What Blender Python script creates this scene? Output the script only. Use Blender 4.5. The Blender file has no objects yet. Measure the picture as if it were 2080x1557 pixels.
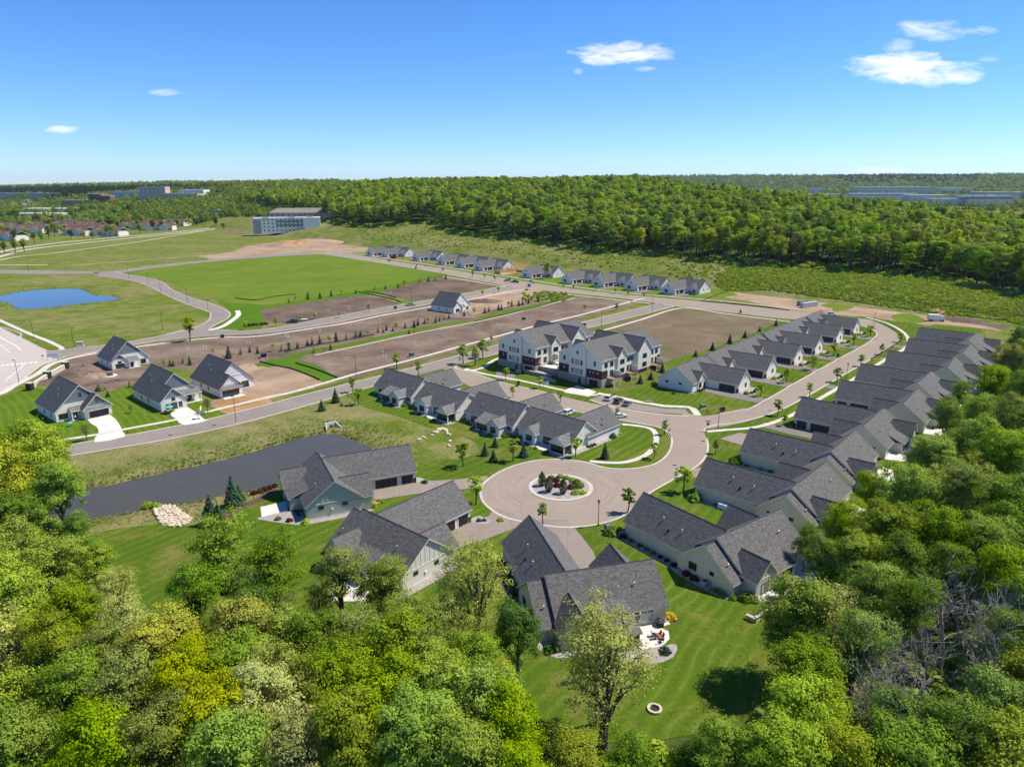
import bpy, math, random
import numpy as np
from mathutils import Vector
R = math.radians
rng = np.random.default_rng(7); random.seed(7)
S = bpy.context.scene
COL = S.collection
# ------------------------------------------------------------------ camera, sky, sun, exposure
HAZE = 2.4e-5
CAM_H = 68.0; FPX = 1441.0; PW, PH = 2080, 1557; HORIZON = 372.0
PITCH = math.atan((PH/2-HORIZON)/FPX); SP, CP = math.sin(PITCH), math.cos(PITCH)
cd = bpy.data.cameras.new('camera'); cam = bpy.data.objects.new('camera', cd); COL.objects.link(cam)
cam.location = (0, 0, CAM_H); cam.rotation_euler = (math.pi/2-PITCH, 0, 0)
cd.sensor_width = 36; cd.lens = 36*FPX/PW; cd.clip_start = 1; cd.clip_end = 40000
S.camera = cam
SUN = Vector((0.93, 0.24, 1.36)).normalized()
SUN_EL = math.asin(SUN.z); SUN_AZ = math.atan2(SUN.x, SUN.y)
W = bpy.data.worlds.new('World'); S.world = W; W.use_nodes = True
sl = bpy.data.lights.new('sun', 'SUN'); sl.energy = 4.7; sl.angle = R(0.53); sl.color = (1, .925, .775)
so = bpy.data.objects.new('sun', sl); COL.objects.link(so); so.location = (60, 20, 200)
so.rotation_euler = SUN.to_track_quat('Z', 'Y').to_euler()
S.view_settings.view_transform = 'Standard'; S.view_settings.look = 'None'
S.view_settings.exposure = 0.45; S.view_settings.gamma = 1; S.view_settings.use_curve_mapping = False
S.cycles.max_bounces = 6; S.cycles.transparent_max_bounces = 6; S.cycles.diffuse_bounces = 3
S.cycles.use_denoising = True; S.cycles.caustics_reflective = False; S.cycles.caustics_refractive = False

def ray(px, py):
    u = (px-PW/2)/FPX; v = (py-PH/2)/FPX
    return (u, CP-v*SP, -(SP+v*CP))
def at(px, py, z=0.0):
    d = ray(px, py); t = (CAM_H-z)/-d[2]
    return (d[0]*t, d[1]*t)
class NT:
    def __init__(s, nt): s.nt = nt; s.n = nt.nodes; s.l = nt.links
    def node(s, t, **k):
        n = s.n.new(t)
        for a, b in k.items():
            if a == 'ins':
                for i, v in b.items():
                    if isinstance(v, bpy.types.NodeSocket): s.l.new(v, n.inputs[i])
                    else: n.inputs[i].default_value = v
            else: setattr(n, a, b)
        return n
    def math(s, op, a, b=0.0, c=None, clamp=False):
        ins = {0: a, 1: b}
        if c is not None: ins[2] = c
        return s.node('ShaderNodeMath', operation=op, use_clamp=clamp, ins=ins).outputs[0]
    def mix(s, f, a, b, mode='MIX'):
        n = s.node('ShaderNodeMix', data_type='RGBA', blend_type=mode)
        for i, v in ((0, f), (6, a), (7, b)):
            if isinstance(v, bpy.types.NodeSocket): s.l.new(v, n.inputs[i])
            else: n.inputs[i].default_value = v if i == 0 else (*v, 1)[:4]
        return n.outputs[2]
    def ramp(s, f, stops, interp='LINEAR'):
        n = s.node('ShaderNodeValToRGB', ins={0: f}); cr = n.color_ramp; cr.interpolation = interp
        while len(cr.elements) < len(stops): cr.elements.new(.5)
        for e, (p, c) in zip(cr.elements, stops):
            e.position = p; e.color = (*c, 1) if not isinstance(c, (int, float)) else (c, c, c, 1)
        return n.outputs[0]
    def noise(s, vec, scale, detail=4, rough=.55, dist=0.0):
        return s.node('ShaderNodeTexNoise', ins={'Vector': vec, 'Scale': scale, 'Detail': detail, 'Roughness': rough, 'Distortion': dist}).outputs[0]
    def mapr(s, f, a, b, c=0.0, d=1.0):
        return s.node('ShaderNodeMapRange', ins={0: f, 1: a, 2: b, 3: c, 4: d}).outputs[0]
# sky: Nishita, richer blue, with the few small clouds of the day set by their direction
w = NT(W.node_tree)
bg = W.node_tree.nodes['Background']; bg.inputs[1].default_value = 0.112
sky = w.node('ShaderNodeTexSky', sky_type='NISHITA', sun_disc=False, sun_elevation=SUN_EL, sun_rotation=SUN_AZ,
             altitude=1600, air_density=1.0, dust_density=0.25, ozone_density=2.0)
tint = w.mix(1.0, sky.outputs[0], (.66, .84, 1.15), 'MULTIPLY')
hs = w.node('ShaderNodeHueSaturation', ins={'Saturation': 1.12, 'Value': 1.0, 'Color': tint}).outputs[0]
tc = w.node('ShaderNodeTexCoord'); sx = w.node('ShaderNodeSeparateXYZ', ins={0: tc.outputs['Generated']})
yy = w.math('MAXIMUM', sx.outputs[1], .05)
cu = w.math('DIVIDE', sx.outputs[0], yy); cv = w.math('DIVIDE', sx.outputs[2], yy)
cvec = w.node('ShaderNodeCombineXYZ', ins={0: cu, 1: w.math('MULTIPLY', cv, 3.2), 2: 0.0}).outputs[0]
cn = w.noise(cvec, 11, 9, .62, .6); cn2 = w.noise(cvec, 34, 6, .6, .3)
cnz = w.math('ADD', w.math('MULTIPLY', w.math('SUBTRACT', cn, .5), 3.0), w.math('MULTIPLY', w.math('SUBTRACT', cn2, .5), 1.3))
tot = None
for px, py, a, b, k, st in ((1272, 106, 92, 24, .08, 1), (1225, 120, 50, 14, .1, .9), (1850, 142, 122, 32, .08, 1), (1920, 155, 72, 16, .05, .8), (1905, 62, 95, 20, .3, .62), (1820, 92, 40, 14, .2, .5),
                        (128, 264, 40, 9, .1, .85), (335, 188, 36, 8, .1, .6), (2010, 120, 24, 6, 0, .3), (1795, 345, 60, 6, .1, .5), (1175, 145, 12, 7, 0, .4), (1310, 140, 20, 5, 0, .3)):
    d = ray(px, py); u0, v0 = d[0]/d[1], d[2]/d[1]
    e = w.math('ADD', w.math('POWER', w.math('MULTIPLY', w.math('SUBTRACT', cu, u0), FPX/a*.97), 2.0), w.math('POWER', w.math('MULTIPLY', w.math('SUBTRACT', cv, v0), FPX/b*.97), 2.0))
    m = w.mapr(w.math('SUBTRACT', w.math('ADD', 1.0, w.math('MULTIPLY', cnz, 1.15)), w.math('ADD', e, k)), 0.0, 1.1, 0, st)
    tot = m if tot is None else w.math('MAXIMUM', tot, m)
tot = w.math('MULTIPLY', tot, w.math('GREATER_THAN', sx.outputs[1], .1))
cl = w.mix(tot, hs, (7.6, 7.7, 7.8))
W.node_tree.links.new(cl, bg.inputs[0])
# ------------------------------------------------------------------ terrain height
PONDS = {}
def polyline_world(pts): return [at(*p) for p in pts]
def catmull(P, n=6, closed=False):
    P = [np.array(p, float) for p in P]; out = []; N = len(P)
    rngI = range(N if closed else N-1)
    for i in rngI:
        if closed: a, b, c, d = P[(i-1) % N], P[i], P[(i+1) % N], P[(i+2) % N]
        else: a, b, c, d = P[max(i-1, 0)], P[i], P[i+1], P[min(i+2, N-1)]
        for k in range(n):
            t = k/n
            out.append(.5*((2*b)+(-a+c)*t+(2*a-5*b+4*c-d)*t*t+(-a+3*b-3*c+d)*t**3))
    if not closed: out.append(P[-1])
    return [tuple(p) for p in out]
PX_POND = [(120, 1002), (141, 999), (180, 986), (227, 980), (322, 958), (417, 938), (506, 916), (576, 895), (639, 880), (677, 877), (719, 891), (757, 906), (735, 925), (690, 946), (632, 962), (562, 979), (512, 990), (449, 1002), (385, 1016), (315, 1023), (277, 1032), (233, 1042), (176, 1048), (60, 1060), (-60, 1075), (-60, 1035), (30, 1015)]
PX_POND2 = [(-60, 606), (0, 599), (50, 589), (95, 586), (134, 584), (168, 587), (188, 597), (236, 602), (229, 609), (168, 614), (101, 623), (40, 626), (23, 616), (0, 611), (-60, 612)]
PONDS['pond_near'] = catmull(polyline_world(PX_POND), 4, True)
PONDS['pond_far'] = catmull(polyline_world(PX_POND2), 4, True)
def sstep(x, a, b):
    t = np.clip((x-a)/(b-a), 0, 1); return t*t*(3-2*t)
def vnoise(x, y, sc, seed=0):
    x = x/sc+seed*17.3; y = y/sc-seed*9.1
    return (np.sin(x*1.7+1.3*np.sin(y*1.1+seed))+np.sin(y*1.9+1.1*np.sin(x*.9+2*seed))+np.sin((x+y)*1.3+seed*3))/3
def poly_sd(X, Y, P):
    P = np.array(P); best = np.full(X.shape, 1e9); ins = np.zeros(X.shape, bool)
    for i in range(len(P)):
        a, b = P[i], P[(i+1) % len(P)]; d = b-a; L = max(d@d, 1e-9)
        t = np.clip(((X-a[0])*d[0]+(Y-a[1])*d[1])/L, 0, 1)
        best = np.minimum(best, np.hypot(X-a[0]-t*d[0], Y-a[1]-t*d[1]))
        c = (a[1] > Y) != (b[1] > Y)
        with np.errstate(divide='ignore', invalid='ignore'):
            xi = a[0]+(Y-a[1])*d[0]/np.where(d[1] == 0, 1e-9, d[1])
        ins ^= c & (X < xi)
    return np.where(ins, -best, best)
WATER_Z = -.5
def height(X, Y, ponds=True):
    X = np.asarray(X, float); Y = np.asarray(Y, float)
    s = .738*X+.675*Y-400; t = .675*X-.738*Y
    hm = np.interp(-t, [-2000, 100, 140, 243, 391, 670, 3000], [10, 11, 13, 21, 36, 60, 58])
    hm = hm*(1+.1*vnoise(X, Y, 130, 7))
    L = hm/.165
    h = hm*(np.clip((s-14)/L, 0, 1)**1.0)
    h = np.where(s > 14, hm*(1-np.exp(-np.maximum(s-14, 0)*1.45/L)), 0)*sstep(s, 14, 40)
    back = np.interp(-t, [0, 300, 600, 900, 3000], [300, 340, 420, 600, 900])
    h = h*(1-.93*sstep(s, back, back+320))
    h += np.where(s > 30, 1.4*vnoise(X, Y, 38, 1)*sstep(s, 30, 120), 0)
    r = np.hypot(X, Y); az = np.degrees(np.arctan2(X, Y))
    A = np.interp(az, [-60, -40, -34, -24, -18, -10, 0, 6, 15, 25, 40, 60], [34, 36, 40, 50, 66, 76, 98, 122, 136, 140, 138, 124])
    far = sstep(r, 3300, 7200)
    h = h*(1-far)+far*A*(1+.07*vnoise(X, Y, 900, 3)+.05*vnoise(X, Y, 330, 5))
    h += sstep(r, 1500, 2600)*(1-far)*(4+4*vnoise(X, Y, 420, 2))
    h += 25*sstep(r, 820, 1400)*sstep(az, 7, 13)*(1-far)*(1-sstep(s, 13, 14)*0)*np.where(h < 12, 1, .0 if False else 1-np.clip((h-12)/14, 0, 1))
    if ponds:
        for P in PONDS.values():
            p = np.array(P); lo = p.min(0)-8; hi = p.max(0)+8
            m = (X > lo[0]) & (X < hi[0]) & (Y > lo[1]) & (Y < hi[1])
            if m.any():
                d = poly_sd(X[m], Y[m], P)
                wob = .35*vnoise(X[m], Y[m], 2.3, 4)
                d = d+wob
                h[m] += np.where(d < 0, WATER_Z+np.maximum(d*.35, -1.6), WATER_Z*(1-np.clip(d/4, 0, 1))**1.3)
    return h
def hz(x, y): return float(height(np.array([x]), np.array([y]), False)[0])
def hit(px, py):
    d = ray(px, py); t = 20.0; 
    prev = t
    while t < 9000:
        z = CAM_H+d[2]*t
        if z < hz(d[0]*t, d[1]*t):
            a, b = prev, t
            for _ in range(18):
                m = (a+b)/2
                if CAM_H+d[2]*m < hz(d[0]*m, d[1]*m): b = m
                else: a = m
            return (d[0]*b, d[1]*b)
        prev = t; t *= 1.012
    return (d[0]*t, d[1]*t)
# ------------------------------------------------------------------ materials
MATS = {}
def mat(name, col, rough=.8, fn=None, spec=.3, metal=0.0):
    if name in MATS: return MATS[name]
    m = bpy.data.materials.new(name); m.use_nodes = True; MATS[name] = m
    t = NT(m.node_tree); b = m.node_tree.nodes['Principled BSDF']
    b.inputs['Base Color'].default_value = (*col, 1); b.inputs['Roughness'].default_value = rough
    b.inputs['Specular IOR Level'].default_value = spec; b.inputs['Metallic'].default_value = metal
    if fn:
        t.pos = t.node('ShaderNodeNewGeometry').outputs['Position']
        t.obj = t.node('ShaderNodeTexCoord').outputs['Object']
        t.b = b
        c = fn(t)
        if c is not None: m.node_tree.links.new(c, b.inputs['Base Color'])
    return m
def sc(c, k): return tuple(min(1, v*k) for v in c)
def mottled(c, k=.25, s1=.4, s2=6, bump=0.0):
    def f(t):
        n = t.noise(t.pos, s1, 5, .6); n2 = t.noise(t.pos, s2, 3, .6)
        v = t.math('ADD', t.math('MULTIPLY', n, .6), t.math('MULTIPLY', n2, .4))
        if bump:
            bp = t.node('ShaderNodeBump', ins={'Strength': bump, 'Distance': .05, 'Height': n2}); t.l.new(bp.outputs[0], t.b.inputs['Normal'])
        return t.ramp(v, [(.3, sc(c, 1-k)), (.7, sc(c, 1+k))])
    return f
def f_meadow(t):
    big = t.noise(t.pos, .018, 5, .6, .3); mid = t.noise(t.pos, .11, 5, .65); fine = t.noise(t.pos, .9, 4, .7)
    vf = t.noise(t.pos, 3.2, 3, .7)
    green = t.ramp(t.math('ADD', t.math('MULTIPLY', mid, .5), t.math('MULTIPLY', fine, .5)), [(.33, (.068, .108, .014)), (.5, (.125, .168, .025)), (.68, (.2, .225, .05))])
    tan = t.ramp(t.math('ADD', t.math('MULTIPLY', vf, .5), t.math('MULTIPLY', fine, .5)), [(.3, (.14, .13, .045)), (.52, (.27, .225, .11)), (.7, (.38, .31, .18))])
    f = t.math('ADD', t.math('MULTIPLY', big, .55), t.math('MULTIPLY', mid, .5))
    f = t.mapr(f, .46, .66)
    dry = t.node('ShaderNodeAttribute', attribute_name='dry').outputs['Fac']
    c = t.mix(t.math('MULTIPLY', f, t.math('ADD', .25, t.math('MULTIPLY', dry, 1.0)), clamp=True), green, tan)
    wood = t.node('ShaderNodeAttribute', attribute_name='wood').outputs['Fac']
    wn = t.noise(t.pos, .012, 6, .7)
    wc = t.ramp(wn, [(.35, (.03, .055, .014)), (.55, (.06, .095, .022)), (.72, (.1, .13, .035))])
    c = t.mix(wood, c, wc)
    h = t.math('ADD', t.math('MULTIPLY', vf, .25), t.math('MULTIPLY', fine, .75))
    bp = t.node('ShaderNodeBump', ins={'Strength': .9, 'Distance': .7, 'Height': h}); t.l.new(bp.outputs[0], t.b.inputs['Normal'])
    return c
M_GROUND = mat('meadow_ground', (.1, .14, .03), .95, f_meadow, .01)
def f_lawn(ang, base=(.083, .138, .012), dry=.6, stripes=1.0):
    def f(t):
        mp = t.node('ShaderNodeMapping', ins={'Vector': t.pos, 'Rotation': (0, 0, R(ang))}).outputs[0]
        dn = t.noise(t.pos, .035, 3, .5, .8)
        x = t.node('ShaderNodeSeparateXYZ', ins={0: mp}).outputs[0]
        x = t.math('ADD', x, t.math('MULTIPLY', dn, 6.0))
        wv = t.math('MULTIPLY_ADD', t.math('SINE', t.math('MULTIPLY', x, 2.6)), .5, .5)
        n1 = t.noise(t.pos, .07, 6, .7, .6); n2 = t.noise(t.pos, 1.5, 4, .7); n3 = t.noise(t.pos, 7, 2, .7)
        v = t.math('ADD', t.math('ADD', t.math('MULTIPLY', n2, .5), t.math('MULTIPLY', n3, .39)), t.math('MULTIPLY', wv, .11*stripes))
        g = t.ramp(v, [(.28, sc(base, .6)), (.5, base), (.78, sc((base[0]*1.35, base[1]*1.18, base[2]*1.3), 1.25))])
        d = t.mapr(t.math('ADD', t.math('MULTIPLY', n1, .75), t.math('MULTIPLY', n2, .25)), .5, .64, 0, dry)
        bp = t.node('ShaderNodeBump', ins={'Strength': .5, 'Distance': .15, 'Height': n3}); t.l.new(bp.outputs[0], t.b.inputs['Normal'])
        ln = t.math('MULTIPLY', t.math('POWER', wv, 14.0), t.mapr(t.noise(t.pos, .12, 4, .6), .42, .62, 0, .42*stripes))
        g = t.mix(ln, g, (.21, .24, .07))
        return t.mix(d, t.mix(t.mapr(t.noise(t.pos, .022, 4, .6), .4, .62, 0, .5), g, sc((base[0]*.7, base[1]*.85, base[2]), .85)), (.24, .19, .06))
    return f
M_LAWN = mat('lawn_grass', (.07, .14, .02), .95, f_lawn(35), .01)
M_LAWN2 = mat('lawn_grass_left', (.07, .14, .02), .95, f_lawn(-40, (.095, .165, .012), .3), .01)
M_FIELD = mat('field_grass', (.07, .14, .02), .95, f_lawn(20, (.13, .2, .02), .6, .35), .01)
M_SWALE = mat('lush_grass', (.05, .15, .02), .95, f_lawn(20, (.085, .175, .012), .15, .2), .01)
M_VERGE = mat('verge_grass', (.1, .14, .04), .95, f_lawn(10, (.13, .145, .03), .85, .2), .01)
def f_dirt(c1, c2, c3, ang=40, weeds=.45):
    def f(t):
        mp = t.node('ShaderNodeMapping', ins={'Vector': t.pos, 'Rotation': (0, 0, R(ang)), 'Scale': (.25, 1.6, 1)}).outputs[0]
        a = t.noise(t.pos, .05, 5, .65, .5); b = t.noise(mp, .9, 5, .7); c = t.noise(t.pos, 2.5, 4, .7)
        v = t.math('ADD', t.math('ADD', t.math('MULTIPLY', a, .45), t.math('MULTIPLY', b, .3)), t.math('MULTIPLY', c, .25))
        bp = t.node('ShaderNodeBump', ins={'Strength': .6, 'Distance': .3, 'Height': t.math('ADD', b, c)}); t.l.new(bp.outputs[0], t.b.inputs['Normal'])
        wd_ = t.mapr(t.math('ADD', t.math('MULTIPLY', t.noise(t.pos, .16, 5, .7), .7), t.math('MULTIPLY', c, .3)), .56, .68, 0, weeds)
        return t.mix(wd_, t.ramp(v, [(.38, c1), (.5, c2), (.62, c3)]), (.12, .145, .045))
    return f
M_DIRT = mat('topsoil', (.14, .1, .08), .95, f_dirt((.09, .066, .048), (.185, .136, .103), (.29, .22, .168)), .01)
M_DIRTD = mat('dark_topsoil', (.1, .08, .065), .95, f_dirt((.075, .054, .042), (.145, .105, .08), (.225, .168, .13), 15), .01)
M_DIRTG = mat('seeded_soil', (.16, .13, .08), .95, f_dirt((.10, .105, .04), (.17, .13, .085), (.24, .185, .13), 60), .01)
M_DIRTT = mat('bare_tan_earth', (.33, .23, .16), .95, f_dirt((.2, .135, .085), (.34, .24, .165), (.46, .34, .25), 15), .01)
M_DIRTO = mat('bare_orange_clay', (.38, .22, .1), .95, f_dirt((.22, .12, .05), (.4, .24, .12), (.5, .34, .2), 15), .01)
def f_asph(c, rings=False):
    def f(t):
        a = t.noise(t.pos, .08, 4, .6, .4); b = t.noise(t.pos, 1.1, 4, .7); g = t.noise(t.pos, 22, 2, .7)
        mp = t.node('ShaderNodeMapping', ins={'Vector': t.pos, 'Scale': (1, 1, 1)}).outputs[0]
        v = t.math('ADD', t.math('ADD', t.math('MULTIPLY', a, .5), t.math('MULTIPLY', b, .35)), t.math('MULTIPLY', g, .15))
        if rings:
            q = t.node('ShaderNodeVectorMath', operation='SUBTRACT', ins={0: t.pos, 1: (11.3, 152.0, 0)}).outputs[0]
            sp = t.node('ShaderNodeSeparateXYZ', ins={0: q}); rad = t.math('SQRT', t.math('ADD', t.math('POWER', sp.outputs[0], 2.0), t.math('POWER', sp.outputs[1], 2.0)))
            th = t.math('ARCTAN2', sp.outputs[1], sp.outputs[0])
            rn = t.noise(t.node('ShaderNodeCombineXYZ', ins={0: t.math('MULTIPLY', rad, 1.5), 1: th, 2: 0.0}).outputs[0], 1.0, 5, .65)
            v = t.math('ADD', t.math('MULTIPLY', v, .5), t.math('MULTIPLY', t.math('ADD', t.math('MULTIPLY', t.math('SUBTRACT', rn, .5), t.mapr(rad, 17, 21, 1.5, .25)), .5), .5))
        ck = t.node('ShaderNodeTexVoronoi', feature='DISTANCE_TO_EDGE', ins={'Vector': t.node('ShaderNodeVectorMath', operation='ADD', ins={0: t.pos, 1: t.node('ShaderNodeTexNoise', ins={'Vector': t.pos, 'Scale': .5}).outputs[1]}).outputs[0], 'Scale': .09}).outputs[0]
        cc = t.mapr(ck, 0.0, .005, .6, 1.0)
        return t.mix(1.0, t.ramp(v, [(.34, sc(c, .84)), (.5, c), (.66, sc(c, 1.14))]), cc, 'MULTIPLY')
    return f
M_ROAD = mat('worn_asphalt', (.35, .3, .275), .9, f_asph((.3, .245, .2), True), .06)
M_ROADG = mat('grey_asphalt', (.27, .25, .24), .9, f_asph((.25, .215, .19)), .06)
M_DRIVE = mat('driveway_asphalt', (.25, .22, .205), .9, f_asph((.265, .22, .19)), .06)
M_DRIVEG = mat('new_driveway_asphalt', (.2, .185, .18), .9, f_asph((.205, .18, .165)), .06)
def f_conc(c, joint=1.5):
    def f(t):
        uv = t.node('ShaderNodeUVMap').outputs[0]
        u = t.node('ShaderNodeSeparateXYZ', ins={0: uv}).outputs[0]
        fr = t.math('FRACT', t.math('DIVIDE', u, joint))
        j = t.math('LESS_THAN', fr, .035)
        sl_ = t.node('ShaderNodeTexWhiteNoise', noise_dimensions='1D', ins={'W': t.math('FLOOR', t.math('DIVIDE', u, joint))}).outputs[0]
        n = t.noise(t.pos, 1.2, 5, .65)
        v = t.math('ADD', t.math('MULTIPLY', n, .7), t.math('MULTIPLY', sl_, .3))
        return t.mix(t.math('MULTIPLY', j, .45), t.ramp(v, [(.25, sc(c, .82)), (.75, sc(c, 1.1))]), (.2, .18, .16))
    return f
M_WALK = mat('sidewalk_concrete', (.6, .56, .48), .9, f_conc((.6, .555, .475)), .06)
M_CURB = mat('curb_concrete', (.55, .5, .43), .9, f_conc((.53, .47, .41), 3), .06)
M_CONC = mat('pale_concrete', (.64, .61, .56), .9, mottled((.62, .585, .54), .16, .25, 4), .06)
M_BOUL = mat('boulevard_concrete', (.45, .4, .36), .9, mottled((.46, .405, .365), .1, .2, 3), .06)
M_GRAVEL = mat('landscape_gravel', (.3, .27, .26), .95, mottled((.33, .3, .285), .45, 2, 9, .6), .06)
M_SCR = None
M_MULCH = mat('bark_mulch', (.1, .06, .045), .95, mottled((.115, .075, .06), .5, 2, 9, .6), .01)
M_STONE = mat('pale_stone', (.5, .45, .38), .9, mottled((.5, .44, .36), .3, 1, 6, .4), .2)
M_WHITE = mat('white_paint', (.78, .77, .74), .6, mottled((.76, .755, .73), .05, .5, 3))
M_MARK = mat('road_paint', (.8, .79, .75), .7)
M_BLACK = mat('black_metal', (.018, .018, .02), .5)
M_DARK = mat('dark_trim', (.03, .028, .028), .6)
M_GALV = mat('galvanised_steel', (.5, .51, .52), .45, None, .5, .6)
M_RUBBER = mat('black_rubber', (.02, .02, .02), .9)
def f_shingle(c, seed=0.0):
    def f(t):
        z = t.node('ShaderNodeSeparateXYZ', ins={0: t.obj})
        zz = t.math('DIVIDE', z.outputs[2], .135); row = t.math('FLOOR', zz); fr = t.math('FRACT', zz)
        off = t.node('ShaderNodeTexWhiteNoise', noise_dimensions='1D', ins={'W': row}).outputs[0]
        cx = t.math('FLOOR', t.math('ADD', t.math('MULTIPLY', z.outputs[0], 2.7), off)); cy = t.math('FLOOR', t.math('ADD', t.math('MULTIPLY', z.outputs[1], 2.7), off))
        wn = t.node('ShaderNodeTexWhiteNoise', ins={'Vector': t.node('ShaderNodeCombineXYZ', ins={0: cx, 1: cy, 2: row}).outputs[0]}).outputs[0]
        big = t.noise(t.obj, .25, 4, .6)
        v = t.math('ADD', t.math('MULTIPLY', wn, .8), t.math('MULTIPLY', big, .2))
        col = t.ramp(v, [(.1, sc(c, .72)), (.5, c), (.9, sc(c, 1.36))])
        return t.mix(t.math('MULTIPLY', t.math('LESS_THAN', fr, .13), .55), col, sc(c, .3))
    return f
M_ROOF = mat('charcoal_shingles', (.1, .1, .105), .9, f_shingle((.12, .116, .113)), .25)
M_ROOFB = mat('slate_blue_shingles', (.08, .085, .1), .9, f_shingle((.088, .09, .098)), .25)
M_RIDGE = mat('ridge_cap_shingles', (.05, .05, .054), .9)
M_ROOFBR = mat('brown_shingles', (.14, .08, .065), .9, mottled((.15, .085, .07), .2, .3, 3), .2)
def f_lap(c):
    def f(t):
        z = t.node('ShaderNodeSeparateXYZ', ins={0: t.obj}).outputs[2]
        fr = t.math('FRACT', t.math('DIVIDE', z, .18))
        bp = t.node('ShaderNodeBump', ins={'Strength': .8, 'Distance': .02, 'Height': fr}); t.l.new(bp.outputs[0], t.b.inputs['Normal'])
        n = t.noise(t.obj, .6, 4)
        return t.ramp(n, [(.3, sc(c, .94)), (.7, sc(c, 1.04))])
    return f
def siding(name, c): return mat(name, c, .65, f_lap(c))
SID = {k: siding('lap_siding_'+k, c) for k, c in dict(sage=(.53, .545, .46), pale=(.73, .7, .6), cream=(.66, .615, .49), white=(.8, .76, .68), grey=(.68, .66, .6), blue=(.2, .225, .245), wrap=(.82, .8, .76), tan=(.45, .38, .3), taupe=(.68, .61, .48)).items()}
M_TRIM = mat('cream_trim', (.7, .67, .58), .6); M_TRIMW = mat('white_trim', (.78, .77, .73), .6)
M_SOFF = mat('timber_trim', (.35, .2, .1), .7)
def f_brick(c):
    def f(t):
        br = t.node('ShaderNodeTexBrick', ins={'Vector': t.obj, 'Scale': 3.0, 'Color1': (*sc(c, .85), 1), 'Color2': (*sc(c, 1.2), 1), 'Mortar': (*sc(c, .8), 1), 'Mortar Size': .012})
        return br.outputs[0]
    return f
M_BRICK = mat('maroon_brick', (.1, .04, .038), .85, f_brick((.075, .032, .029)), .2)
M_BLOCK = mat('grey_stone_block', (.3, .28, .25), .9, f_brick((.33, .305, .275)), .2)
M_RETAIN = mat('tan_retaining_block', (.42, .37, .3), .9, f_brick((.42, .37, .3)), .2)
M_GDOOR = mat('bronze_garage_door', (.025, .02, .018), .6); M_GDOORB = mat('blue_black_garage_door', (.018, .02, .026), .5)
M_GLASS = mat('window_glass', (.015, .022, .026), .06, None, .8); M_BLIND = mat('blind_behind_glass', (.28, .36, .34), .12, None, .7)
def f_window_tint(t): return t.ramp(t.noise(t.obj, .7, 2), [(.4, (.01, .015, .018)), (.65, (.06, .09, .095))])
M_GLASS2 = mat('reflecting_glass', (.03, .04, .045), .05, f_window_tint, .9)
M_WATER = mat('pond_water', (.03, .033, .032), .03, mottled((.078, .068, .04), .12, .03, .15), .4)
M_WATERB = mat('clear_pond_water', (.02, .035, .06), .035, mottled((.06, .09, .12), .25, .02, .2), .5)
for m_, s_, d_ in ((M_WATER, 1.4, .02), (M_WATERB, .8, .02)):
    t = NT(m_.node_tree); p = t.node('ShaderNodeNewGeometry').outputs['Position']
    bp = t.node('ShaderNodeBump', ins={'Strength': .03, 'Distance': d_, 'Height': t.noise(p, s_, 3, .6)}); t.l.new(bp.outputs[0], m_.node_tree.nodes['Principled BSDF'].inputs['Normal'])
M_OSB = mat('raw_lumber', (.55, .36, .17), .8, mottled((.56, .37, .18), .25, .8, 5))
M_ROCK = mat('riprap_limestone', (.55, .45, .33), .9, mottled((.56, .46, .35), .3, .9, 5, .3))
M_BARK = mat('tree_bark', (.09, .07, .055), .95, mottled((.1, .08, .065), .3, 2, 9))
M_BARKG = mat('grey_dead_bark', (.27, .25, .23), .95, mottled((.31, .285, .26), .25, 2, 9))
def leaf(name, c, var=.35, trans=.32):
    if name in MATS: return MATS[name]
    m = bpy.data.materials.new(name); m.use_nodes = True; MATS[name] = m
    t = NT(m.node_tree); nt = m.node_tree; b = nt.nodes['Principled BSDF']; out = nt.nodes['Material Output']
    oi = t.node('ShaderNodeObjectInfo'); ge = t.node('ShaderNodeNewGeometry'); pos = ge.outputs['Position']
    n = t.noise(pos, .35, 3, .6); n2 = t.noise(pos, 2.2, 2, .6)
    v = t.math('ADD', t.math('MULTIPLY', n, .5), t.math('MULTIPLY', n2, .5))
    col = t.ramp(v, [(.3, sc((c[0]*.8, c[1]*.92, c[2]), 1-var)), (.5, c), (.72, sc((c[0]*1.15, c[1]*1.02, c[2]*1.1), 1+var))])
    rnd = oi.outputs['Random']
    h = t.node('ShaderNodeHueSaturation', ins={'Hue': t.mapr(rnd, 0, 1, .485, .508), 'Saturation': t.mapr(t.math('FRACT', t.math('MULTIPLY', rnd, 7.3)), 0, 1, .86, 1.06), 'Value': t.mapr(t.math('FRACT', t.math('MULTIPLY', rnd, 13.7)), 0, 1, .8, 1.2), 'Color': col}).outputs[0]
    t.l.new(h, b.inputs['Base Color']); b.inputs['Roughness'].default_value = .55; b.inputs['Specular IOR Level'].default_value = .08
    tr = t.node('ShaderNodeBsdfTranslucent', ins={0: t.mix(1.0, h, (1.25, 1.15, .55), 'MULTIPLY')})
    mx = t.node('ShaderNodeMixShader', ins={0: trans}); t.l.new(b.outputs[0], mx.inputs[1]); t.l.new(tr.outputs[0], mx.inputs[2])
    t.l.new(mx.outputs[0], out.inputs[0]); return m
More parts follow.
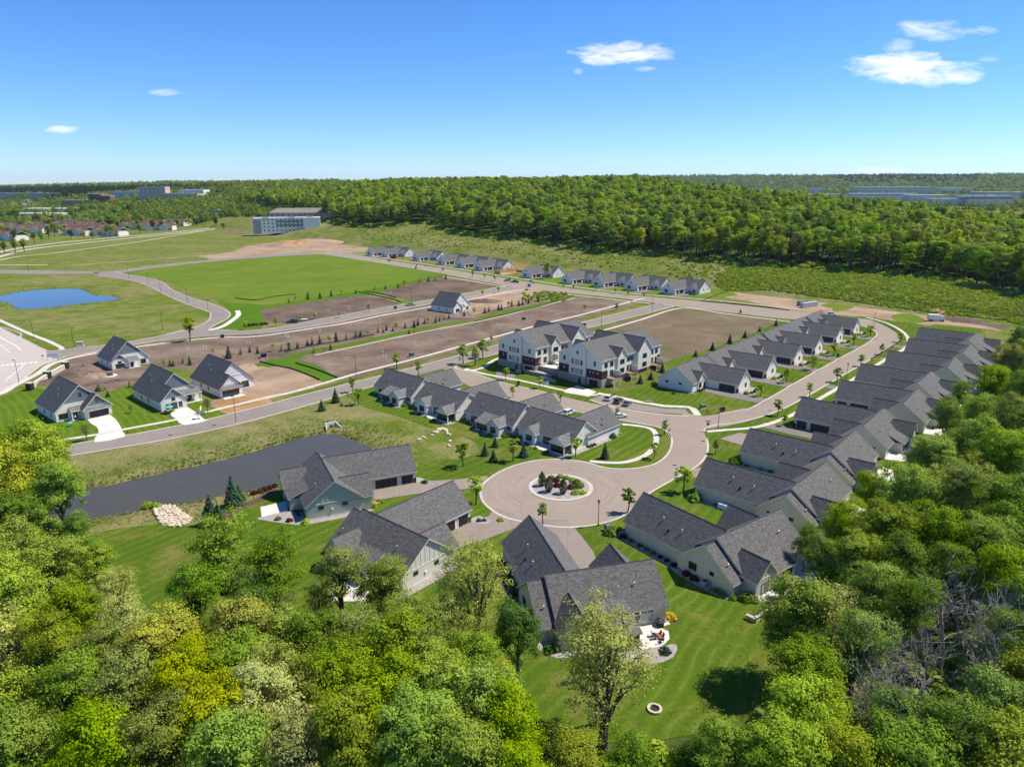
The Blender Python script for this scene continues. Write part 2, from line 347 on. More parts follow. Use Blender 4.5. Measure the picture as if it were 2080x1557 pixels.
LEAF = dict(green=leaf('leaves_green', (.18, .3, .018)), bright=leaf('leaves_bright', (.27, .4, .018)), yellow=leaf('leaves_yellow_green', (.42, .48, .014)),
            olive=leaf('leaves_olive', (.29, .36, .035)), pale=leaf('leaves_pale_catkin', (.42, .48, .1)), deep=leaf('leaves_deep_green', (.1, .21, .02)), dull=leaf('leaves_dull', (.22, .28, .055)),
            brown=leaf('leaves_budding_brown', (.23, .225, .07)), spruce=leaf('spruce_needles', (.045, .09, .03), .3, .1), blue=leaf('blue_spruce_needles', (.05, .105, .055), .3, .1), arbor=leaf('arborvitae_needles', (.085, .095, .035), .3, .1),
            gold=leaf('golden_leaves', (.55, .48, .02)), red=leaf('burgundy_leaves', (.11, .04, .024)), young=leaf('young_leaves', (.33, .46, .018)), dark=leaf('far_leaves_painted_shade', (.03, .055, .028)), far=leaf('far_leaves', (.14, .22, .03)))
# ------------------------------------------------------------------ mesh helpers
class MB:
    def __init__(s, sx=1): s.v = []; s.f = []; s.m = []; s.sx = sx
    def poly(s, pts, mi=0):
        b = len(s.v); s.v += [(p[0]*s.sx, p[1], p[2]) for p in pts]; s.f.append(tuple(range(b, b+len(pts)))); s.m.append(mi)
    def box(s, x0, x1, y0, y1, z0, z1, mi=0):
        c = [(x0, y0, z0), (x1, y0, z0), (x1, y1, z0), (x0, y1, z0), (x0, y0, z1), (x1, y0, z1), (x1, y1, z1), (x0, y1, z1)]
        for q in ((0, 3, 2, 1), (4, 5, 6, 7), (0, 1, 5, 4), (1, 2, 6, 5), (2, 3, 7, 6), (3, 0, 4, 7)): s.poly([c[i] for i in q], mi)
    def hexa(s, lo, hi, mi=0, mside=None):
        n = len(lo); s.poly(lo[::-1], mi if mside is None else mside); s.poly(hi, mi)
        for i in range(n):
            j = (i+1) % n; s.poly([lo[i], lo[j], hi[j], hi[i]], mi if mside is None else mside)
    def slab(s, q, th=.22, mi=0, mside=1): s.hexa([(p[0], p[1], p[2]-th) for p in q], q, mi, mside)
    def prism(s, prof, ax, lo, hi, mi=0):
        f = (lambda a, b, t: (t, a, b)) if ax == 'x' else (lambda a, b, t: (a, t, b))
        A = [f(a, b, lo) for a, b in prof]; B = [f(a, b, hi) for a, b in prof]
        s.hexa(A, B, mi)
    def tube(s, p, q, r0, r1=None, n=6, mi=0, cap=True):
        r1 = r0 if r1 is None else r1
        p = Vector(p); q = Vector(q); d = (q-p).normalized(); a = d.orthogonal().normalized(); b = d.cross(a)
        P = [tuple(p+(a*math.cos(2*math.pi*i/n)+b*math.sin(2*math.pi*i/n))*r0) for i in range(n)]
        Q = [tuple(q+(a*math.cos(2*math.pi*i/n)+b*math.sin(2*math.pi*i/n))*r1) for i in range(n)]
        for i in range(n):
            j = (i+1) % n; s.poly([P[i], P[j], Q[j], Q[i]], mi)
        if cap: s.poly(P[::-1], mi); s.poly(Q, mi)
    def lathe(s, prof, n=10, c=(0, 0, 0), mi=0):
        for (r0, z0), (r1, z1) in zip(prof, prof[1:]):
            for i in range(n):
                a, b = 2*math.pi*i/n, 2*math.pi*(i+1)/n
                s.poly([(c[0]+r0*math.cos(a), c[1]+r0*math.sin(a), c[2]+z0), (c[0]+r0*math.cos(b), c[1]+r0*math.sin(b), c[2]+z0), (c[0]+r1*math.cos(b), c[1]+r1*math.sin(b), c[2]+z1), (c[0]+r1*math.cos(a), c[1]+r1*math.sin(a), c[2]+z1)], mi)
    def build(s, name, mats, parent=None, kind=None):
        me = bpy.data.meshes.new(name); me.from_pydata(s.v, [], s.f)
        mats = mats if isinstance(mats, (list, tuple)) else [mats]
        for m in mats: me.materials.append(m)
        if len(mats) > 1: me.polygons.foreach_set('material_index', np.minimum(s.m, len(mats)-1))
        return link(name, me, parent, kind)
def link(name, me, parent=None, kind=None):
    o = bpy.data.objects.new(name, me); COL.objects.link(o)
    if parent: o.parent = parent
    if kind: o['kind'] = kind
    return o
def tag(o, label, cat, group=None):
    o['label'] = label; o['category'] = cat
    if group: o['group'] = group
    return o
def thing(name, label, cat, loc=(0, 0, 0), rz=0.0, group=None):
    o = bpy.data.objects.new(name, None); COL.objects.link(o); o.empty_display_size = .5
    o.location = loc if len(loc) == 3 else (loc[0], loc[1], 0); o.rotation_euler = (0, 0, rz)
    return tag(o, label, cat, group)
KIDS = {}
def dup(root, loc, rz, label, group=None, scale=None):
    if root.name not in KIDS:
        KIDS[root.name] = [(c, list(c.children)) for c in root.children]
    r = root.copy(); COL.objects.link(r); r.location = loc if len(loc) == 3 else (loc[0], loc[1], 0); r.rotation_euler = (0, 0, rz)
    r['label'] = label
    if group: r['group'] = group
    if scale: r.scale = scale if isinstance(scale, (tuple, list)) else (scale,)*3
    for c, gs in KIDS[root.name]:
        d = c.copy(); COL.objects.link(d); d.parent = r
        for g in gs:
            e = g.copy(); COL.objects.link(e); e.parent = d
    return r
def ordn(i): return ['first', 'second', 'third', 'fourth', 'fifth', 'sixth', 'seventh', 'eighth', 'ninth', 'tenth', 'eleventh', 'twelfth', 'thirteenth', 'fourteenth', 'fifteenth', 'sixteenth', 'seventeenth', 'eighteenth', 'nineteenth', 'twentieth'][i] if i < 20 else '%dth' % (i+1)
# ------------------------------------------------------------------ ground sheet (polar grid, out past the horizon)
rs = [12.0]
while rs[-1] < 16000:
    r = rs[-1]; rs.append(r*(1.0085 if 100 < r < 520 else 1.013))
rs = np.array(rs)
ang = np.concatenate([np.arange(-180, -46, 6), np.arange(-46, 46.01, .3), np.arange(50, 180, 6)])
Rg, Ag = np.meshgrid(rs, np.radians(ang), indexing='ij')
Xg = Rg*np.sin(Ag); Yg = Rg*np.cos(Ag)
Zg = height(Xg.ravel(), Yg.ravel()).reshape(Xg.shape)
nr, na = Xg.shape
vs = np.stack([Xg, Yg, Zg], -1).reshape(-1, 3)
ii, jj = np.meshgrid(np.arange(nr-1), np.arange(na), indexing='ij'); j2 = (jj+1) % na
fs = np.stack([ii*na+jj, (ii+1)*na+jj, (ii+1)*na+j2, ii*na+j2], -1).reshape(-1, 4)[:, ::-1]
me = bpy.data.meshes.new('ground')
me.vertices.add(len(vs)); me.vertices.foreach_set('co', vs.ravel())
me.loops.add(fs.size); me.loops.foreach_set('vertex_index', fs.ravel())
me.polygons.add(len(fs)); me.polygons.foreach_set('loop_start', np.arange(0, fs.size, 4)); me.polygons.foreach_set('loop_total', np.full(len(fs), 4))
me.polygons.foreach_set('use_smooth', np.ones(len(fs), bool)); me.update(calc_edges=True); me.materials.append(M_GROUND)
EDGE_PX = [(480, 418), (546, 426), (592, 431), (646, 442), (707, 457), (770, 461), (818, 457), (862, 452), (903, 455), (919, 471), (987, 479), (1088, 489), (1155, 499), (1222, 509), (1350, 516), (1490, 533), (1578, 539), (1652, 541), (1747, 551), (1870, 562), (1947, 569), (2000, 587), (2080, 604), (2240, 625)]
EDGE = [hit(*p) for p in EDGE_PX]
NRM = np.array((.738, .675))
WOODPOLY = EDGE+[(p[0]+NRM[0]*k, p[1]+NRM[1]*k) for p, k in zip(EDGE[::-1], np.linspace(330, 700, len(EDGE)))]
X1, Y1 = vs[:, 0], vs[:, 1]; rr = np.hypot(X1, Y1)
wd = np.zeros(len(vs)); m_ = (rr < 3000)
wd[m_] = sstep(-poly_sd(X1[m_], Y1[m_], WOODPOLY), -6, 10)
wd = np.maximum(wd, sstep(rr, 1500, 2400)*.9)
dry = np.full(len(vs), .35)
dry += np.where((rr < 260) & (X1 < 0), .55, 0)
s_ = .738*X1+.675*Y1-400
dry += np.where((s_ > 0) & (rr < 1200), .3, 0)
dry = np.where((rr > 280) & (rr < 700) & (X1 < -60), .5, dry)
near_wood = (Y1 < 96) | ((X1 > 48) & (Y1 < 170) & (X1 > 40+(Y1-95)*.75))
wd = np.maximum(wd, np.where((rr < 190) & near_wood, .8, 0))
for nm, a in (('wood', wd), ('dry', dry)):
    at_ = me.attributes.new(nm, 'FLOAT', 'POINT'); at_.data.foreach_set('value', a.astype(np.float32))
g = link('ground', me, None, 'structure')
# water
for nm, P, m in (('pond_water', PONDS['pond_near'], M_WATER), ('far_pond_water', PONDS['pond_far'], M_WATERB)):
    p = np.array(P); c = p.mean(0); b = MB()
    q = []
    for i in range(len(p)):
        d = p[i]-c; q.append((p[i][0]+d[0]/np.linalg.norm(d)*2.5, p[i][1]+d[1]/np.linalg.norm(d)*2.5, WATER_Z-.02))
    b.poly(q); b.build(nm, m, None, 'structure')
# ------------------------------------------------------------------ flat sheets: px outlines projected on the ground
def sheet(name, pts, m, z, smooth=0, world=False, drape=False):
    P = pts if world else polyline_world(pts)
    if smooth: P = catmull(P, smooth, True)
    b = MB()
    if drape: b.poly([(p[0], p[1], hz(*p)+z) for p in P])
    else: b.poly([(p[0], p[1], z) for p in P])
    me = bpy.data.meshes.new(name); me.from_pydata(b.v, [], b.f); me.materials.append(m); me.update()
    if me.polygons[0].normal.z < 0: me.flip_normals()
    return link(name, me, None, 'structure')
def resample(P, n):
    P = np.array(P, float); d = np.r_[0, np.cumsum(np.hypot(*np.diff(P, axis=0).T))]; t = np.linspace(0, d[-1], n)
    return np.stack([np.interp(t, d, P[:, 0]), np.interp(t, d, P[:, 1])], -1)
def path(name, pts, width, m, z, th=.06, world=False, smooth=5, off=0.0, closed=False, drape=False, kind='structure'):
    P = pts if world else polyline_world(pts)
    if smooth: P = catmull(P, smooth, closed)
    P = np.array(P)
    if closed: P = np.vstack([P, P[:1]])
    T = np.gradient(P, axis=0); T /= np.maximum(np.linalg.norm(T, axis=1), 1e-9)[:, None]
    if closed: T[0] = T[-1] = (P[1]-P[-2])/np.linalg.norm(P[1]-P[-2])
    N = np.stack([-T[:, 1], T[:, 0]], -1)
    A = P+N*(off+width/2); B = P+N*(off-width/2); L = np.r_[0, np.cumsum(np.hypot(*np.diff(P, axis=0).T))]
    n = len(P); V = []; F = []
    for i in range(n):
        zt = (hz(*P[i]) if drape else 0)+z
        V += [(*A[i], zt), (*B[i], zt), (*A[i], zt-th), (*B[i], zt-th)]
    for i in range(n-1):
        a, c = 4*i, 4*i+4
        F += [(a, a+1, c+1, c), (a+2, a, c, c+2), (a+1, a+3, c+3, c+1)]
    me = bpy.data.meshes.new(name); me.from_pydata(V, [], F); me.materials.append(m); me.update()
    if me.polygons[0].normal.z < 0: me.flip_normals()
    uv = me.uv_layers.new(name='UVMap'); vi = np.empty(len(me.loops), int); me.loops.foreach_get('vertex_index', vi)
    u = L[vi//4]; v = (vi % 2).astype(float); uv.data.foreach_set('uv', np.stack([u, v], -1).ravel())
    return link(name, me, None, kind)
def band(name, a, b, m, z, smooth=5):
    A = polyline_world(a); B = polyline_world(b)
    if smooth: A = catmull(A, smooth); B = catmull(B, smooth)
    return sheet(name, list(A)+list(B)[::-1], m, z, 0, True)
CURB_Z = .13
def curb(pts, world=False, smooth=5, closed=False, off=0.0, w=.55): return path('kerb', pts, w, M_CURB, CURB_Z, .16, world, smooth, off, closed)
# --- lots, fields and lawns
sheet('field', [(232, 556), (300, 541), (400, 533), (520, 525), (628, 516), (690, 516), (760, 529), (840, 543), (897, 554), (885, 560), (820, 573), (750, 588), (680, 599), (600, 612), (548, 620), (505, 617), (455, 610), (420, 598), (380, 588), (350, 577), (330, 566), (290, 562), (250, 560)], M_FIELD, .03, 3)
sheet('verge', [(505, 617), (548, 620), (600, 612), (680, 599), (750, 588), (820, 573), (885, 560), (905, 557), (900, 563), (800, 590), (700, 608), (600, 628), (530, 634), (540, 652), (530, 668), (470, 668), (425, 669), (460, 650), (470, 632), (440, 612)], M_SWALE, .035)
sheet('bare_lot', [(529, 630), (560, 624), (640, 611), (724, 600), (780, 606), (813, 617), (720, 637), (650, 648), (592, 657), (545, 655), (532, 645)], M_DIRTD, .05)
sheet('bare_lot', [(763, 596), (820, 580), (885, 564), (905, 564), (1016, 579), (940, 594), (868, 609), (825, 608), (800, 603)], M_DIRTD, .05)
sheet('bare_lot', [(300, 697), (430, 684), (525, 677), (700, 652), (866, 620), (1020, 593), (1062, 588), (1120, 592), (1170, 602), (1310, 614), (1180, 650), (1011, 697), (848, 741), (726, 768), (690, 772), (600, 727), (500, 745), (400, 752), (330, 748), (300, 745), (262, 735), (240, 716)], M_DIRT, .04)
sheet('bare_lot', [(945, 598), (1020, 585), (1064, 583), (1105, 586), (1090, 600), (1060, 615), (1000, 630), (960, 640), (940, 625)], M_DIRTT, .05)
path('swale', [(520, 742), (560, 735), (640, 712), (721, 698), (848, 669), (930, 655), (1000, 640), (1100, 618), (1170, 602)], 5.5, M_SWALE, .07, .03)
sheet('verge', [(520, 742), (548, 730), (600, 727), (650, 745), (692, 771), (660, 776), (580, 742), (545, 746)], M_SWALE, .065)
path('verge', [(640, 721), (730, 702), (850, 676), (990, 649), (1100, 622), (1168, 605)], 1.2, M_STONE, .075, .02)
sheet('bare_lot', [(1218, 667), (1300, 644), (1375, 627), (1460, 635), (1570, 648), (1592, 656), (1500, 690), (1420, 715), (1345, 737), (1325, 706), (1290, 680), (1250, 672)], M_DIRTG, .05)
sheet('bare_lot', [(480, 745), (520, 738), (575, 743), (655, 777), (600, 797), (545, 812), (450, 838), (420, 822), (470, 790)], M_DIRTT, .055, 2)
sheet('bare_lot', [(445, 812), (500, 804), (545, 808), (545, 826), (470, 842), (440, 828)], M_DIRTO, .065, 2)
sheet('bare_lot', [(88, 776), (112, 748), (150, 722), (200, 712), (260, 738), (300, 748), (345, 742), (310, 760), (285, 772), (240, 788), (205, 800), (180, 806), (150, 790), (100, 784)], M_DIRT, .045, 2)
sheet('bare_lot', [(1462, 601), (1482, 592), (1540, 588), (1585, 595), (1640, 608), (1700, 613), (1790, 622), (1880, 640), (1985, 655), (2035, 672), (2000, 668), (1900, 658), (1860, 672), (1830, 680), (1780, 655), (1720, 640), (1620, 632), (1520, 612)], M_DIRTT, .028, 2)
sheet('field', [(1810, 640), (1850, 637), (1880, 650), (1870, 656), (1825, 655)], M_FIELD, .045, 2)
sheet('field', [(1665, 620), (1700, 615), (1745, 620), (1700, 633), (1690, 626)], M_FIELD, .045, 2)
sheet('bare_lot', [(1910, 645), (1960, 640), (2010, 645), (2050, 655), (2040, 668), (1990, 660), (1930, 652)], M_DIRTD, .05, 2)
sheet('bare_lot', [(400, 520), (470, 512), (500, 500), (560, 493), (640, 488), (700, 496), (780, 490), (800, 500), (740, 512), (690, 513), (620, 512), (520, 522), (440, 530), (420, 524)], M_DIRTT, .05, 2)
sheet('bare_lot', [(455, 468), (500, 458), (560, 470), (640, 466), (700, 455), (690, 448), (720, 452), (690, 465), (600, 474), (520, 477), (470, 474)], M_DIRT, .05, 2)
path('dirt_track', [(145, 539), (250, 532), (345, 524), (424, 518)], 5, M_DIRTT, .04, .02)
for k, pts in enumerate(([(740, 506), (800, 500), (900, 520), (985, 535), (985, 545), (900, 533), (740, 512)],)): sheet('bare_lot', pts, M_DIRTG, .026)
LAWN = [(700, 801), (740, 826), (812, 846), (868, 867), (925, 879), (965, 897), (979, 917), (940, 931), (850, 939), (842, 962), (770, 985), (700, 990), (640, 1000), (600, 988), (560, 992), (500, 1028), (420, 1065), (380, 1068), (330, 1062), (190, 1080), (170, 1150), (230, 1260), (480, 1420), (1000, 1480), (1180, 1510), (1330, 1505), (1470, 1480), (1580, 1420), (1660, 1320), (1720, 1200), (1830, 1050), (1880, 930), (1970, 800), (2010, 725), (2000, 668), (1880, 660), (1790, 648), (1745, 642), (1650, 644), (1585, 652), (1500, 690), (1420, 715), (1345, 737), (1325, 706), (1290, 682), (1216, 668), (1150, 680), (1011, 712), (930, 745), (762, 785)]
sheet('lawn', LAWN, M_LAWN, .061)
sheet('lawn', [(-60, 830), (0, 806), (60, 788), (150, 795), (205, 803), (240, 790), (285, 776), (330, 790), (400, 815), (440, 830), (478, 841), (410, 858), (300, 884), (190, 899), (60, 908), (-60, 915)], M_LAWN2, .058)
sheet('lawn', [(1082, 602), (1180, 590), (1260, 590), (1360, 600), (1440, 606), (1500, 600), (1458, 575), (1380, 570), (1280, 566), (1180, 557), (1080, 550), (1020, 560)], M_FIELD, .035)
# --- roads
A_LO = [(-120, 960), (60, 938), (163, 922), (346, 891), (479, 862), (600, 830), (698, 802), (762, 783), (830, 766), (905, 747), (926, 741), (941, 737), (1011, 718), (1100, 692), (1199, 665), (1280, 645), (1370, 622)]
A_UP = [(-120, 935), (60, 917), (190, 895), (254, 885), (369, 863), (421, 852), (542, 822), (600, 806), (721, 776), (848, 744), (1011, 700), (1100, 676), (1185, 654), (1265, 634), (1335, 617)]
band('road', A_UP, A_LO, M_ROADG, .08)
B_UP = [(620, 513), (687, 513), (740, 521), (798, 531), (900, 546), (1013, 564), (1155, 586), (1260, 598), (1350, 606), (1480, 618), (1627, 634), (1700, 642), (1748, 647), (1786, 656), (1817, 672), (1830, 684), (1824, 696), (1768, 730), (1708, 765), (1621, 815), (1567, 840), (1520, 855), (1470, 866), (1432, 872)]
B_LO = [(560, 518), (622, 518), (660, 517), (740, 529), (820, 542), (902, 556), (1027, 580), (1067, 586), (1180, 597), (1289, 609), (1370, 622), (1480, 634), (1574, 645), (1660, 652), (1740, 660), (1775, 672), (1780, 682), (1757, 700), (1700, 731), (1624, 773), (1535, 824), (1502, 833), (1460, 841), (1420, 846), (1390, 846)]
band('road', B_UP, B_LO, M_ROAD, .085)
C_UP = [(92, 713), (121, 711), (202, 702), (268, 693), (336, 680), (372, 672), (400, 667), (424, 668), (505, 672), (592, 660), (650, 648), (700, 639), (800, 621), (872, 609), (960, 593), (1027, 580)]
C_LO = [(108, 729), (133, 724), (196, 714), (283, 698), (350, 688), (427, 682), (525, 677), (600, 668), (700, 651), (780, 635), (865, 619), (960, 602), (1020, 592), (1067, 586)]
band('road', C_UP, C_LO, M_ROADG, .09)
F_L = [(-60, 552), (54, 557), (188, 556), (202, 560), (262, 569), (303, 581), (337, 599), (380, 618), (421, 632), (428, 641), (421, 653), (394, 665), (337, 679)]
F_R = [(-60, 547), (60, 549), (200, 551), (232, 550), (252, 556), (320, 569), (350, 589), (380, 602), (438, 620), (464, 633), (467, 641), (460, 648), (440, 658), (424, 668)]
band('road', F_L, F_R, M_ROADG, .095)
band('road', [(210, 554), (300, 541), (424, 528), (500, 521), (560, 516), (622, 512)], [(236, 556), (310, 545), (424, 532), (520, 524), (600, 519), (640, 517)], M_ROADG, .1)
sheet('boulevard', [(-300, 600), (0, 664), (43, 686), (86, 708), (100, 714), (121, 718), (115, 731), (85, 742), (60, 760), (38, 778), (0, 797), (-300, 900)], M_BOUL, .075)
CUL = [(1358, 878), (1365, 895), (1358, 920), (1335, 940), (1300, 950), (1262, 952.5), (1225, 949), (1190, 939), (1150, 934), (1100, 934), (1050, 944), (1010, 961), (985, 980), (976, 998), (982, 1020), (1005, 1040), (1032, 1052.5), (1060, 1059), (1110, 1067.5), (1150, 1071), (1200, 1067.5), (1250, 1055), (1277, 1040), (1300, 1017), (1325, 998), (1380, 967), (1418, 945), (1435, 923), (1438, 904), (1435, 891), (1430, 877), (1432, 868)]
E_UP = [(925, 742), (960, 757), (1018, 776), (1141, 805), (1222, 823), (1335, 840), (1416, 846)]
E_LO = [(900, 750), (935, 775), (1000, 802), (1080, 822), (1182, 839), (1265, 855), (1330, 867), (1353, 875)]
P_ = catmull(polyline_world(CUL), 5)
sheet('road', list(P_)+[at(1425, 845), at(1390, 838)]+[], M_ROAD, .10, 0, True)
band('road', E_UP, E_LO, M_ROAD, .093)
curb(CUL[:-2]); curb([(1430, 876), (1434, 870), (1455, 863), (1500, 858), (1567, 840), (1621, 815), (1708, 765), (1768, 730), (1824, 696), (1830, 684), (1817, 672), (1786, 656), (1748, 647)])
curb(A_UP); curb(A_LO[:9]); curb(A_LO[11:]); curb(B_UP[:18]); curb(B_LO[2:7]); curb(B_LO[7:11]); curb(B_LO[10:-2]); curb(C_UP[1:7]); curb(C_UP[7:]); curb(C_LO[1:]); curb(F_L[2:]); curb(F_R[3:])
curb([(941, 738), (926, 744), (930, 750), (960, 757), (1018, 776), (1100, 795), (1141, 805)])
curb([(1182, 838), (1265, 854), (1330, 866), (1353, 875), (1362, 888)])
# parking bay and its apron
sheet('parking_bay', [(1198, 812), (1222, 803), (1300, 822), (1350, 830), (1392, 831), (1400, 842), (1335, 839), (1250, 828)], M_DRIVE, .105)
path('sidewalk', [(1214, 799), (1255, 807), (1300, 817), (1350, 825), (1398, 827), (1408, 831), (1418, 844)], 2.2, M_WALK, .15, .1, smooth=0)
path('kerb', [(1198, 812), (1250, 828), (1335, 841), (1400, 845)], .7, M_CURB, .115, .03)
curb([(-300, 598), (0, 664), (43, 686), (86, 708), (105, 713), (121, 711)]); curb([(0, 797), (38, 778), (60, 760), (85, 742), (110, 733), (133, 724)])
C0 = (11.3, 152.0)
circ = lambda r, n=40: [(C0[0]+r*math.cos(2*math.pi*i/n), C0[1]+r*math.sin(2*math.pi*i/n)) for i in range(n)]
path('kerb', circ(7.05, 64), .9, M_CURB, .2, .2, True, 0, 0, True)
sheet('island_gravel', circ(6.7), M_GRAVEL, .16, 0, True)
# walks
path('sidewalk', [(-60, 906), (100, 896), (190, 884), (254, 872), (360, 852), (440, 832), (545, 807), (600, 795), (700, 766), (735, 756), (850, 727), (1011, 683), (1100, 659), (1190, 637), (1308, 605.5)], 1.6, M_WALK, .15, .1)
path('verge', [(600, 802), (700, 775), (850, 735), (1011, 692), (1185, 646), (1320, 612)], 1.9, M_VERGE, .07, .02)
path('verge', [(1020, 722), (1200, 671), (1380, 622)], 1.8, M_VERGE, .07, .02)
path('sidewalk', [(941, 752), (962, 752), (985, 745), (1012, 728), (1100, 702), (1208, 676), (1300, 650), (1384, 626), (1470, 637), (1574, 650), (1612, 655)], 1.5, M_WALK, .15, .1)
path('sidewalk', [(690, 518.5), (798, 537), (900, 552), (1013, 571), (1040, 575)], .1, M_WALK, .05, .02)
path('sidewalk', [(687, 510), (760, 521), (900, 542), (1013, 559), (1155, 581), (1260, 594), (1350, 602), (1480, 613), (1627, 629)], 1.5, M_WALK, .15, .1)
path('sidewalk', [(900, 562), (1010, 580), (1028, 583)], 1.4, M_WALK, .15, .1); path('sidewalk', [(1068, 591), (1120, 594), (1185, 602), (1289, 613), (1322, 617)], 1.4, M_WALK, .15, .1)
path('sidewalk', [(196, 718), (283, 704), (427, 687), (525, 683), (640, 666), (700, 657), (780, 640), (865, 625), (960, 607), (1040, 592), (1068, 589)], 1.7, M_WALK, .15, .1)
path('sidewalk', [(-60, 815), (0, 800), (30, 783), (75, 760), (100, 742), (125, 733), (150, 726), (200, 716)], 2.4, M_WALK, .15, .1)
path('sidewalk', [(-60, 624), (0, 651), (60, 678), (100, 694), (124, 706), (124, 711)], 2.0, M_WALK, .15, .1)
path('sidewalk', [(424, 671), (450, 664), (470, 652), (484, 640), (482, 631)], 2.6, M_CONC, .15, .1)
path('sidewalk', [(935, 756), (1000, 772), (1060, 783), (1120, 797), (1170, 810), (1200, 816)], .1, M_WALK, .06, .02)
path('sidewalk', [(945, 749), (985, 760), (1060, 774), (1130, 790), (1190, 802), (1214, 802)], 1.6, M_WALK, .16, .1)
path('sidewalk', [(1264, 862), (1300, 866), (1325, 873), (1333, 888), (1330, 905), (1315, 922), (1290, 934), (1262, 940), (1230, 940), (1198, 937)], 1.5, M_WALK, .16, .1)
path('sidewalk', [(1436, 877), (1470, 874), (1540, 867), (1605, 845), (1660, 813), (1722, 777), (1800, 730), (1840, 706), (1845, 690), (1832, 673), (1800, 656), (1760, 645)], 1.5, M_WALK, .16, .1)
# strips of road paint on the boulevard
for i in range(8):
    x = 2+i*9.6; path('road_marking', [(x, 742.5-i*.95), (x+6.4, 741.9-i*.95)], 1.5, M_MARK, .082, .01, smooth=0)
for pts in ([(10, 775), (52, 738)], [(0, 700), (20, 716)], [(14, 765), (24, 763)], [(14, 708), (24, 707)], [(-30, 760), (10, 752)], [(0, 687), (22, 700)]): path('road_marking', pts, .22, M_MARK, .083, .01, smooth=0)
path('kerb', [(-40, 640), (0, 685), (30, 702), (44, 713)], .9, M_CONC, .17, .15, smooth=2)
# highway beyond the field and its path
path('highway', [(-200, 560), (0, 512), (59, 501), (150, 490), (300, 476.5), (360, 471), (431, 462.5), (462, 456), (481, 447), (496, 438), (530, 428), (560, 421)], 7, M_BOUL, .06, .02)
path('highway', [(-200, 578), (0, 521), (59, 506.5), (150, 495.5), (300, 480), (360, 474), (440, 464.5), (480, 455), (510, 445), (540, 434), (600, 424)], 7, M_BOUL, .065, .02)
path('footpath', [(-200, 600), (0, 528), (100, 515), (209, 501), (300, 488), (357, 478), (438, 464.5)], 2.6, M_WALK, .06, .02)
path('footpath', [(-60, 540), (0, 538.5), (97, 538)], 3, M_WALK, .06, .02)
path('footpath', [(570, 440), (530, 435), (505, 433), (515, 428), (540, 420)], 6, M_ROADG, .07, .02)
# ------------------------------------------------------------------ houses
def win(par, sx, x, y, z, w_, h, d, n=2, rows=1, glass=None, blind=0.0, name='window', frame=None, tr=0):
    """window unit centred at (x,y), sill z, on a wall facing d; frame with bars, one pane object per sash"""
    ax = d[1]; sg = 1 if d[0] == '+' else -1
    fm = frame or M_DARK
    def B(mb, a0, a1, z0, z1, o0, o1):
        if ax == 'y': mb.box(x+a0, x+a1, min(y+sg*o0, y+sg*o1), max(y+sg*o0, y+sg*o1), z0, z1)
        else: mb.box(min(x+sg*o0, x+sg*o1), max(x+sg*o0, x+sg*o1), y+a0, y+a1, z0, z1)
    f = MB(sx); e = .07
    B(f, -w_/2, -w_/2+e, z, z+h, -.05, .06); B(f, w_/2-e, w_/2, z, z+h, -.05, .06); B(f, -w_/2+e, w_/2-e, z, z+e, -.05, .06); B(f, -w_/2+e, w_/2-e, z+h-e, z+h, -.05, .06)
    for i in range(1, n): a = -w_/2+w_*i/n; B(f, a-.04, a+.04, z+e, z+h-e, -.05, .055)
    for i in range(1, rows): B(f, -w_/2+e, w_/2-e, z+h*i/rows-.035, z+h*i/rows+.035, -.05, .05)
    fo = f.build(name, fm, par)
    for i in range(n):
        p = MB(sx); a0 = -w_/2+w_*i/n+.03; a1 = -w_/2+w_*(i+1)/n-.03
        B(p, a0, a1, z+.04, z+h-.04, -.03, .025)
        g = glass or (M_BLIND if rng.random() < blind else (M_GLASS2 if rng.random() < .5 else M_GLASS))
        p.build('pane', g, fo)
    return fo
def gable_roof(par, sx, ax, lo, hi, c, half, ze, zr, m=None, trim=None, halfR=None, zeR=None, name='roof', cap=True):
    m = m or M_ROOF; trim = trim or M_TRIM
    hR = half if halfR is None else halfR; zR = ze if zeR is None else zeR
    f = (lambda a, b, z: (a, b, z)) if ax == 'x' else (lambda a, b, z: (b, a, z))
    mb = MB(sx)
    mb.slab([f(lo, c-half, ze), f(hi, c-half, ze), f(hi, c, zr), f(lo, c, zr)], .22)
    mb.slab([f(lo, c, zr), f(hi, c, zr), f(hi, c+hR, zR), f(lo, c+hR, zR)], .22)
    o = mb.build(name, [m, trim], par)
    if cap:
        k = MB(sx); s1 = (zr-ze)/half; s2 = (zr-zR)/hR
        k.hexa([f(lo+.02, c-.16, zr-.16*s1-.05), f(hi-.02, c-.16, zr-.16*s1-.05), f(hi-.02, c, zr-.05), f(lo+.02, c, zr-.05)], [f(lo+.02, c-.16, zr-.16*s1+.045), f(hi-.02, c-.16, zr-.16*s1+.045), f(hi-.02, c, zr+.045), f(lo+.02, c, zr+.045)])
        k.hexa([f(lo+.02, c, zr-.05), f(hi-.02, c, zr-.05), f(hi-.02, c+.16, zr-.16*s2-.05), f(lo+.02, c+.16, zr-.16*s2-.05)], [f(lo+.02, c, zr+.045), f(hi-.02, c, zr+.045), f(hi-.02, c+.16, zr-.16*s2+.045), f(lo+.02, c+.16, zr-.16*s2+.045)])
        k.build('ridge_cap', M_RIDGE, o)
    return o
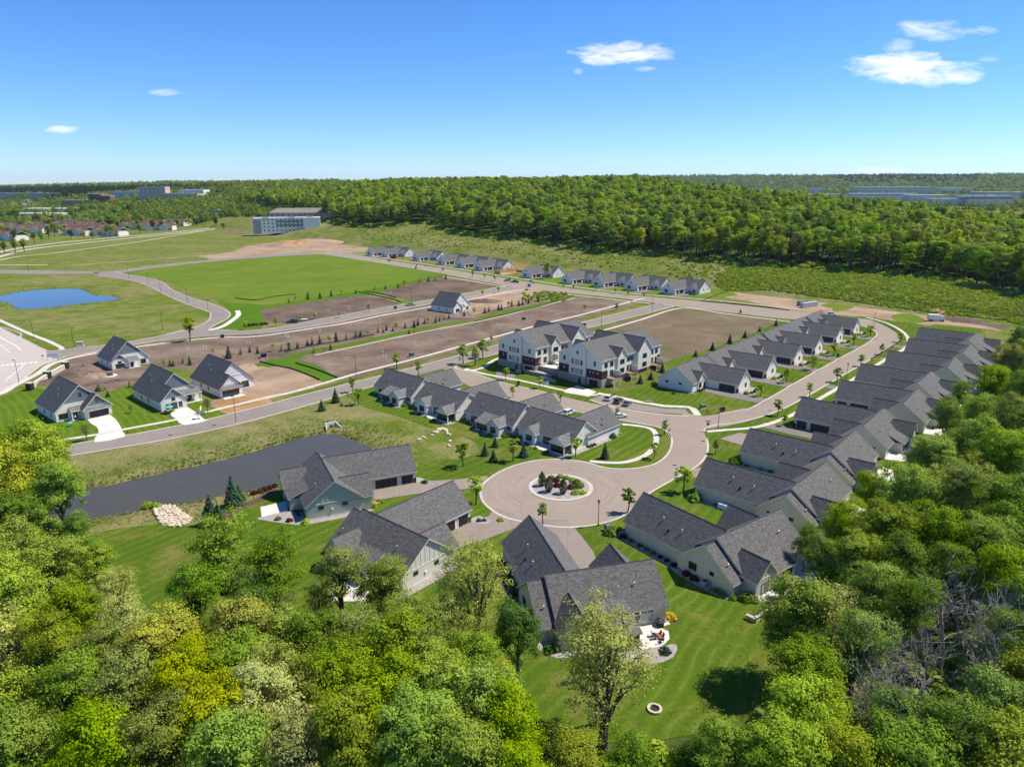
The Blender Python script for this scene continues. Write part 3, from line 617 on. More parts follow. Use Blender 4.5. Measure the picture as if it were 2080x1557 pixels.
def garage_door(par, sx, x, y, w_, h, d, m=None):
    ax = d[1]; sg = 1 if d[0] == '+' else -1; mb = MB(sx); n = 4
    for i in range(n):
        for k in range(max(2, round(w_/1.3))):
            nn = max(2, round(w_/1.3)); a0 = -w_/2+w_*k/nn; a1 = a0+w_/nn; z0 = .02+h*i/n; z1 = z0+h/n-.035
            for (e0, o) in ((0.0, .03), (.09, .05)):
                b0, b1 = a0+.01+e0, a1-.01-e0; zz0, zz1 = z0+e0, z1-e0
                if ax == 'y': mb.box(x+b0, x+b1, min(y-sg*.06, y+sg*o), max(y-sg*.06, y+sg*o), zz0, zz1)
                else: mb.box(min(x-sg*.06, x+sg*o), max(x-sg*.06, x+sg*o), y+b0, y+b1, zz0, zz1)
    o = mb.build('garage_door', m or M_GDOOR, par)
    t = MB(sx)
    for a0, a1, z0, z1 in ((-w_/2-.14, -w_/2, 0, h+.14), (w_/2, w_/2+.14, 0, h+.14), (-w_/2, w_/2, h, h+.14)):
        if ax == 'y': t.box(x+a0, x+a1, min(y-sg*.04, y+sg*.07), max(y-sg*.04, y+sg*.07), z0, z1)
        else: t.box(min(x-sg*.04, x+sg*.07), max(x-sg*.04, x+sg*.07), y+a0, y+a1, z0, z1)
    t.build('door_trim', M_TRIM, par); return o
def battens(par, sx, ax, pos, sgn, c, half, z0, ze, zr, step=.95, m=None, half2=None):
    """raised vertical battens and a band board on a gable wall"""
    mb = MB(sx); half2 = half2 or half
    def B(a0, a1, za, zb):
        lo, hi = min(pos, pos+sgn*.05), max(pos, pos+sgn*.05)
        if ax == 'x': mb.box(lo, hi, a0, a1, za, zb)
        else: mb.box(a0, a1, lo, hi, za, zb)
    a = -half+.3
    while a < half2-.2:
        zt = zr-(zr-ze)*abs(a)/(half if a < 0 else half2)-.25
        if zt > z0+.25: B(c+a-.045, c+a+.045, z0+.1, zt)
        a += step
    ex = (zr-z0-.25)/(zr-ze); B(c-half*min(ex, .98), c+half2*min(ex, .98), z0-.1, z0+.1)
    mb.build('gable_batten', m or M_TRIM, par)
def vents(par, sx, pts):
    for i, (x, y, z) in enumerate(pts):
        mb = MB(sx); mb.tube((x, y, z-.3), (x, y, z+.55), .08, .08, 8); mb.lathe([(.16, .55), (.16, .68), (.02, .74)], 8, (x, y, z))
        mb.build('vent_pipe', M_GALV, par)
def spout(par, sx, x, y, z, dx, dy):
    mb = MB(sx); mb.tube((x, y, z), (x, y, .35), .05, .05, 5); mb.tube((x, y, .38), (x+dx, y+dy, .1), .055, .055, 5); mb.build('downspout', M_TRIMW, par)
def villa(name, label, cat, loc, rz, sx=1, group=None, sid='white', up=None, L=20.9, xg=0.0, gw=5.1, gr=8.0, x0=-6.1, xs=-3.4, x1=15.1, ym=0.0, hw=6.0, zA=7.25, zB=8.0, rear='bump', porch=11.2,
          ent=(11.2, 3.9, 8.5, 7.0), doors=((18.45, 2.8), (13.45, 5.2)), dm=None, roof=None, trim=None, endwin=True, front='plain', hood=False, chim=False):
    t = thing(name, label, cat, loc, rz, group); sd = SID[sid]; up = SID[up] if up else sd; trim = trim or M_TRIM
    ov = .42; he = 3.0; roof = roof or M_ROOF
    sB = (zB-3.05)/(hw+ov); sA = sB
    w_ = MB(sx)
    def pent(c, h, zr, s): return [(c-h, 0), (c+h, 0), (c+h, zr-s*h-.2), (c, zr-.2), (c-h, zr-s*h-.2)]
    w_.prism(pent(ym, hw, zB, sB), 'x', xs if xs is not None else x0, x1)
    if xs is not None: w_.prism(pent(ym, hw-.002, zA, sA), 'x', x0, xs)
    sg = (gr-3.05)/(gw+ov)
    w_.prism([(xg-gw, 0), (xg+gw, 0), (xg+gw, gr-sg*gw-.2), (xg, gr-.2), (xg-gw, gr-sg*gw-.2)], 'y', ym+1.0, L-.35)
    if ent:
        ex, eh, ey, ez = ent; w_.prism([(ex-eh+ov, 0), (ex+eh-ov, 0), (ex+eh-ov, 3.2), (ex, ez-.25), (ex-eh+ov, 3.2)], 'y', ym+1, ey-.35)
    w_.build('wall', [sd], t)
    fd = MB(sx); fd.box(x0-.05, x1+.05, ym-hw-.05, ym+hw+.05, -.2, .28); fd.box(xg-gw-.05, xg+gw+.05, ym+1, L-.3, -.2, .27); fd.build('foundation', M_CONC, t)
    gable_roof(t, sx, 'x', (xs-.25) if xs is not None else x0-ov, x1+ov, ym, hw+ov, 3.05, zB, roof, trim)
    if xs is not None: gable_roof(t, sx, 'x', x0-ov, xs-.02, ym, hw+ov, 3.05-(zB-zA), zA, roof, trim)
    gable_roof(t, sx, 'y', ym+.3, L, xg, gw+ov, 3.05, gr, roof, trim)
    if ent: gable_roof(t, sx, 'y', ym+max(.6, (zB-ez)/sB-.3), ey, ex, eh, 3.1, ez, roof, trim)
    for y, dw in doors: garage_door(t, sx, xg+gw, y, dw, 2.35, '+x', dm)
    pier = MB(sx); pier.box(xg+gw-.35, xg+gw+.12, L-.95, L-.28, 0, 1.25); pier.box(xg+gw-.45, xg+gw+.2, L-1.02, L-.2, 1.25, 1.33); pier.build('brick_pier', M_BRICK, t)
    # garage gable towards the street
    battens(t, sx, 'y', L-.35, 1, xg, gw+ov, 3.3, 3.05, gr, 1.0, trim)
    if front == 'gable': win(t, sx, xg, L-.35, 4.4, .8, 1.3, '+y', 1, 2)
    if front in ('gable', 'low'): win(t, sx, xg-1.2, L-.35, .9, 1.7, 1.5, '+y', 2, 1)
    if hood:
        h = MB(sx); h.slab([(xg-2.4, L+.5, 2.6), (xg, L+.5, 2.6), (xg, L-.34, 3.0), (xg-2.4, L-.34, 3.0)], .12); h.build('window_hood', [M_BLACK, M_BLACK], t)
    # main gable ends
    battens(t, sx, 'x', x1, 1, ym, hw+ov, 3.2, 3.05, zB, 1.1, trim)
    battens(t, sx, 'x', x0, -1, ym, hw+ov, 3.0, 3.05-(zB-zA if xs is not None else 0), zA if xs is not None else zB, 1.1, trim)
    if endwin:
        win(t, sx, x1, ym-3.0, 2.0, 1.1, .75, '+x', 1); win(t, sx, x1, ym+2.0, 2.0, 1.1, .75, '+x', 1)
        mb = MB(sx); mb.box(x1, x1+.22, ym-.9, ym-.55, 1.5, 1.85); mb.build('vent_hood', M_TRIMW, t)
    win(t, sx, x0, ym+2.6, 1.1, 1.8, 1.5, '-x', 2, 2); win(t, sx, x0, ym-1.6, 1.9, .9, .8, '-x', 1)
    if ent:
        ex, eh, ey, ez = ent
        battens(t, sx, 'y', ey-.35, 1, ex, eh, 3.3, 3.1, ez, .9, trim)
        win(t, sx, ex+1.1, ey-.35, .8, 2.0, 1.6, '+y', 2, 2)
        mb = MB(sx); mb.box(ex-2.6, ex-1.6, ey-.35, ey-.25, 0, 2.1); mb.build('front_door', M_DARK, t)
    yr = ym-hw
    if rear == 'bump':
        bx, bh, by = -.7, 3.15, yr-3.3
        g = MB(sx); g.prism([(bx-bh+.35, 0), (bx+bh-.35, 0), (bx+bh-.35, 3.2), (bx, 6.1), (bx-bh+.35, 3.2)], 'y', by+.35, yr+1); g.build('rear_wall', sd, t)
        gable_roof(t, sx, 'y', by, yr+2.6, bx, bh, 3.15, 6.4, roof, trim)
        battens(t, sx, 'y', by+.35, -1, bx, bh, 3.4, 3.15, 6.4, .8, trim)
        win(t, sx, bx, by+.35, .5, 3.0, 1.9, '-y', 3, 1, None, .7)
        yp = ym-porch; r = MB(sx); zp = 2.85
        r.slab([(2.2, yp, zp), (8.4, yp, zp), (8.4, ym-4.4, zB-sB*4.4+.03), (2.2, ym-4.4, zB-sB*4.4+.03)], .2); r.build('porch_roof', [roof, trim], t)
        w2 = MB(sx); w2.box(7.95, 8.15, yp+.35, yr, 0, 2.75); w2.box(2.5, 7.95, yp+.35, yp+.5, 0, .55); w2.box(2.5, 2.7, yp+.35, yr, 0, 2.7)
        w2.build('porch_wall', sd, t)
        win(t, sx, 5.3, yp+.42, .6, 5.0, 2.05, '-y', 4, 1, M_GLASS, 0, 'porch_screen')
        if porch > 10:
            mb = MB(sx); mb.box(2.7, 7.9, yp+.6, yr, 0, .1); mb.build('porch_floor', M_CONC, t)
        win(t, sx, 11.2, yr, .55, 3.4, 1.55, '-y', 3, 1, None, .6, frame=M_TRIM); win(t, sx, 11.2, yr, 2.15, 3.4, .6, '-y', 3, 1, M_GLASS, frame=M_TRIM)
        spout(t, sx, x0+.1, yr-.1, 2.3, -.7, -.8); spout(t, sx, x1-.1, yr-.1, 2.9, .2, -.5); spout(t, sx, -3.6, by+.4, 2.9, .3, -.7)
    elif rear in ('twin_a', 'twin_b'):
        A = rear == 'twin_a'
        def small(cx, hh, yy, zr_, n, wz, scr=False):
            g = MB(sx); g.prism([(cx-hh+.3, 0), (cx+hh-.3, 0), (cx+hh-.3, 2.9), (cx, zr_-.3), (cx-hh+.3, 2.9)], 'y', yy+.35, yr+1); g.build('rear_wall', sd, t)
            gable_roof(t, sx, 'y', yy, yr+2.2, cx, hh, 2.95, zr_, M_ROOFP, trim)
            if scr:
                win(t, sx, cx, yy+.35, .5, 2*hh-1.1, 2.0, '-y', 3, 1, M_GLASS, 0, 'porch_screen'); win(t, sx, cx-hh+.3, (yy+yr)/2+.2, .5, yr-yy-1.0, 2.0, '-x', 2, 1, M_GLASS, 0, 'porch_screen'); win(t, sx, cx+hh-.3, (yy+yr)/2+.2, .5, yr-yy-1.0, 2.0, '+x', 2, 1, M_GLASS, 0, 'porch_screen')
            else: win(t, sx, cx, yy+.35, .8, 2.1, 1.7, '-y', n, 2)
        if A:
            small(0.4, 2.6, yr-3.6, 5.0, 3, 1)
            r = MB(sx); r.slab([(2.0, yr-3.4, 2.7), (7.8, yr-3.4, 2.7), (7.8, yr+.9, 4.4), (2.0, yr+.9, 4.4)], .2); r.build('porch_roof', [M_ROOFP, trim], t)
            w2 = MB(sx); w2.box(7.3, 7.5, yr-3.0, yr, 0, 2.6); w2.box(3.0, 7.3, yr-3.05, yr-2.9, 0, .5); w2.box(3.0, 7.3, yr-3.05, yr-2.9, 2.35, 2.6); w2.build('porch_wall', sd, t)
            win(t, sx, 5.1, yr-2.98, .5, 4.3, 1.9, '-y', 4, 1, M_GLASS, 0, 'porch_screen')
            win(t, sx, 11.0, yr, .4, 3.2, 2.3, '-y', 3, 2); win(t, sx, -2.8, yr, 1.5, 1.4, 1.0, '-y', 2)
        else:
            small(9.0, 2.5, yr-2.3, 5.2, 3, 1); small(-1.6, 2.7, yr-3.4, 5.0, 3, 1, True)
            win(t, sx, 4.0, yr, .4, 3.4, 2.4, '-y', 3, 2)
        spout(t, sx, x0+.1, yr-.1, 2.9, -.3, -.6); spout(t, sx, x1-.1, yr-.1, 2.9, .3, -.6)
    else:
        for k in (2, 8, 12): win(t, sx, k, yr, .8, 2.0, 1.5, '-y', 2)
    spout(t, sx, xg-gw-.1, L-.5, 2.9, -.6, .3)
    vents(t, sx, [(xg-2.6, L*.62, gr-sg*2.6), (xg-3.1, L*.38, gr-sg*3.1), (x1-4.5, ym-3.2, zB-sB*3.2), (x0+1.2, ym-3.9, (zA if xs is not None else zB)-sB*3.9)])
    m = MB(sx); m.box(xg-3.9, xg-3.5, L*.5, L*.5+.4, gr-sg*3.9-.1, gr-sg*3.5+.1); m.build('roof_vent', M_BLACK, t)
    return t
M_ROOFP = mat('faded_grey_shingles', (.16, .155, .155), .9, f_shingle((.165, .16, .158)), .25)
VP = dict(
F1=((832,901),(645,930),8),F2=((921,974),(762,1042),8),F3=((1074.8,1044.6),(1150,1161),8),R1=((1307,998),(1483,1079),8),
R2=((1435,928),(1622,979.5),8),R3=((1523,868),(1699,907),8),R4=((1628.5,805.4),(1788.6,835),8),R5=((1707.8,770.2),(1853.5,793.3),8),
R6=((1748.2,737),(1883.8,757.2),8),R7=((1804.5,711),(1932.8,726.9),8),R8=((1844.9,686.5),(1967.5,701),8),R9=((1866.5,664),(1987.7,677.9),8),
M1=((1516.7,751.2),(1417.3,734.2),7.2),M2=((1571.7,724.7),(1478.7,711),7.2),M3=((1626.7,700.4),(1536.8,687.3),7.2),M4=((1668,681.3),(1582.3,670.8),7.2),
M5=((1710.3,661.3),(1628.9,651.7),7.2),M6=((1744.2,646.4),(1665.9,638),7.2),
B1=((749.2,502.3),(787.7,496.2),8),B2=((779.2,504.6),(818.5,500),8),B3=((843.1,511.2),(883.8,508.5),8),B4=((894.6,518.5),(934.6,515.1),8),B5=((933.1,523.8),(974.6,520),8),
B6=((970.8,529.2),(1015.4,525.7),8),B7=((1012,536.5),(1058,532.5),8),B8=((1068.3,542.4),(1109.7,537.8),8),B9=((1150,552.9),(1192.5,546.8),8),B10=((1213.7,558.6),(1256.1,552.1),8),B11=((1281.3,565),(1323.7,558.2),8),B12=((1357,571.7),(1399.4,564.2),8),
P1=((919,745),(850,764),8),P2=((1008,769),(930,789),8),P3=((1120,792),(1045,815),8),P4=((1234,818),(1165,846),8))
def frame_of(k, ang=None, anchor='apex', L=None):
    a, b, z = VP[k]; A = at(*a, z); B = at(*b, z)
    rz = math.atan2(A[1]-B[1], A[0]-B[0])-math.pi/2 if ang is None else R(ang)-math.pi/2
    if L: vy = (-math.sin(rz), math.cos(rz)); B = (A[0]-vy[0]*L, A[1]-vy[1]*L)
    return (B[0], B[1], 0), rz
HOUSE = {}
H = 'single storey house with charcoal roof '
def fr(k, label, group, **kw):
    loc, rz = frame_of(k, kw.pop('ang', None), L=kw.get('L', 20.9))
    HOUSE[k] = villa('house', label, 'house', loc, rz, group=group, **kw)
GC = 'houses around the turning circle'; GR = 'houses along the woods edge'; GM = 'houses along the inside of the curved street'; GB = 'houses along the far street'; GP = 'houses backing onto the pond'
fr('F1', 'sage green sided house with three bay garage between pond and turning circle', GC, sid='sage', x1=14.3, porch=8.9, ent=(10.4, 3.9, 8.3, 6.9))
fr('F2', 'pale sided house in front of the sage green house, trees against its rear porch', GC, sid='pale', x1=14.6, porch=9.2, ent=(10.7, 3.9, 8.0, 6.9))
fr('F3', 'beige house closest to the camera with curved patio and big lawn', GC, sid='taupe', porch=11.6)
fr('R1', 'beige house right of the closest house, low stone wall beside its patio', GC, sid='cream', porch=8.8)
fr('R2', 'beige house right of the turning circle with white generator by its garage wall', GR, sid='cream', porch=8.8)
fr('R3', 'beige house with two white vent pipes beside a shared garage court', GR, sid='cream', porch=8.8)
RK = dict(sid='cream', sx=-1, porch=8.8)
proto = None
for k, lb in (('R4', 'house by the woods with two dark garage doors facing the garage court'), ('R5', 'house by the woods with garage doors, next beyond the garage court house'), ('R6', 'house by the woods, sixth roof along from the turning circle'), ('R7', 'house by the woods, third garage wing from the far end of its row'),
              ('R8', 'house by the woods, last but one roof of its row'), ('R9', 'house by the woods, last roof of its row by the dirt track')):
    loc, rz = frame_of(k, None, L=20.9)
    if proto is None: proto = HOUSE[k] = villa('house', lb, 'house', loc, rz, group=GR, **RK)
    else: HOUSE[k] = dup(proto, loc, rz, lb, GR)
MKW = dict(sid='white', L=18.0, xg=0, gw=4.9, gr=7.2, x0=-8.6, xs=-6.0, x1=14.2, ym=-1.0, hw=6.6, zA=7.4, zB=8.2, rear=None, ent=(8.0, 3.2, 6.2, 6.2), doors=((13.6, 5.6),), dm=M_GDOORB, front='gable')
proto = None
for i, k in enumerate(('M1', 'M2', 'M3', 'M4', 'M5', 'M6')):
    lb = ('white house at the street corner with blank gable end facing the lawn', 'white house with double garage, second along inside of the curve', 'white house with double garage, third along inside of the curve', 'white house with double garage, fourth along inside of the curve', 'white house with double garage, last but one inside of the curve', 'white house at far end inside of the curve, white car behind')[i]
    loc, rz = frame_of(k, -40, L=18.0)
    if proto is None: proto = HOUSE[k] = villa('house', lb, 'house', loc, rz, group=GM, **MKW)
    else: HOUSE[k] = dup(proto, loc, rz, lb, GM)
PL = dict(P1=('white house at left end of pond row, shed porch and small rear gable', 'twin_a', 47), P2=('white house with two small rear gables, second from left in pond row', 'twin_b', 47), P3=('white house with shed porch roof, third from left in pond row', 'twin_a', 47), P4=('white house at right end of pond row with screened porch and tall gable', 'twin_b', 47.5))
for k, (lb, rr_, an) in PL.items():
    fr(k, lb, GP, ang=an, sid='grey' if k in ('P1', 'P3') else 'white', sx=-1, L=16.0, gw=4.6, gr=7.6, x0=-4.2, xs=None, x1=14.6, ym=0, hw=5.6, zB=8.0 if k in ('P1', 'P3') else 7.5, rear=rr_, ent=None, doors=((12, 4.8),), trim=M_TRIMW)
BKW = dict(sid='white', sx=-1, L=22.6, gw=4.9, gr=8.0, x0=-4.6, xs=None, x1=14.6, ym=2.0, hw=6.6, zB=8.3, rear=None, ent=(9.6, 3.2, 9.4, 6.6), doors=((18.6, 2.6), (14.0, 4.8)), front='gable', hood=True, trim=M_TRIMW)
proto = None
BL = {'B1': 'white house at the far left end of the far street row', 'B2': 'white house behind the red dumpster, second from left of the far row', 'B3': 'white house right of the red dumpster on the far street', 'B4': 'white house fourth from left on the far street', 'B5': 'white house fifth from left on the far street', 'B6': 'white house just left of the timber framed building site',
      'B8': 'white house just right of the timber framed site with a green tree', 'B9': 'white house two right of the timber framed site', 'B10': 'white house three right of the timber framed site', 'B11': 'white house last but one at right end of the far row', 'B12': 'white house at right end of the far row, dark car on its drive'}
for k, lb in BL.items():
    loc, rz = frame_of(k, -136, L=22.6)
    if proto is None: proto = HOUSE[k] = villa('house', lb, 'house', loc, rz, group=GB, **BKW)
    else: HOUSE[k] = dup(proto, loc, rz, lb, GB)
# --- steep roofed cottages on the left
def cottage(label, loc, rz, Wd, Ln, y0, wings, sid, up, zr=10.2, group='steep roofed cottages', porch=None, gdoor=None, trim=None, shade=None, wrap=False):
    t = thing('cottage', label, 'house', loc, rz, group); sd = SID[sid]; us = SID[up]; trim = trim or M_TRIMW; ov = .45
    h = Wd/2; sl_ = (zr-3.1)/(h+ov)
    m = MB(); m.prism([(0, 0), (Wd, 0), (Wd, zr-sl_*h-.2), (h, zr-.2), (0, zr-sl_*h-.2)], 'y', y0, Ln)
    for (a, b, yf, wz) in wings:
        c = (a+b)/2; m.prism([(a+.02, 0), (b, 0), (b, 3.0), (c, wz-.25), (a+.02, 3.0)], 'y', yf, y0+1.5)
    m.build('wall', sd, t)
    fd = MB(); fd.box(-.05, Wd+.05, y0-.05, Ln+.05, -.2, .3)
    for (a, b, yf, wz) in wings: fd.box(a-.04, b+.05, yf-.05, y0, -.2, .29)
    fd.build('foundation', M_BLOCK, t)
    gable_roof(t, 1, 'y', y0-ov, Ln+ov, h, h+ov, 3.1, zr, M_ROOFB, trim)
    for (a, b, yf, wz) in wings:
        c = (a+b)/2; hh = (b-a)/2+ov
        gable_roof(t, 1, 'y', yf-ov, y0+max(2.2, (wz-3.1)/sl_*.9), c, hh, 3.1, wz, M_ROOFB, trim)
        # upper gable panel
        k = MB(); hp = hh*(wz-4.2)/(wz-3.1); k.prism([(c-hp+.15, 4.25), (c+hp-.15, 4.25), (c, wz-.42)], 'y', yf-.07, yf-.005); k.build('gable_panel', us, t)
        battens(t, 1, 'y', yf-.07, -1, c, hh, 4.2, 3.1, wz, .5, us)
    k = MB(); zc = 5.6; hp = (h+ov)*(zr-zc)/(zr-3.1); k.prism([(h-hp+.2, zc), (h+hp-.2, zc), (h, zr-.42)], 'y', y0-.07, y0-.005); k.build('gable_panel', us, t)
    battens(t, 1, 'y', y0-.07, -1, h, h+ov, zc, 3.1, zr, .6, us)
    if porch:
        a, b, yf, z0, z1 = porch
        r = MB(); r.slab([(a, yf, z0), (b, yf, z0), (b, y0+.2, z1), (a, y0+.2, z1)], .18); r.build('porch_roof', [M_ROOFP, trim], t)
        p = MB()
        for x in (a+.35, b-.35): p.box(x-.12, x+.12, yf+.25, yf+.5, 0, z0-.1)
        p.build('porch_post', trim, t); q = MB(); q.box(a, b, yf+.1, y0, 0, .15); q.build('porch_floor', M_CONC, t)
        mb = MB(); mb.box((a+b)/2-.5, (a+b)/2+.5, y0-.08, y0-.01, .15, 2.3); mb.build('front_door', M_DARK, t)
    if gdoor:
        x, y, w_, pent = gdoor; garage_door(t, 1, x, y, w_, 2.35, '-y', M_DARK)
        if pent:
            r = MB(); r.slab([(x-w_/2-.7, y-1.0, 2.75), (x+w_/2+.7, y-1.0, 2.75), (x+w_/2+.7, y+.05, 3.7), (x-w_/2-.7, y+.05, 3.7)], .14); r.build('pent_roof', [M_ROOFP, trim], t)
    for yy in (y0+4, y0+9.5): win(t, 1, 0, yy, 1.1, .8, 1.3, '-x', 1)
    vents(t, 1, [(h*.45, y0+Ln*.35, zr-sl_*h*.55), (h*.6, y0+Ln*.5, zr-sl_*h*.4)])
    return t
def cloc(px, py, wdir): p = at(px, py); return (p[0], p[1], 0), math.atan2(wdir[1], wdir[0])
l, rz = cloc(115.4, 859.2, (.655, .755))
c = HOUSE['L1'] = cottage('cottage with blue gables, curved drive and dark double garage door', l, rz, 14.4, 16.6, 0, [(6.6, 14.2, -3.3, 7.3)], 'pale', 'blue', porch=(3.6, 6.8, -1.6, 2.9, 4.2), gdoor=(10.6, -3.3, 5.4, True))
win(c, 1, 2.0, 0, .8, 2.4, 1.7, '-y', 2, 2); win(c, 1, 7.2, -.07, 6.6, .9, 1.3, '-y', 1, 2); win(c, 1, 10.4, -3.37, 4.7, .8, 1.3, '-y', 1, 2)
l, rz = cloc(328.8, 837.6, (.687, .727))
c = HOUSE['L2'] = cottage('cottage with tall dark gable window beside pale drive with white stand', l, rz, 14.2, 23, 6, [(0, 7.8, 0, 7.2)], 'pale', 'blue', porch=(7.6, 14.4, 3.4, 3.0, 4.4))
win(c, 1, 3.9, 0, .1, 2.0, 2.3, '-y', 2); win(c, 1, 2.0, 0, .6, 1.1, 1.7, '-y', 1); win(c, 1, 5.9, 0, .6, 1.1, 1.7, '-y', 1); win(c, 1, 3.9, 0, 3.0, 1.1, 2.3, '-y', 1, 2); win(c, 1, 10.4, 6, .6, 3.0, 1.9, '-y', 3)
l, rz = cloc(448, 808.7, (.69, .724))
c = HOUSE['L3'] = cottage('unfinished cottage in white wrap with open garage on orange earth', l, rz, 14.0, 22, 4.6, [(0, 7.6, 0, 7.2)], 'wrap', 'wrap', trim=M_SOFF)
mb = MB(); mb.box(.8, 6.6, -.04, .3, 0, 2.5); mb.build('garage_shade_slab', M_GLASS, c)  # solid dark slab in place of the shaded space inside the open garage
r = MB(); r.slab([(.2, -1.3, 2.7), (7.6, -1.3, 2.7), (7.6, .1, 3.7), (.2, .1, 3.7)], .14); r.build('pent_roof', [M_ROOFP, M_SOFF], c)
win(c, 1, 11, 4.6, .7, 2.6, 2.2, '-y', 3)
l, rz = cloc(229.3, 752.5, (.69, .724))
c = HOUSE['L4'] = cottage('white cottage with porch beside a brown earth mound', l, rz, 13.6, 15.4, 1.4, [(0, 5.6, 0, 6.0)], 'white', 'blue', porch=(5.4, 9.6, -1.4, 2.7, 4.2))
win(c, 1, 2.8, 0, .5, 3.2, 1.7, '-y', 3); win(c, 1, 2.8, 0, 2.4, 1.3, .8, '-y', 1); win(c, 1, 11.6, 1.4, .6, 2.0, 1.8, '-y', 2)
l, rz = cloc(922, 637.3, (.61, .79))
c = HOUSE['C'] = cottage('lone white cottage among bare lots in mid distance', l, rz, 15.0, 16.8, 1.4, [(0, 6.2, 0, 6.2)], 'white', 'white', porch=(6.0, 9.4, -1.2, 2.7, 4.2), zr=10)
win(c, 1, 3.1, 0, .6, 3.0, 1.8, '-y', 2, 2); win(c, 1, 12.4, 1.4, .6, 2.6, 1.8, '-y', 2, 2)
# --- three storey townhouse blocks
def townhouse(label, loc, rz, Wd, Ln, decks):
    t = thing('townhouse_block', label, 'townhouse', loc, rz, 'three storey townhouse blocks'); zr = 14.6; ze = 9.6; h = Wd/2; ov = .4; s = (zr-ze)/(h+ov)
    w_ = MB(); w_.prism([(0, 5.9), (Wd, 5.9), (Wd, zr-s*h-.25), (h, zr-.25), (0, zr-s*h-.25)], 'y', 0, Ln)
    w_.prism([(5.2, 2.9), (12.6, 2.9), (12.6, zr-s*(12.6-h)-.25), (h, zr-.3), (5.2, zr-s*(h-5.2)-.3)], 'y', -.6, 0.0); w_.build('wall', SID['pale'], t)
    b = MB(); b.box(0, Wd, .02, Ln-.02, 2.9, 5.9); b.build('brick_wall', M_BRICK, t)
    b = MB(); b.box(-.12, Wd+.12, -.1, Ln+.1, -.3, 2.9); b.box(5.1, 12.7, -.72, -.1, -.3, 2.9); b.build('stone_base', M_BLOCK, t)
    p = MB(); 
    for y0, y1 in ((3, 10), (14, 22), (27, 34)): p.box(Wd-.02, Wd+.06, y0, y1, 2.95, 5.9)
    p.build('siding_panel', SID['pale'], t)
    gable_roof(t, 1, 'y', -.5, Ln+.5, h, h+ov, ze, zr, M_ROOF, M_TRIMW)
    for (y0, y1, z, out) in ((8.0, 13.5, 12.6, .7), (19.5, 28.5, 14.3, 1.2)):
        c = (y0+y1)/2; g = MB(); g.prism([(y0+.3, 3), (y1-.3, 3), (y1-.3, ze), (c, z-.3), (y0+.3, ze)], 'x', Wd-1, Wd+out); g.build('bay_wall', SID['pale'], t)
        gable_roof(t, 1, 'x', Wd-(z-ze)/s-.8, Wd+out+.4, c, (y1-y0)/2+.1, ze, z, M_ROOF, M_TRIMW)
        for zz in (3.6, 6.8): win(t, 1, Wd+out, c, zz, 2.6, 1.7, '+x', 3, 1)
        g = MB(); g.prism([(y0+.3, 3), (y1-.3, 3), (y1-.3, ze), (c, z-.3), (y0+.3, ze)], 'x', -out, 1); g.build('bay_wall', SID['pale'], t)
        gable_roof(t, 1, 'x', -out-.4, (z-ze)/s+.8, c, (y1-y0)/2+.1, ze, z, M_ROOF, M_TRIMW)
    for y in (2.2, 5.4, 15.5, 17.6, 30.5, 33.5):
        win(t, 1, Wd+.06, y, 6.9, 1.7, 1.6, '+x', 2); win(t, 1, Wd+.06, y, 3.4, 1.8, 2.1, '+x', 2, 1, None, .3)
    # end wall
    for z in (3.4, 6.7): win(t, 1, 8.9, -.6, z, 2.0, 1.8, '-y', 1, 1, M_BLIND); win(t, 1, 6.9, -.6, z, .8, 1.8, '-y', 1); win(t, 1, 10.9, -.6, z, .8, 1.8, '-y', 1)
    win(t, 1, 9, -.6, 10.4, .8, 1.2, '-y', 1); win(t, 1, 2.6, 0, 7.2, .9, 1.7, '-y', 1); win(t, 1, 16.2, 0, 7.2, .9, 1.7, '-y', 1); win(t, 1, 2.6, .02, 4.0, .7, 1.4, '-y', 1, 1, M_BLIND)
    for x in (14.3, 15.7, 17.6): mb = MB(); mb.box(x-.2, x+.2, -.16, .02, 4.7, 5.0); mb.build('vent_hood', M_TRIMW, t)
    garage_door(t, 1, 16.0, -.1, 4.0, 2.4, '-y', M_GDOORB)
    mb = MB(); mb.box(9.8, 10.8, -.8, -.7, 0, 2.2); mb.build('front_door', M_BLACK, t); mb = MB()
    for x in (8.3, 8.8, 9.2): mb.box(x, x+.3, -.85, -.7, 1.0, 1.6)
    mb.build('utility_meter', M_GALV, t)
    for y in (decks or ()):
        d = MB(); d.box(Wd+.13, Wd+3.2, y, y+3.8, 2.85, 3.0); d.build('deck', M_SOFF, t)
        d = MB()
        for x, yy in ((Wd+3.0, y+.2), (Wd+3.0, y+3.6)): d.box(x-.1, x+.1, yy-.1, yy+.1, 0, 2.85)
        d.build('deck_post', M_TRIMW, t)
        d = MB(); d.box(Wd+.1, Wd+3.0, y+3.82, y+4.0, 3.0, 5.3); d.build('privacy_wall', SID['pale'], t)
        d = MB(); d.box(Wd+3.1, Wd+3.16, y, y+3.8, 3.9, 3.97); d.box(Wd+.13, Wd+3.1, y, y+.06, 3.9, 3.97)
        for k in range(14): d.box(Wd+3.11, Wd+3.15, y+.14+k*.27, y+.17+k*.27, 3.0, 3.9)
        for k in range(10): d.box(Wd+.3+k*.29, Wd+.33+k*.29, y+.01, y+.05, 3.0, 3.9)
        d.build('railing', M_BLACK, t)
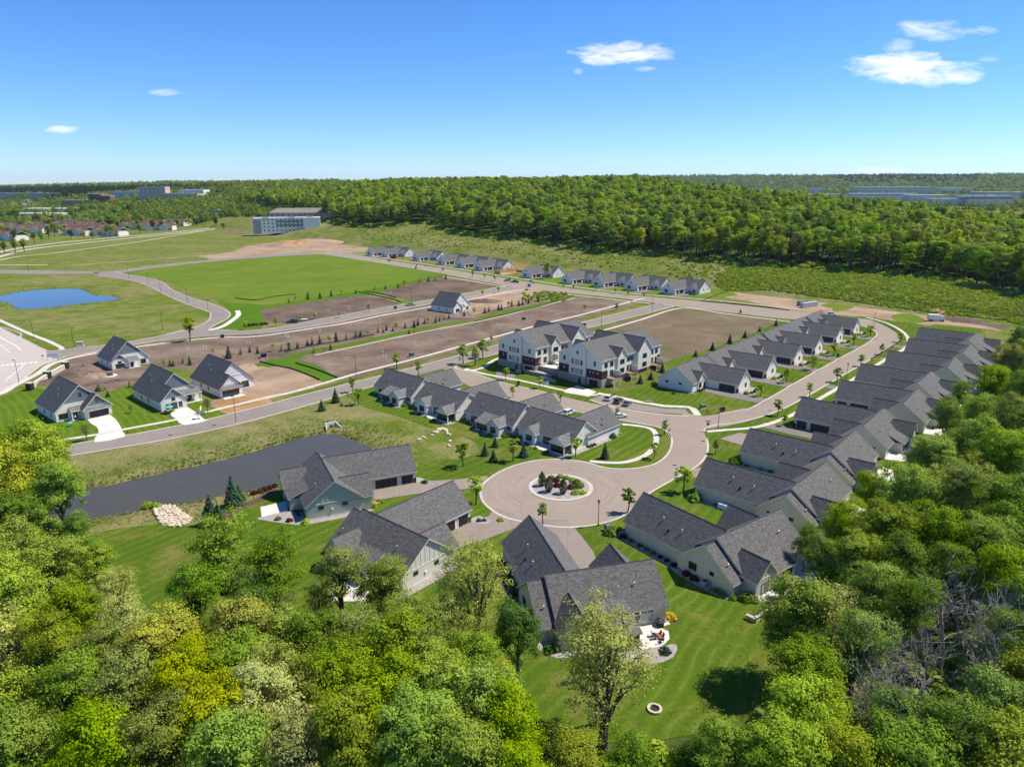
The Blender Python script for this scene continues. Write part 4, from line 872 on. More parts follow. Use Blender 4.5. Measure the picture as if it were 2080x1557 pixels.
    if not decks:
        for y in (9.3, 22.5):
            r = MB(); r.slab([(Wd+.6, y-1.3, 5.2), (Wd+3.2, y-1.3, 5.2), (Wd+3.2, y, 6.1), (Wd+.6, y, 6.1)], .15); r.slab([(Wd+.6, y, 6.1), (Wd+3.2, y, 6.1), (Wd+3.2, y+1.3, 5.2), (Wd+.6, y+1.3, 5.2)], .15); r.build('porch_roof', [M_ROOFP, M_TRIMW], t)
            d = MB()
            for yy in (y-1.1, y+1.1): d.box(Wd+2.8, Wd+3.0, yy-.1, yy+.1, 2.9, 5.2)
            d.build('porch_post', M_TRIMW, t); d = MB()
            for k in range(4): d.box(Wd+1+k*.7, Wd+4.2, y-1.2, y+1.2, 2.5+.17*(2-k)-.3, 2.5+.17*(3-k)-.1+.2)
            d.build('porch_step', M_CONC, t)
    vents(t, 1, [(h+2.5, 10, zr-s*2.5), (h+4.0, 14.5, zr-s*4.0), (h+3.2, 22, zr-s*3.2)])
    return t
p = at(1156.5, 781.2)
T2 = townhouse('white and maroon brick townhouse block with rear decks, beside parked cars', (16.9, 248.6, 0), R(-44), 19.4, 36, (3.0, 13.4, 29.5))
T1 = townhouse('white and maroon brick townhouse block behind the retaining walls', (-5.2, 267.6, 0), R(-44), 19.2, 35, None)
# courtyard between the blocks, retaining tiers, grade along the decks
def rot(o, a, x, y): return (o[0]+x*math.cos(a)-y*math.sin(a), o[1]+x*math.sin(a)+y*math.cos(a))
o1 = (-5.2, 267.6); a1 = R(-44)
def quad_block(name, m, pts, z0, z1):
    b = MB(); b.hexa([(*p, z0) for p in pts], [(*p, z1) for p in pts]); return b.build(name, m, None, 'structure')
quad_block('courtyard', M_CONC, [rot(o1, a1, 19.3, 2.5), rot(o1, a1, 29.0, 4), rot(o1, a1, 29.0, 34), rot(o1, a1, 19.3, 34)], -.2, 2.45)
def wall_thing(label, p, q, z0, z1, th=.5, m=None, n=None, cap=True):
    d = math.hypot(q[0]-p[0], q[1]-p[1]); t = thing('retaining_wall', label, 'wall', (*p, 0), math.atan2(q[1]-p[1], q[0]-p[0]), 'retaining walls')
    rows = max(1, round((z1-z0)/.45)); hh = (z1-z0)/rows; nb = max(2, round(d/1.3))
    me = None
    for r_ in range(rows):
        for k in range(nb):
            if me is None:
                b = MB(); b.box(.02, d/nb-.02, -th/2, th/2, .012, hh-.012); o = b.build('block', m or M_RETAIN, t); me = o.data
            else: o = link('block', me, t)
            o.location = (k*d/nb, (.02 if (k+r_) % 2 else -.015), z0+r_*hh)
    if cap: b = MB(); b.box(-.05, d+.05, -th/2-.06, th/2+.06, z1, z1+.12); b.build('coping', M_STONE, t)
    return t
wall_thing('upper tan block wall holding the courtyard between the townhouses', rot(o1, a1, 19.4, 2.2), rot(o1, a1, 30.0, 3.2), -.2, 2.6)
wall_thing('lower tan block wall in front of the courtyard, upper tier', rot(o1, a1, 15.5, -2.0), rot(o1, a1, 28.0, -1.2), -.2, 1.3)
wall_thing('short tan block wall beside the left townhouse garage', rot(o1, a1, 13.2, -4.0), rot(o1, a1, 15.6, -4.0), -.2, 1.2)
wall_thing('tan block wall at steps by the right townhouse door', rot(o1, a1, 28.8, -4.4), rot(o1, a1, 33.2, -5.0), -.2, 1.1)
quad_block('planting_bed', M_GRAVEL, [rot(o1, a1, 19.4, 2.0), rot(o1, a1, 28.0, -1.0), rot(o1, a1, 15.5, -1.8), rot(o1, a1, 15.6, 1.5)][::-1], -.2, 1.1)
for k in range(6):
    q = rot(o1, a1, 26.8-.0*k, -6.6+k*.75); b = MB(); b.box(-.9, .9, -.38, .38, -.1, .12+.17*k); o = b.build('step', M_CONC, None, 'structure'); o.location = (*q, 0); o.rotation_euler = (0, 0, a1)
o2 = (16.9, 248.6)
b = MB(); P = [rot(o2, a1, 19.5, -1), rot(o2, a1, 19.5, 37), rot(o2, a1, 27.5, 38), rot(o2, a1, 27.0, 0)]
b.hexa([(*p, -.3) for p in P], [(*P[0], .08), (*P[1], 2.3), (*P[2], .1), (*P[3], .06)]); b.build('grass_bank', M_VERGE, None, 'structure')
sheet('driveway', [(1138, 796), (1172, 783), (1212, 796), (1196, 806)], M_CONC, .13)
sheet('driveway', [(1005, 768), (1010, 752), (1050, 757), (1040, 775)], M_DRIVEG, .13)
# driveways
def drive(k, pts, sx=1, m=None, z=.125):
    h = HOUSE[k]; q = [rot(h.location, h.rotation_euler[2], p[0]*sx, p[1]) for p in pts]; return sheet('driveway', q, m or M_DRIVE, z, 0, True)
drive('F1', [(5.1, 9.5), (10.5, 9.3), (11, 15), (11.5, 21), (13, 27), (14.5, 35), (8.5, 37.4), (7.5, 30), (5.1, 22)])
drive('F2', [(5.1, 9.5), (10.5, 9.3), (12.5, 16), (13.5, 22), (15, 29.2), (4.4, 29.2), (6.2, 25), (5.1, 21)])
drive('F3', [(5.1, 9.5), (10.5, 9.3), (12, 18), (12, 25), (11.5, 32), (5.5, 33.5), (5.6, 28), (5.1, 21)])
drive('R1', [(5.1, 9.5), (10.5, 9.3), (11, 21), (10, 30.6), (3.5, 28.6), (5.1, 21)])
drive('R2', [(5.1, 9.5), (10.5, 9.3), (10.5, 20), (11, 28), (8, 29), (4.5, 26), (5.1, 21)])
drive('R3', [(5.1, 9.5), (18, 10.5), (18.5, 20), (16, 30), (8, 32), (6.5, 22)], 1, M_DRIVE)
for k in ('R4', 'R5', 'R6', 'R7', 'R8', 'R9'): drive(k, [(5.1, 8.5), (11.8, 8.7), (12, 20), (11, 28.5), (6.5, 28.5)], -1, M_DRIVEG)
for k in ('M1', 'M2', 'M3', 'M4', 'M5', 'M6'): drive(k, [(4.9, 7.0), (10.2, 7.0), (11.5, 17), (11.5, 28.5), (5.2, 28.5), (4.9, 17)], 1, M_DRIVEG)
for k in BL: drive(k, [(4.9, 9.5), (11, 10.5), (11.8, 20), (11.6, 30.5), (6, 31.5), (4.9, 22.5)], -1, M_DRIVEG)
for k in ('P1', 'P2', 'P3', 'P4'): drive(k, [(4.6, 7), (10, 7), (10.5, 16), (10.5, 24), (5, 25)], -1)
for pts in ([(178, 853), (215, 842), (228, 846), (240, 858), (250, 878), (252, 888), (192, 899), (200, 880), (197, 868)], [(345, 838), (378, 825), (415, 852), (425, 854), (375, 864), (358, 852)]): sheet('driveway', pts, M_CONC, .14, 2)
drive('L3', [(.6, -.1), (7, -.1), (7.5, -3), (.2, -3)], 1, M_CONC)
# patios and planting beds against walls
def bed(k, pts, m=None, z=.07, sx=1, nm='planting_bed', sm=2): 
    h = HOUSE[k]; return sheet(nm, [rot(h.location, h.rotation_euler[2], p[0]*sx, p[1]) for p in pts], m or M_GRAVEL, z, sm, True)
bed('F3', [(8.2, -11.8), (11.6, -11.9), (13.6, -10.4), (14.3, -8.6), (13.4, -7.4), (15.4, -7.0), (15.6, -6), (8.2, -6)], M_CONC, .13, 1, 'patio', 0)
bed('F3', [(4.0, -11.6), (4.5, -13.5), (8, -15.2), (12, -14.6), (14, -12), (11.8, -11.7)], None, .08); bed('F3', [(-6, -5.8), (-7, -7), (-5.5, -9.5), (-3.5, -10.6), (2, -9.6), (2.5, -8)], None, .08)
bed('F3', [(-5.2, 5), (-8, 6), (-7.8, 19), (-5, 20)], M_MULCH, .08); bed('F3', [(15.3, -6.2), (17.5, -7), (17.2, -4.6), (15.3, -4.4)], M_MULCH, .085)
bed('R1', [(-5.2, 6), (-7.0, 7), (-7.0, 20), (-5, 22), (-4, 21)], M_GRAVEL, .08); bed('R1', [(-6.2, 6), (-8, 5), (-8.0, -5), (-6.1, -7), (-3, -10.5), (-3.3, -6)], M_GRAVEL, .08)
bed('R1', [(-3.4, -9.4), (-2, -11.4), (4, -12), (10.5, -11.5), (15, -10), (15.2, -6), (2.6, -6)], M_CONC, .12, 1, 'patio', 0)
for k in ('R2', 'R3'):
    bed(k, [(-5.2, 6), (-7.0, 7), (-7.0, 20), (-5, 22), (-4, 21)], M_GRAVEL, .08)
    bed(k, [(2.5, -8), (3, -11.5), (9, -12), (14, -10), (15.2, -6), (8.4, -6)], M_CONC, .12, 1, 'patio', 0)
for k in ('R4', 'R5', 'R6', 'R7', 'R8', 'R9'): bed(k, [(2.5, -8), (3, -11), (9, -11.5), (14, -10), (15.2, -6), (8.4, -6)], M_CONC, .12, -1, 'patio', 0)
bed('F1', [(14.4, -6.5), (16, -7), (16, 6), (14.4, 7)], M_GRAVEL, .08); bed('F1', [(2.6, -8.6), (8, -9), (8.6, -14.5), (3.4, -14.2)], M_CONC, .12, 1, 'patio', 0)
bed('F1', [(8.2, -8.8), (10.5, -6.4), (15.5, -7), (14, -10), (9.5, -15), (8.4, -14.8)], M_GRAVEL, .07); bed('F1', [(5.2, 20.6), (9, 21.4), (9, 24.2), (5, 23.6), (2, 21.5)], M_GRAVEL, .08)
bed('F2', [(14.7, -6.5), (16.2, -7), (16.2, 6), (14.7, 7)], M_GRAVEL, .08); bed('F2', [(2.5, -9.5), (10, -9.8), (12, -12), (8, -15.5), (3, -14)], M_CONC, .12, 1, 'patio', 0); bed('F2', [(4.6, 21), (7.8, 21.3), (8.4, 23.6), (4.6, 23.8)], M_GRAVEL, .135)
for k in ('P1', 'P3'): bed(k, [(-3, -5.6), (-3.6, -7), (-2.4, -10), (3, -10.2), (8, -9.8), (9, -7), (14, -6.6), (14, -5.6)], M_GRAVEL, .08, -1)
for k in ('P2', 'P4'): bed(k, [(1.2, -5.6), (1.2, -9), (6, -9.4), (6.4, -5.6)], M_CONC, .12, -1, 'patio', 0); bed(k, [(-4.4, -5.6), (-5, -9.5), (1, -9.8), (1.1, -5.6)], M_GRAVEL, .08, -1); bed(k, [(6.5, -5.6), (6.5, -8.8), (11.6, -8.8), (14.6, -6.6), (14.6, -5.6)], M_GRAVEL, .08, -1)
bed('P4', [(-4.3, -5), (-5.6, -5), (-6, 12), (-4.6, 13)], M_GRAVEL, .08, -1)
for k in ('M1', 'M2', 'M3', 'M4', 'M5', 'M6'): bed(k, [(5.0, 18), (5.6, 21.5), (2, 22.5), (-4, 21), (-5, 18)], M_GRAVEL, .08)
bed('M1', [(14.3, -8), (15.3, -8), (15.3, 6), (14.3, 6)], M_GRAVEL, .08)
sheet('planting_bed', [(404, 1070), (420, 1055), (440, 1040), (470, 1030), (515, 1015), (556, 992), (566, 998), (530, 1018), (500, 1030), (482, 1045), (474, 1060), (466, 1072), (445, 1080), (420, 1078)], M_MULCH, .075, 2)
# timber framed house under construction
loc, rz = frame_of('B7', -136, L=22.6)
t = thing('framed_house', 'raw timber house frame under construction on the far street', 'building site', loc, rz)
b = MB(-1); b.box(-5, 15, -5, 9, -.1, .2); b.box(-5, 5, 9, 22, -.1, .2); b.build('floor_slab', M_OSB, t)
stud = None
def stud_at(x, y, h=2.9):
    global stud
    if stud is None: m = MB(); m.box(-.07, .07, -.07, .07, .2, 3.1); stud = m.build('stud', M_OSB, t); o = stud
    else: o = link('stud', stud.data, t)
    o.location = (-x, y, 0)
for x in np.arange(-5, 15.1, 1.2): stud_at(x, -5); stud_at(x, 9)
for y in np.arange(-4, 9, 1.2): stud_at(-5, y); stud_at(15, y); stud_at(5, y)
for y in np.arange(9.5, 22, 1.2): stud_at(-5, y); stud_at(5, y)
for x in np.arange(-5, 5.1, 1.1): stud_at(x, 22)
b = MB(-1)
for x0, x1, y0, y1 in ((-5.1, 15.1, -5.1, -4.9), (-5.1, 15.1, 8.9, 9.1), (-5.1, -4.9, -5, 22), (14.9, 15.1, -5, 9), (4.9, 5.1, -5, 22), (-5, 5, 21.9, 22.1)): b.box(x0, x1, y0, y1, 3.1, 3.3)
b.build('top_plate', M_OSB, t)
b = MB(-1); b.box(-5.15, -5.08, 10, 22, .2, 3.1); b.build('sheathing', M_OSB, t); b = MB(-1); b.box(-5, 2, 22.05, 22.12, .2, 3.1); b.build('sheathing', M_OSB, t); b = MB(-1); b.box(6, 15, 8.8, 8.88, 1.2, 3.1); b.build('sheathing', M_OSB, t); b = MB(-1); b.box(-5.15, -5.08, -5, 9, .2, 3.1); b.build('sheathing', M_OSB, t)
tr = None
for x in np.arange(-4.5, 14.9, 1.3):
    if tr is None:
        m = MB(); m.tube((0, -5.4, 3.3), (0, 2, 8.2), .09, .09, 4); m.tube((0, 9.4, 3.3), (0, 2, 8.2), .09, .09, 4); m.tube((0, -5, 3.38), (0, 9, 3.38), .09, .09, 4); m.tube((0, -1.5, 3.4), (0, 2, 8.1), .06, .06, 4); m.tube((0, 5.5, 3.4), (0, 2, 8.1), .06, .06, 4); tr = m.build('roof_truss', M_OSB, t); o = tr
    else: o = link('roof_truss', tr.data, t)
    o.location = (-x, 0, 0)
# ------------------------------------------------------------------ vegetation
def fast_mesh(name, V, nq, m):
    """mesh of nq quads from V (nq*4,3)"""
    me = bpy.data.meshes.new(name); me.vertices.add(nq*4); me.vertices.foreach_set('co', V.astype(np.float32).ravel())
    me.loops.add(nq*4); me.loops.foreach_set('vertex_index', np.arange(nq*4)); me.polygons.add(nq)
    me.polygons.foreach_set('loop_start', np.arange(0, nq*4, 4)); me.polygons.foreach_set('loop_total', np.full(nq, 4)); me.update(calc_edges=True)
    me.materials.append(m); return me
def leaf_quads(P, N, size, r):
    """diamond leaf sprays at P facing roughly N"""
    n = len(P); N = N/np.maximum(np.linalg.norm(N, axis=1), 1e-6)[:, None]
    a = np.cross(N, r.normal(size=(n, 3))); a /= np.maximum(np.linalg.norm(a, axis=1), 1e-6)[:, None]; b = np.cross(N, a)
    s = (size*r.uniform(.6, 1.3, n))[:, None]; k = r.uniform(.45, .8, n)[:, None]; bend = N*s*r.uniform(-.25, .25, n)[:, None]
    return np.stack([P+a*s, P+b*s*k+bend, P-a*s*.9, P-b*s*k+bend], 1).reshape(-1, 3)
def broadleaf(seed, Rc, Hc, zt, lobes, nleaf, size, clump=.9, low=.35, holes=.0, cdiv=105):
    """crown of radius Rc, from zt to zt+Hc: leaf sprays gathered in clumps on lobes; limbs reach every lobe"""
    r = np.random.default_rng(seed); C = []; LR = []
    for i in range(lobes):
        th = 2.4*i+r.uniform(-.4, .4); f = (i+.5)/lobes; z = -1+2*((f*.82+.18) if low else f); z = max(-.75, min(.85, z))
        rad = math.sqrt(max(.05, 1-z*z*.8))*r.uniform(.42, .72)
        C.append((Rc*rad*math.cos(th), Rc*rad*math.sin(th), zt+Hc*(.5+.42*z)*r.uniform(.9, 1.08))); LR.append(r.uniform(.34, .6)*min(Rc, Hc*.6))
    C.append((0, 0, zt+Hc*.78)); LR.append(.42*min(Rc, Hc*.6))
    C = np.array(C); LR = np.array(LR)
    ncl = max(12, int(nleaf/cdiv)); w = LR**2; li = r.choice(len(C), ncl, p=w/w.sum())
    d = r.normal(size=(ncl, 3)); d[:, 2] = d[:, 2]*.8+.25; d /= np.linalg.norm(d, axis=1)[:, None]
    cc = C[li]+d*(LR[li]*r.uniform(.55, 1.08, ncl))[:, None]
    if holes: keep = r.random(ncl) > holes; cc, d, li = cc[keep], d[keep], li[keep]; ncl = len(cc)
    per = nleaf//ncl; ci = np.repeat(np.arange(ncl), per); n = len(ci)
    off = r.normal(size=(n, 3))*np.array([1, 1, .5])*clump*.46*r.uniform(.55, 1.35, ncl)[ci][:, None]
    P = cc[ci]+off
    N = d[ci]*.7+off/clump*.9+r.normal(size=(n, 3))*.42+np.array([.1, .02, .5])
    V = leaf_quads(P, N, size, r)
    # trunk and limbs
    t = MB(); tr = .028*(zt+Hc); top = (r.uniform(-.3, .3), r.uniform(-.3, .3), zt+Hc*.45)
    mid = (top[0]*.4, top[1]*.4, zt*.7); t.tube((0, 0, -.3), mid, tr*1.15, tr*.85, 8, 0, False); t.tube(mid, top, tr*.85, tr*.45, 7, 0, False); t.tube(top, (top[0], top[1], zt+Hc*.86), tr*.45, tr*.12, 5, 0, False)
    for i in range(len(C)-1):
        f = r.uniform(.0, .8); s = Vector(mid).lerp(Vector(top), f); e = Vector(C[i]); k = s.lerp(e, .55)+Vector((0, 0, .3))
        t.tube(s, k, tr*.38, tr*.24, 5, 0, False); t.tube(k, e, tr*.24, tr*.1, 4, 0, False)
        for j in np.where(li == i)[0][:7]: t.tube(k.lerp(e, r.uniform(.3, 1)), cc[j], tr*.1, tr*.03, 3, 0, False)
    return t, V
def conifer_quads(seed, Rc, Hh, tiers, per, size, droop=.25, base=.25):
    r = np.random.default_rng(seed); P = []; N = []
    for i in range(tiers):
        f = i/tiers; z = base+f*(Hh-base); rad = Rc*(1-f)**.85*r.uniform(.86, 1.08)
        nb = max(5, int(per*(1-f)+3)); th0 = r.uniform(0, 6)
        for j in range(nb):
            th = th0+2*math.pi*j/nb+r.uniform(-.15, .15); L = rad*r.uniform(.8, 1.1)
            for q in np.linspace(.2, 1, max(2, int(L/size*1.4)+1)):
                P.append((math.cos(th)*L*q+r.normal()*.04, math.sin(th)*L*q+r.normal()*.04, z+.12*L*(1-q)-droop*L*q*q+r.normal()*.05)); N.append((math.cos(th)*.5+r.normal()*.35, math.sin(th)*.5+r.normal()*.35, .9))
    P.append((0, 0, Hh-.1)); N.append((.9, .1, .1)); P.append((0, 0, Hh-.15)); N.append((.1, .9, .1))
    return leaf_quads(np.array(P), np.array(N), size, r)
PROTO = {}
def proto_tree(key, t, V, lm, bark):
    tr = bpy.data.meshes.new('trunk'); tr.from_pydata(t.v, [], t.f); tr.materials.append(bark); tr.polygons.foreach_set('use_smooth', np.ones(len(tr.polygons), bool))
    PROTO[key] = (tr, fast_mesh('crown', V, len(V)//4, lm) if V is not None else None)
for i, (Rc, Hc, zt, lb, nl, sz, cl, ho) in enumerate(((5.2, 10.5, 4.5, 14, 24000, .165, 1.2, .04), (4.6, 11.5, 4.0, 13, 21000, .16, 1.15, .06), (5.8, 9.5, 5.0, 16, 25000, .17, 1.25, .04), (4.2, 12.5, 5.5, 12, 12000, .15, 1.15, .12), (4.0, 9.0, 3.2, 11, 16000, .15, 1.1, .05), (5.0, 12.0, 4.2, 15, 20000, .165, 1.35, .1), (4.4, 10.0, 4.0, 9, 15000, .16, 1.5, .1))):
    t, V = broadleaf(100+i, Rc, Hc, zt, lb, nl, sz, cl, .35, ho); proto_tree('oak%d' % i, t, V, LEAF['green'], M_BARK)
t, V = broadleaf(150, 4.6, 15.5, 3.6, 14, 10500, .13, 1.1, .35, .1, 45); proto_tree('sparse0', t, V, LEAF['pale'], M_BARK)
t, V = broadleaf(151, 4.2, 11, 4.5, 14, 9000, .13, 1.05, .35, .08, 50); proto_tree('sparse1', t, V, LEAF['pale'], M_BARK)
for i in range(4):   # forest trees seen from further off
    t, V = broadleaf(200+i, (4.4, 3.9, 4.8, 3.4)[i], (12, 12.5, 11.5, 12)[i], (4.6, 5.2, 4.4, 6.5)[i], 11, (3800, 3300, 3800, 2300)[i], (.36, .34, .37, .32)[i], 1.25, .35, (0, .05, 0, .15)[i], 48); proto_tree('wood%d' % i, t, V, LEAF['green'], M_BARK)
for i in range(2):
    t, V = broadleaf(260+i, (4.6, 4.0)[i], 13, 2.6, 12, 4200, .36, 1.3, .35, 0, 48); proto_tree('edge%d' % i, t, V, LEAF['green'], M_BARK)
def bare(seed, Hh):
    r = np.random.default_rng(seed); t = MB()
    def br(p, d, L, rad, dep):
        q = p+d*L; rad = max(rad, .022); t.tube(p, q, rad, max(rad*.62, .018), 5 if dep < 2 else 3, 0, False)
        if dep >= 6 or L < .3: return
        for k in range(2 if dep > 0 else 3):
            a = Vector(r.normal(size=3)).normalized(); e = (d+a*(.62 if dep else .5)+Vector((0, 0, .14))).normalized(); br(p.lerp(q, 1 if k == 0 else r.uniform(.55, .95)), e, L*r.uniform(.62, .86), rad*.6, dep+1)
        if dep in (1, 2, 3, 4): a = Vector(r.normal(size=3)).normalized(); br(p.lerp(q, .5), (d*.6+a).normalized(), L*.6, rad*.4, dep+1)
    br(Vector((0, 0, -.3)), Vector((.03, .02, 1)), Hh*.34, Hh*.0145, 0); return t
for i in range(2): proto_tree('bare%d' % i, bare(300+i, 14), None, None, M_BARKG)
for i, (Rc, Hc, zt, lb, nl, sz) in enumerate(((1.35, 3.6, 1.5, 8, 1500, .17), (1.1, 3.9, 1.5, 8, 1200, .16), (1.5, 3.2, 1.7, 8, 1300, .17))):
    t, V = broadleaf(400+i, Rc, Hc, zt, lb, nl, sz, .42, .35, .05, 40); proto_tree('street%d' % i, t, V, LEAF['young'], M_BARK)
for i, (rc, h_) in enumerate(((1.5, 4.2), (1.75, 5.8))):
    t = MB(); t.tube((0, 0, -.2), (0, 0, h_*.8), .11, .03, 6); V = conifer_quads(500+i, rc, h_, 17+4*i, 15, .24); proto_tree('spruce%d' % i, t, V, LEAF['spruce'], M_BARK)
t = MB(); t.tube((0, 0, -.2), (0, 0, 1.8), .06, .02, 5); proto_tree('sapling_spruce', t, conifer_quads(510, .62, 2.5, 9, 8, .22), LEAF['spruce'], M_BARK)
def arb(seed):
    r = np.random.default_rng(seed); n = 900; z = r.uniform(0, 1, n)**.8; rad = np.sin(np.clip(z*.92+.12, 0, 1)*math.pi)**.75*r.uniform(.75, 1.05, n); th = r.uniform(0, 6.28, n)
    P = np.stack([rad*np.cos(th)*1.1, rad*np.sin(th)*1.1, .15+z*3.9], -1); N = np.stack([np.cos(th), np.sin(th), np.full(n, .3)], -1)+r.normal(size=(n, 3))*.3
    return leaf_quads(P, N, .2, r)
t = MB(); t.tube((0, 0, -.1), (0, 0, 1.5), .09, .04, 5); proto_tree('arbor', t, arb(520), LEAF['arbor'], M_BARK)
def bush(seed, n=420, size=.11, flat=.8):
    r = np.random.default_rng(seed); d = r.normal(size=(n, 3)); d[:, 2] = np.abs(d[:, 2]); d /= np.linalg.norm(d, axis=1)[:, None]
    P = d*(r.uniform(.6, 1.05, n)*(1+.15*np.sin(d[:, 0]*5+seed)))[:, None]*np.array([.6, .6, .6*flat+.1]); return leaf_quads(P, d+r.normal(size=(n, 3))*.5, size, r)
t = MB(); t.tube((0, 0, -.05), (0, 0, .35), .05, .03, 5)
for i in range(3): t.tube((0, 0, .05), (.25*math.cos(2.1*i), .25*math.sin(2.1*i), .45), .025, .01, 4)
for i in range(2): proto_tree('bush%d' % i, t, bush(530+i), LEAF['green'], M_BARK)
NTREE = 0
def plant(name, key, cat, label, group, x, y, z, sc_, lm, rz=None):
    global NTREE
    tr, cr = PROTO[key]; NTREE += 1
    e = thing(name, label, cat, (x, y, z), rng.uniform(0, 6.28) if rz is None else rz, group)
    e.scale = sc_ if isinstance(sc_, tuple) else (sc_,)*3
    link('trunk', tr, e)
    if cr:
        c = link('crown', cr, e)
        if lm: c.material_slots[0].link = 'OBJECT'; c.material_slots[0].material = lm
    return e
ADJ = dict(green='mid green', bright='bright green', yellow='yellow green', olive='olive green', pale='pale blossoming', deep='deep green', dull='dull green', brown='brown budding', gold='golden yellow', red='burgundy', young='fresh green', blue='bluish', spruce='dark needled', arbor='dark')
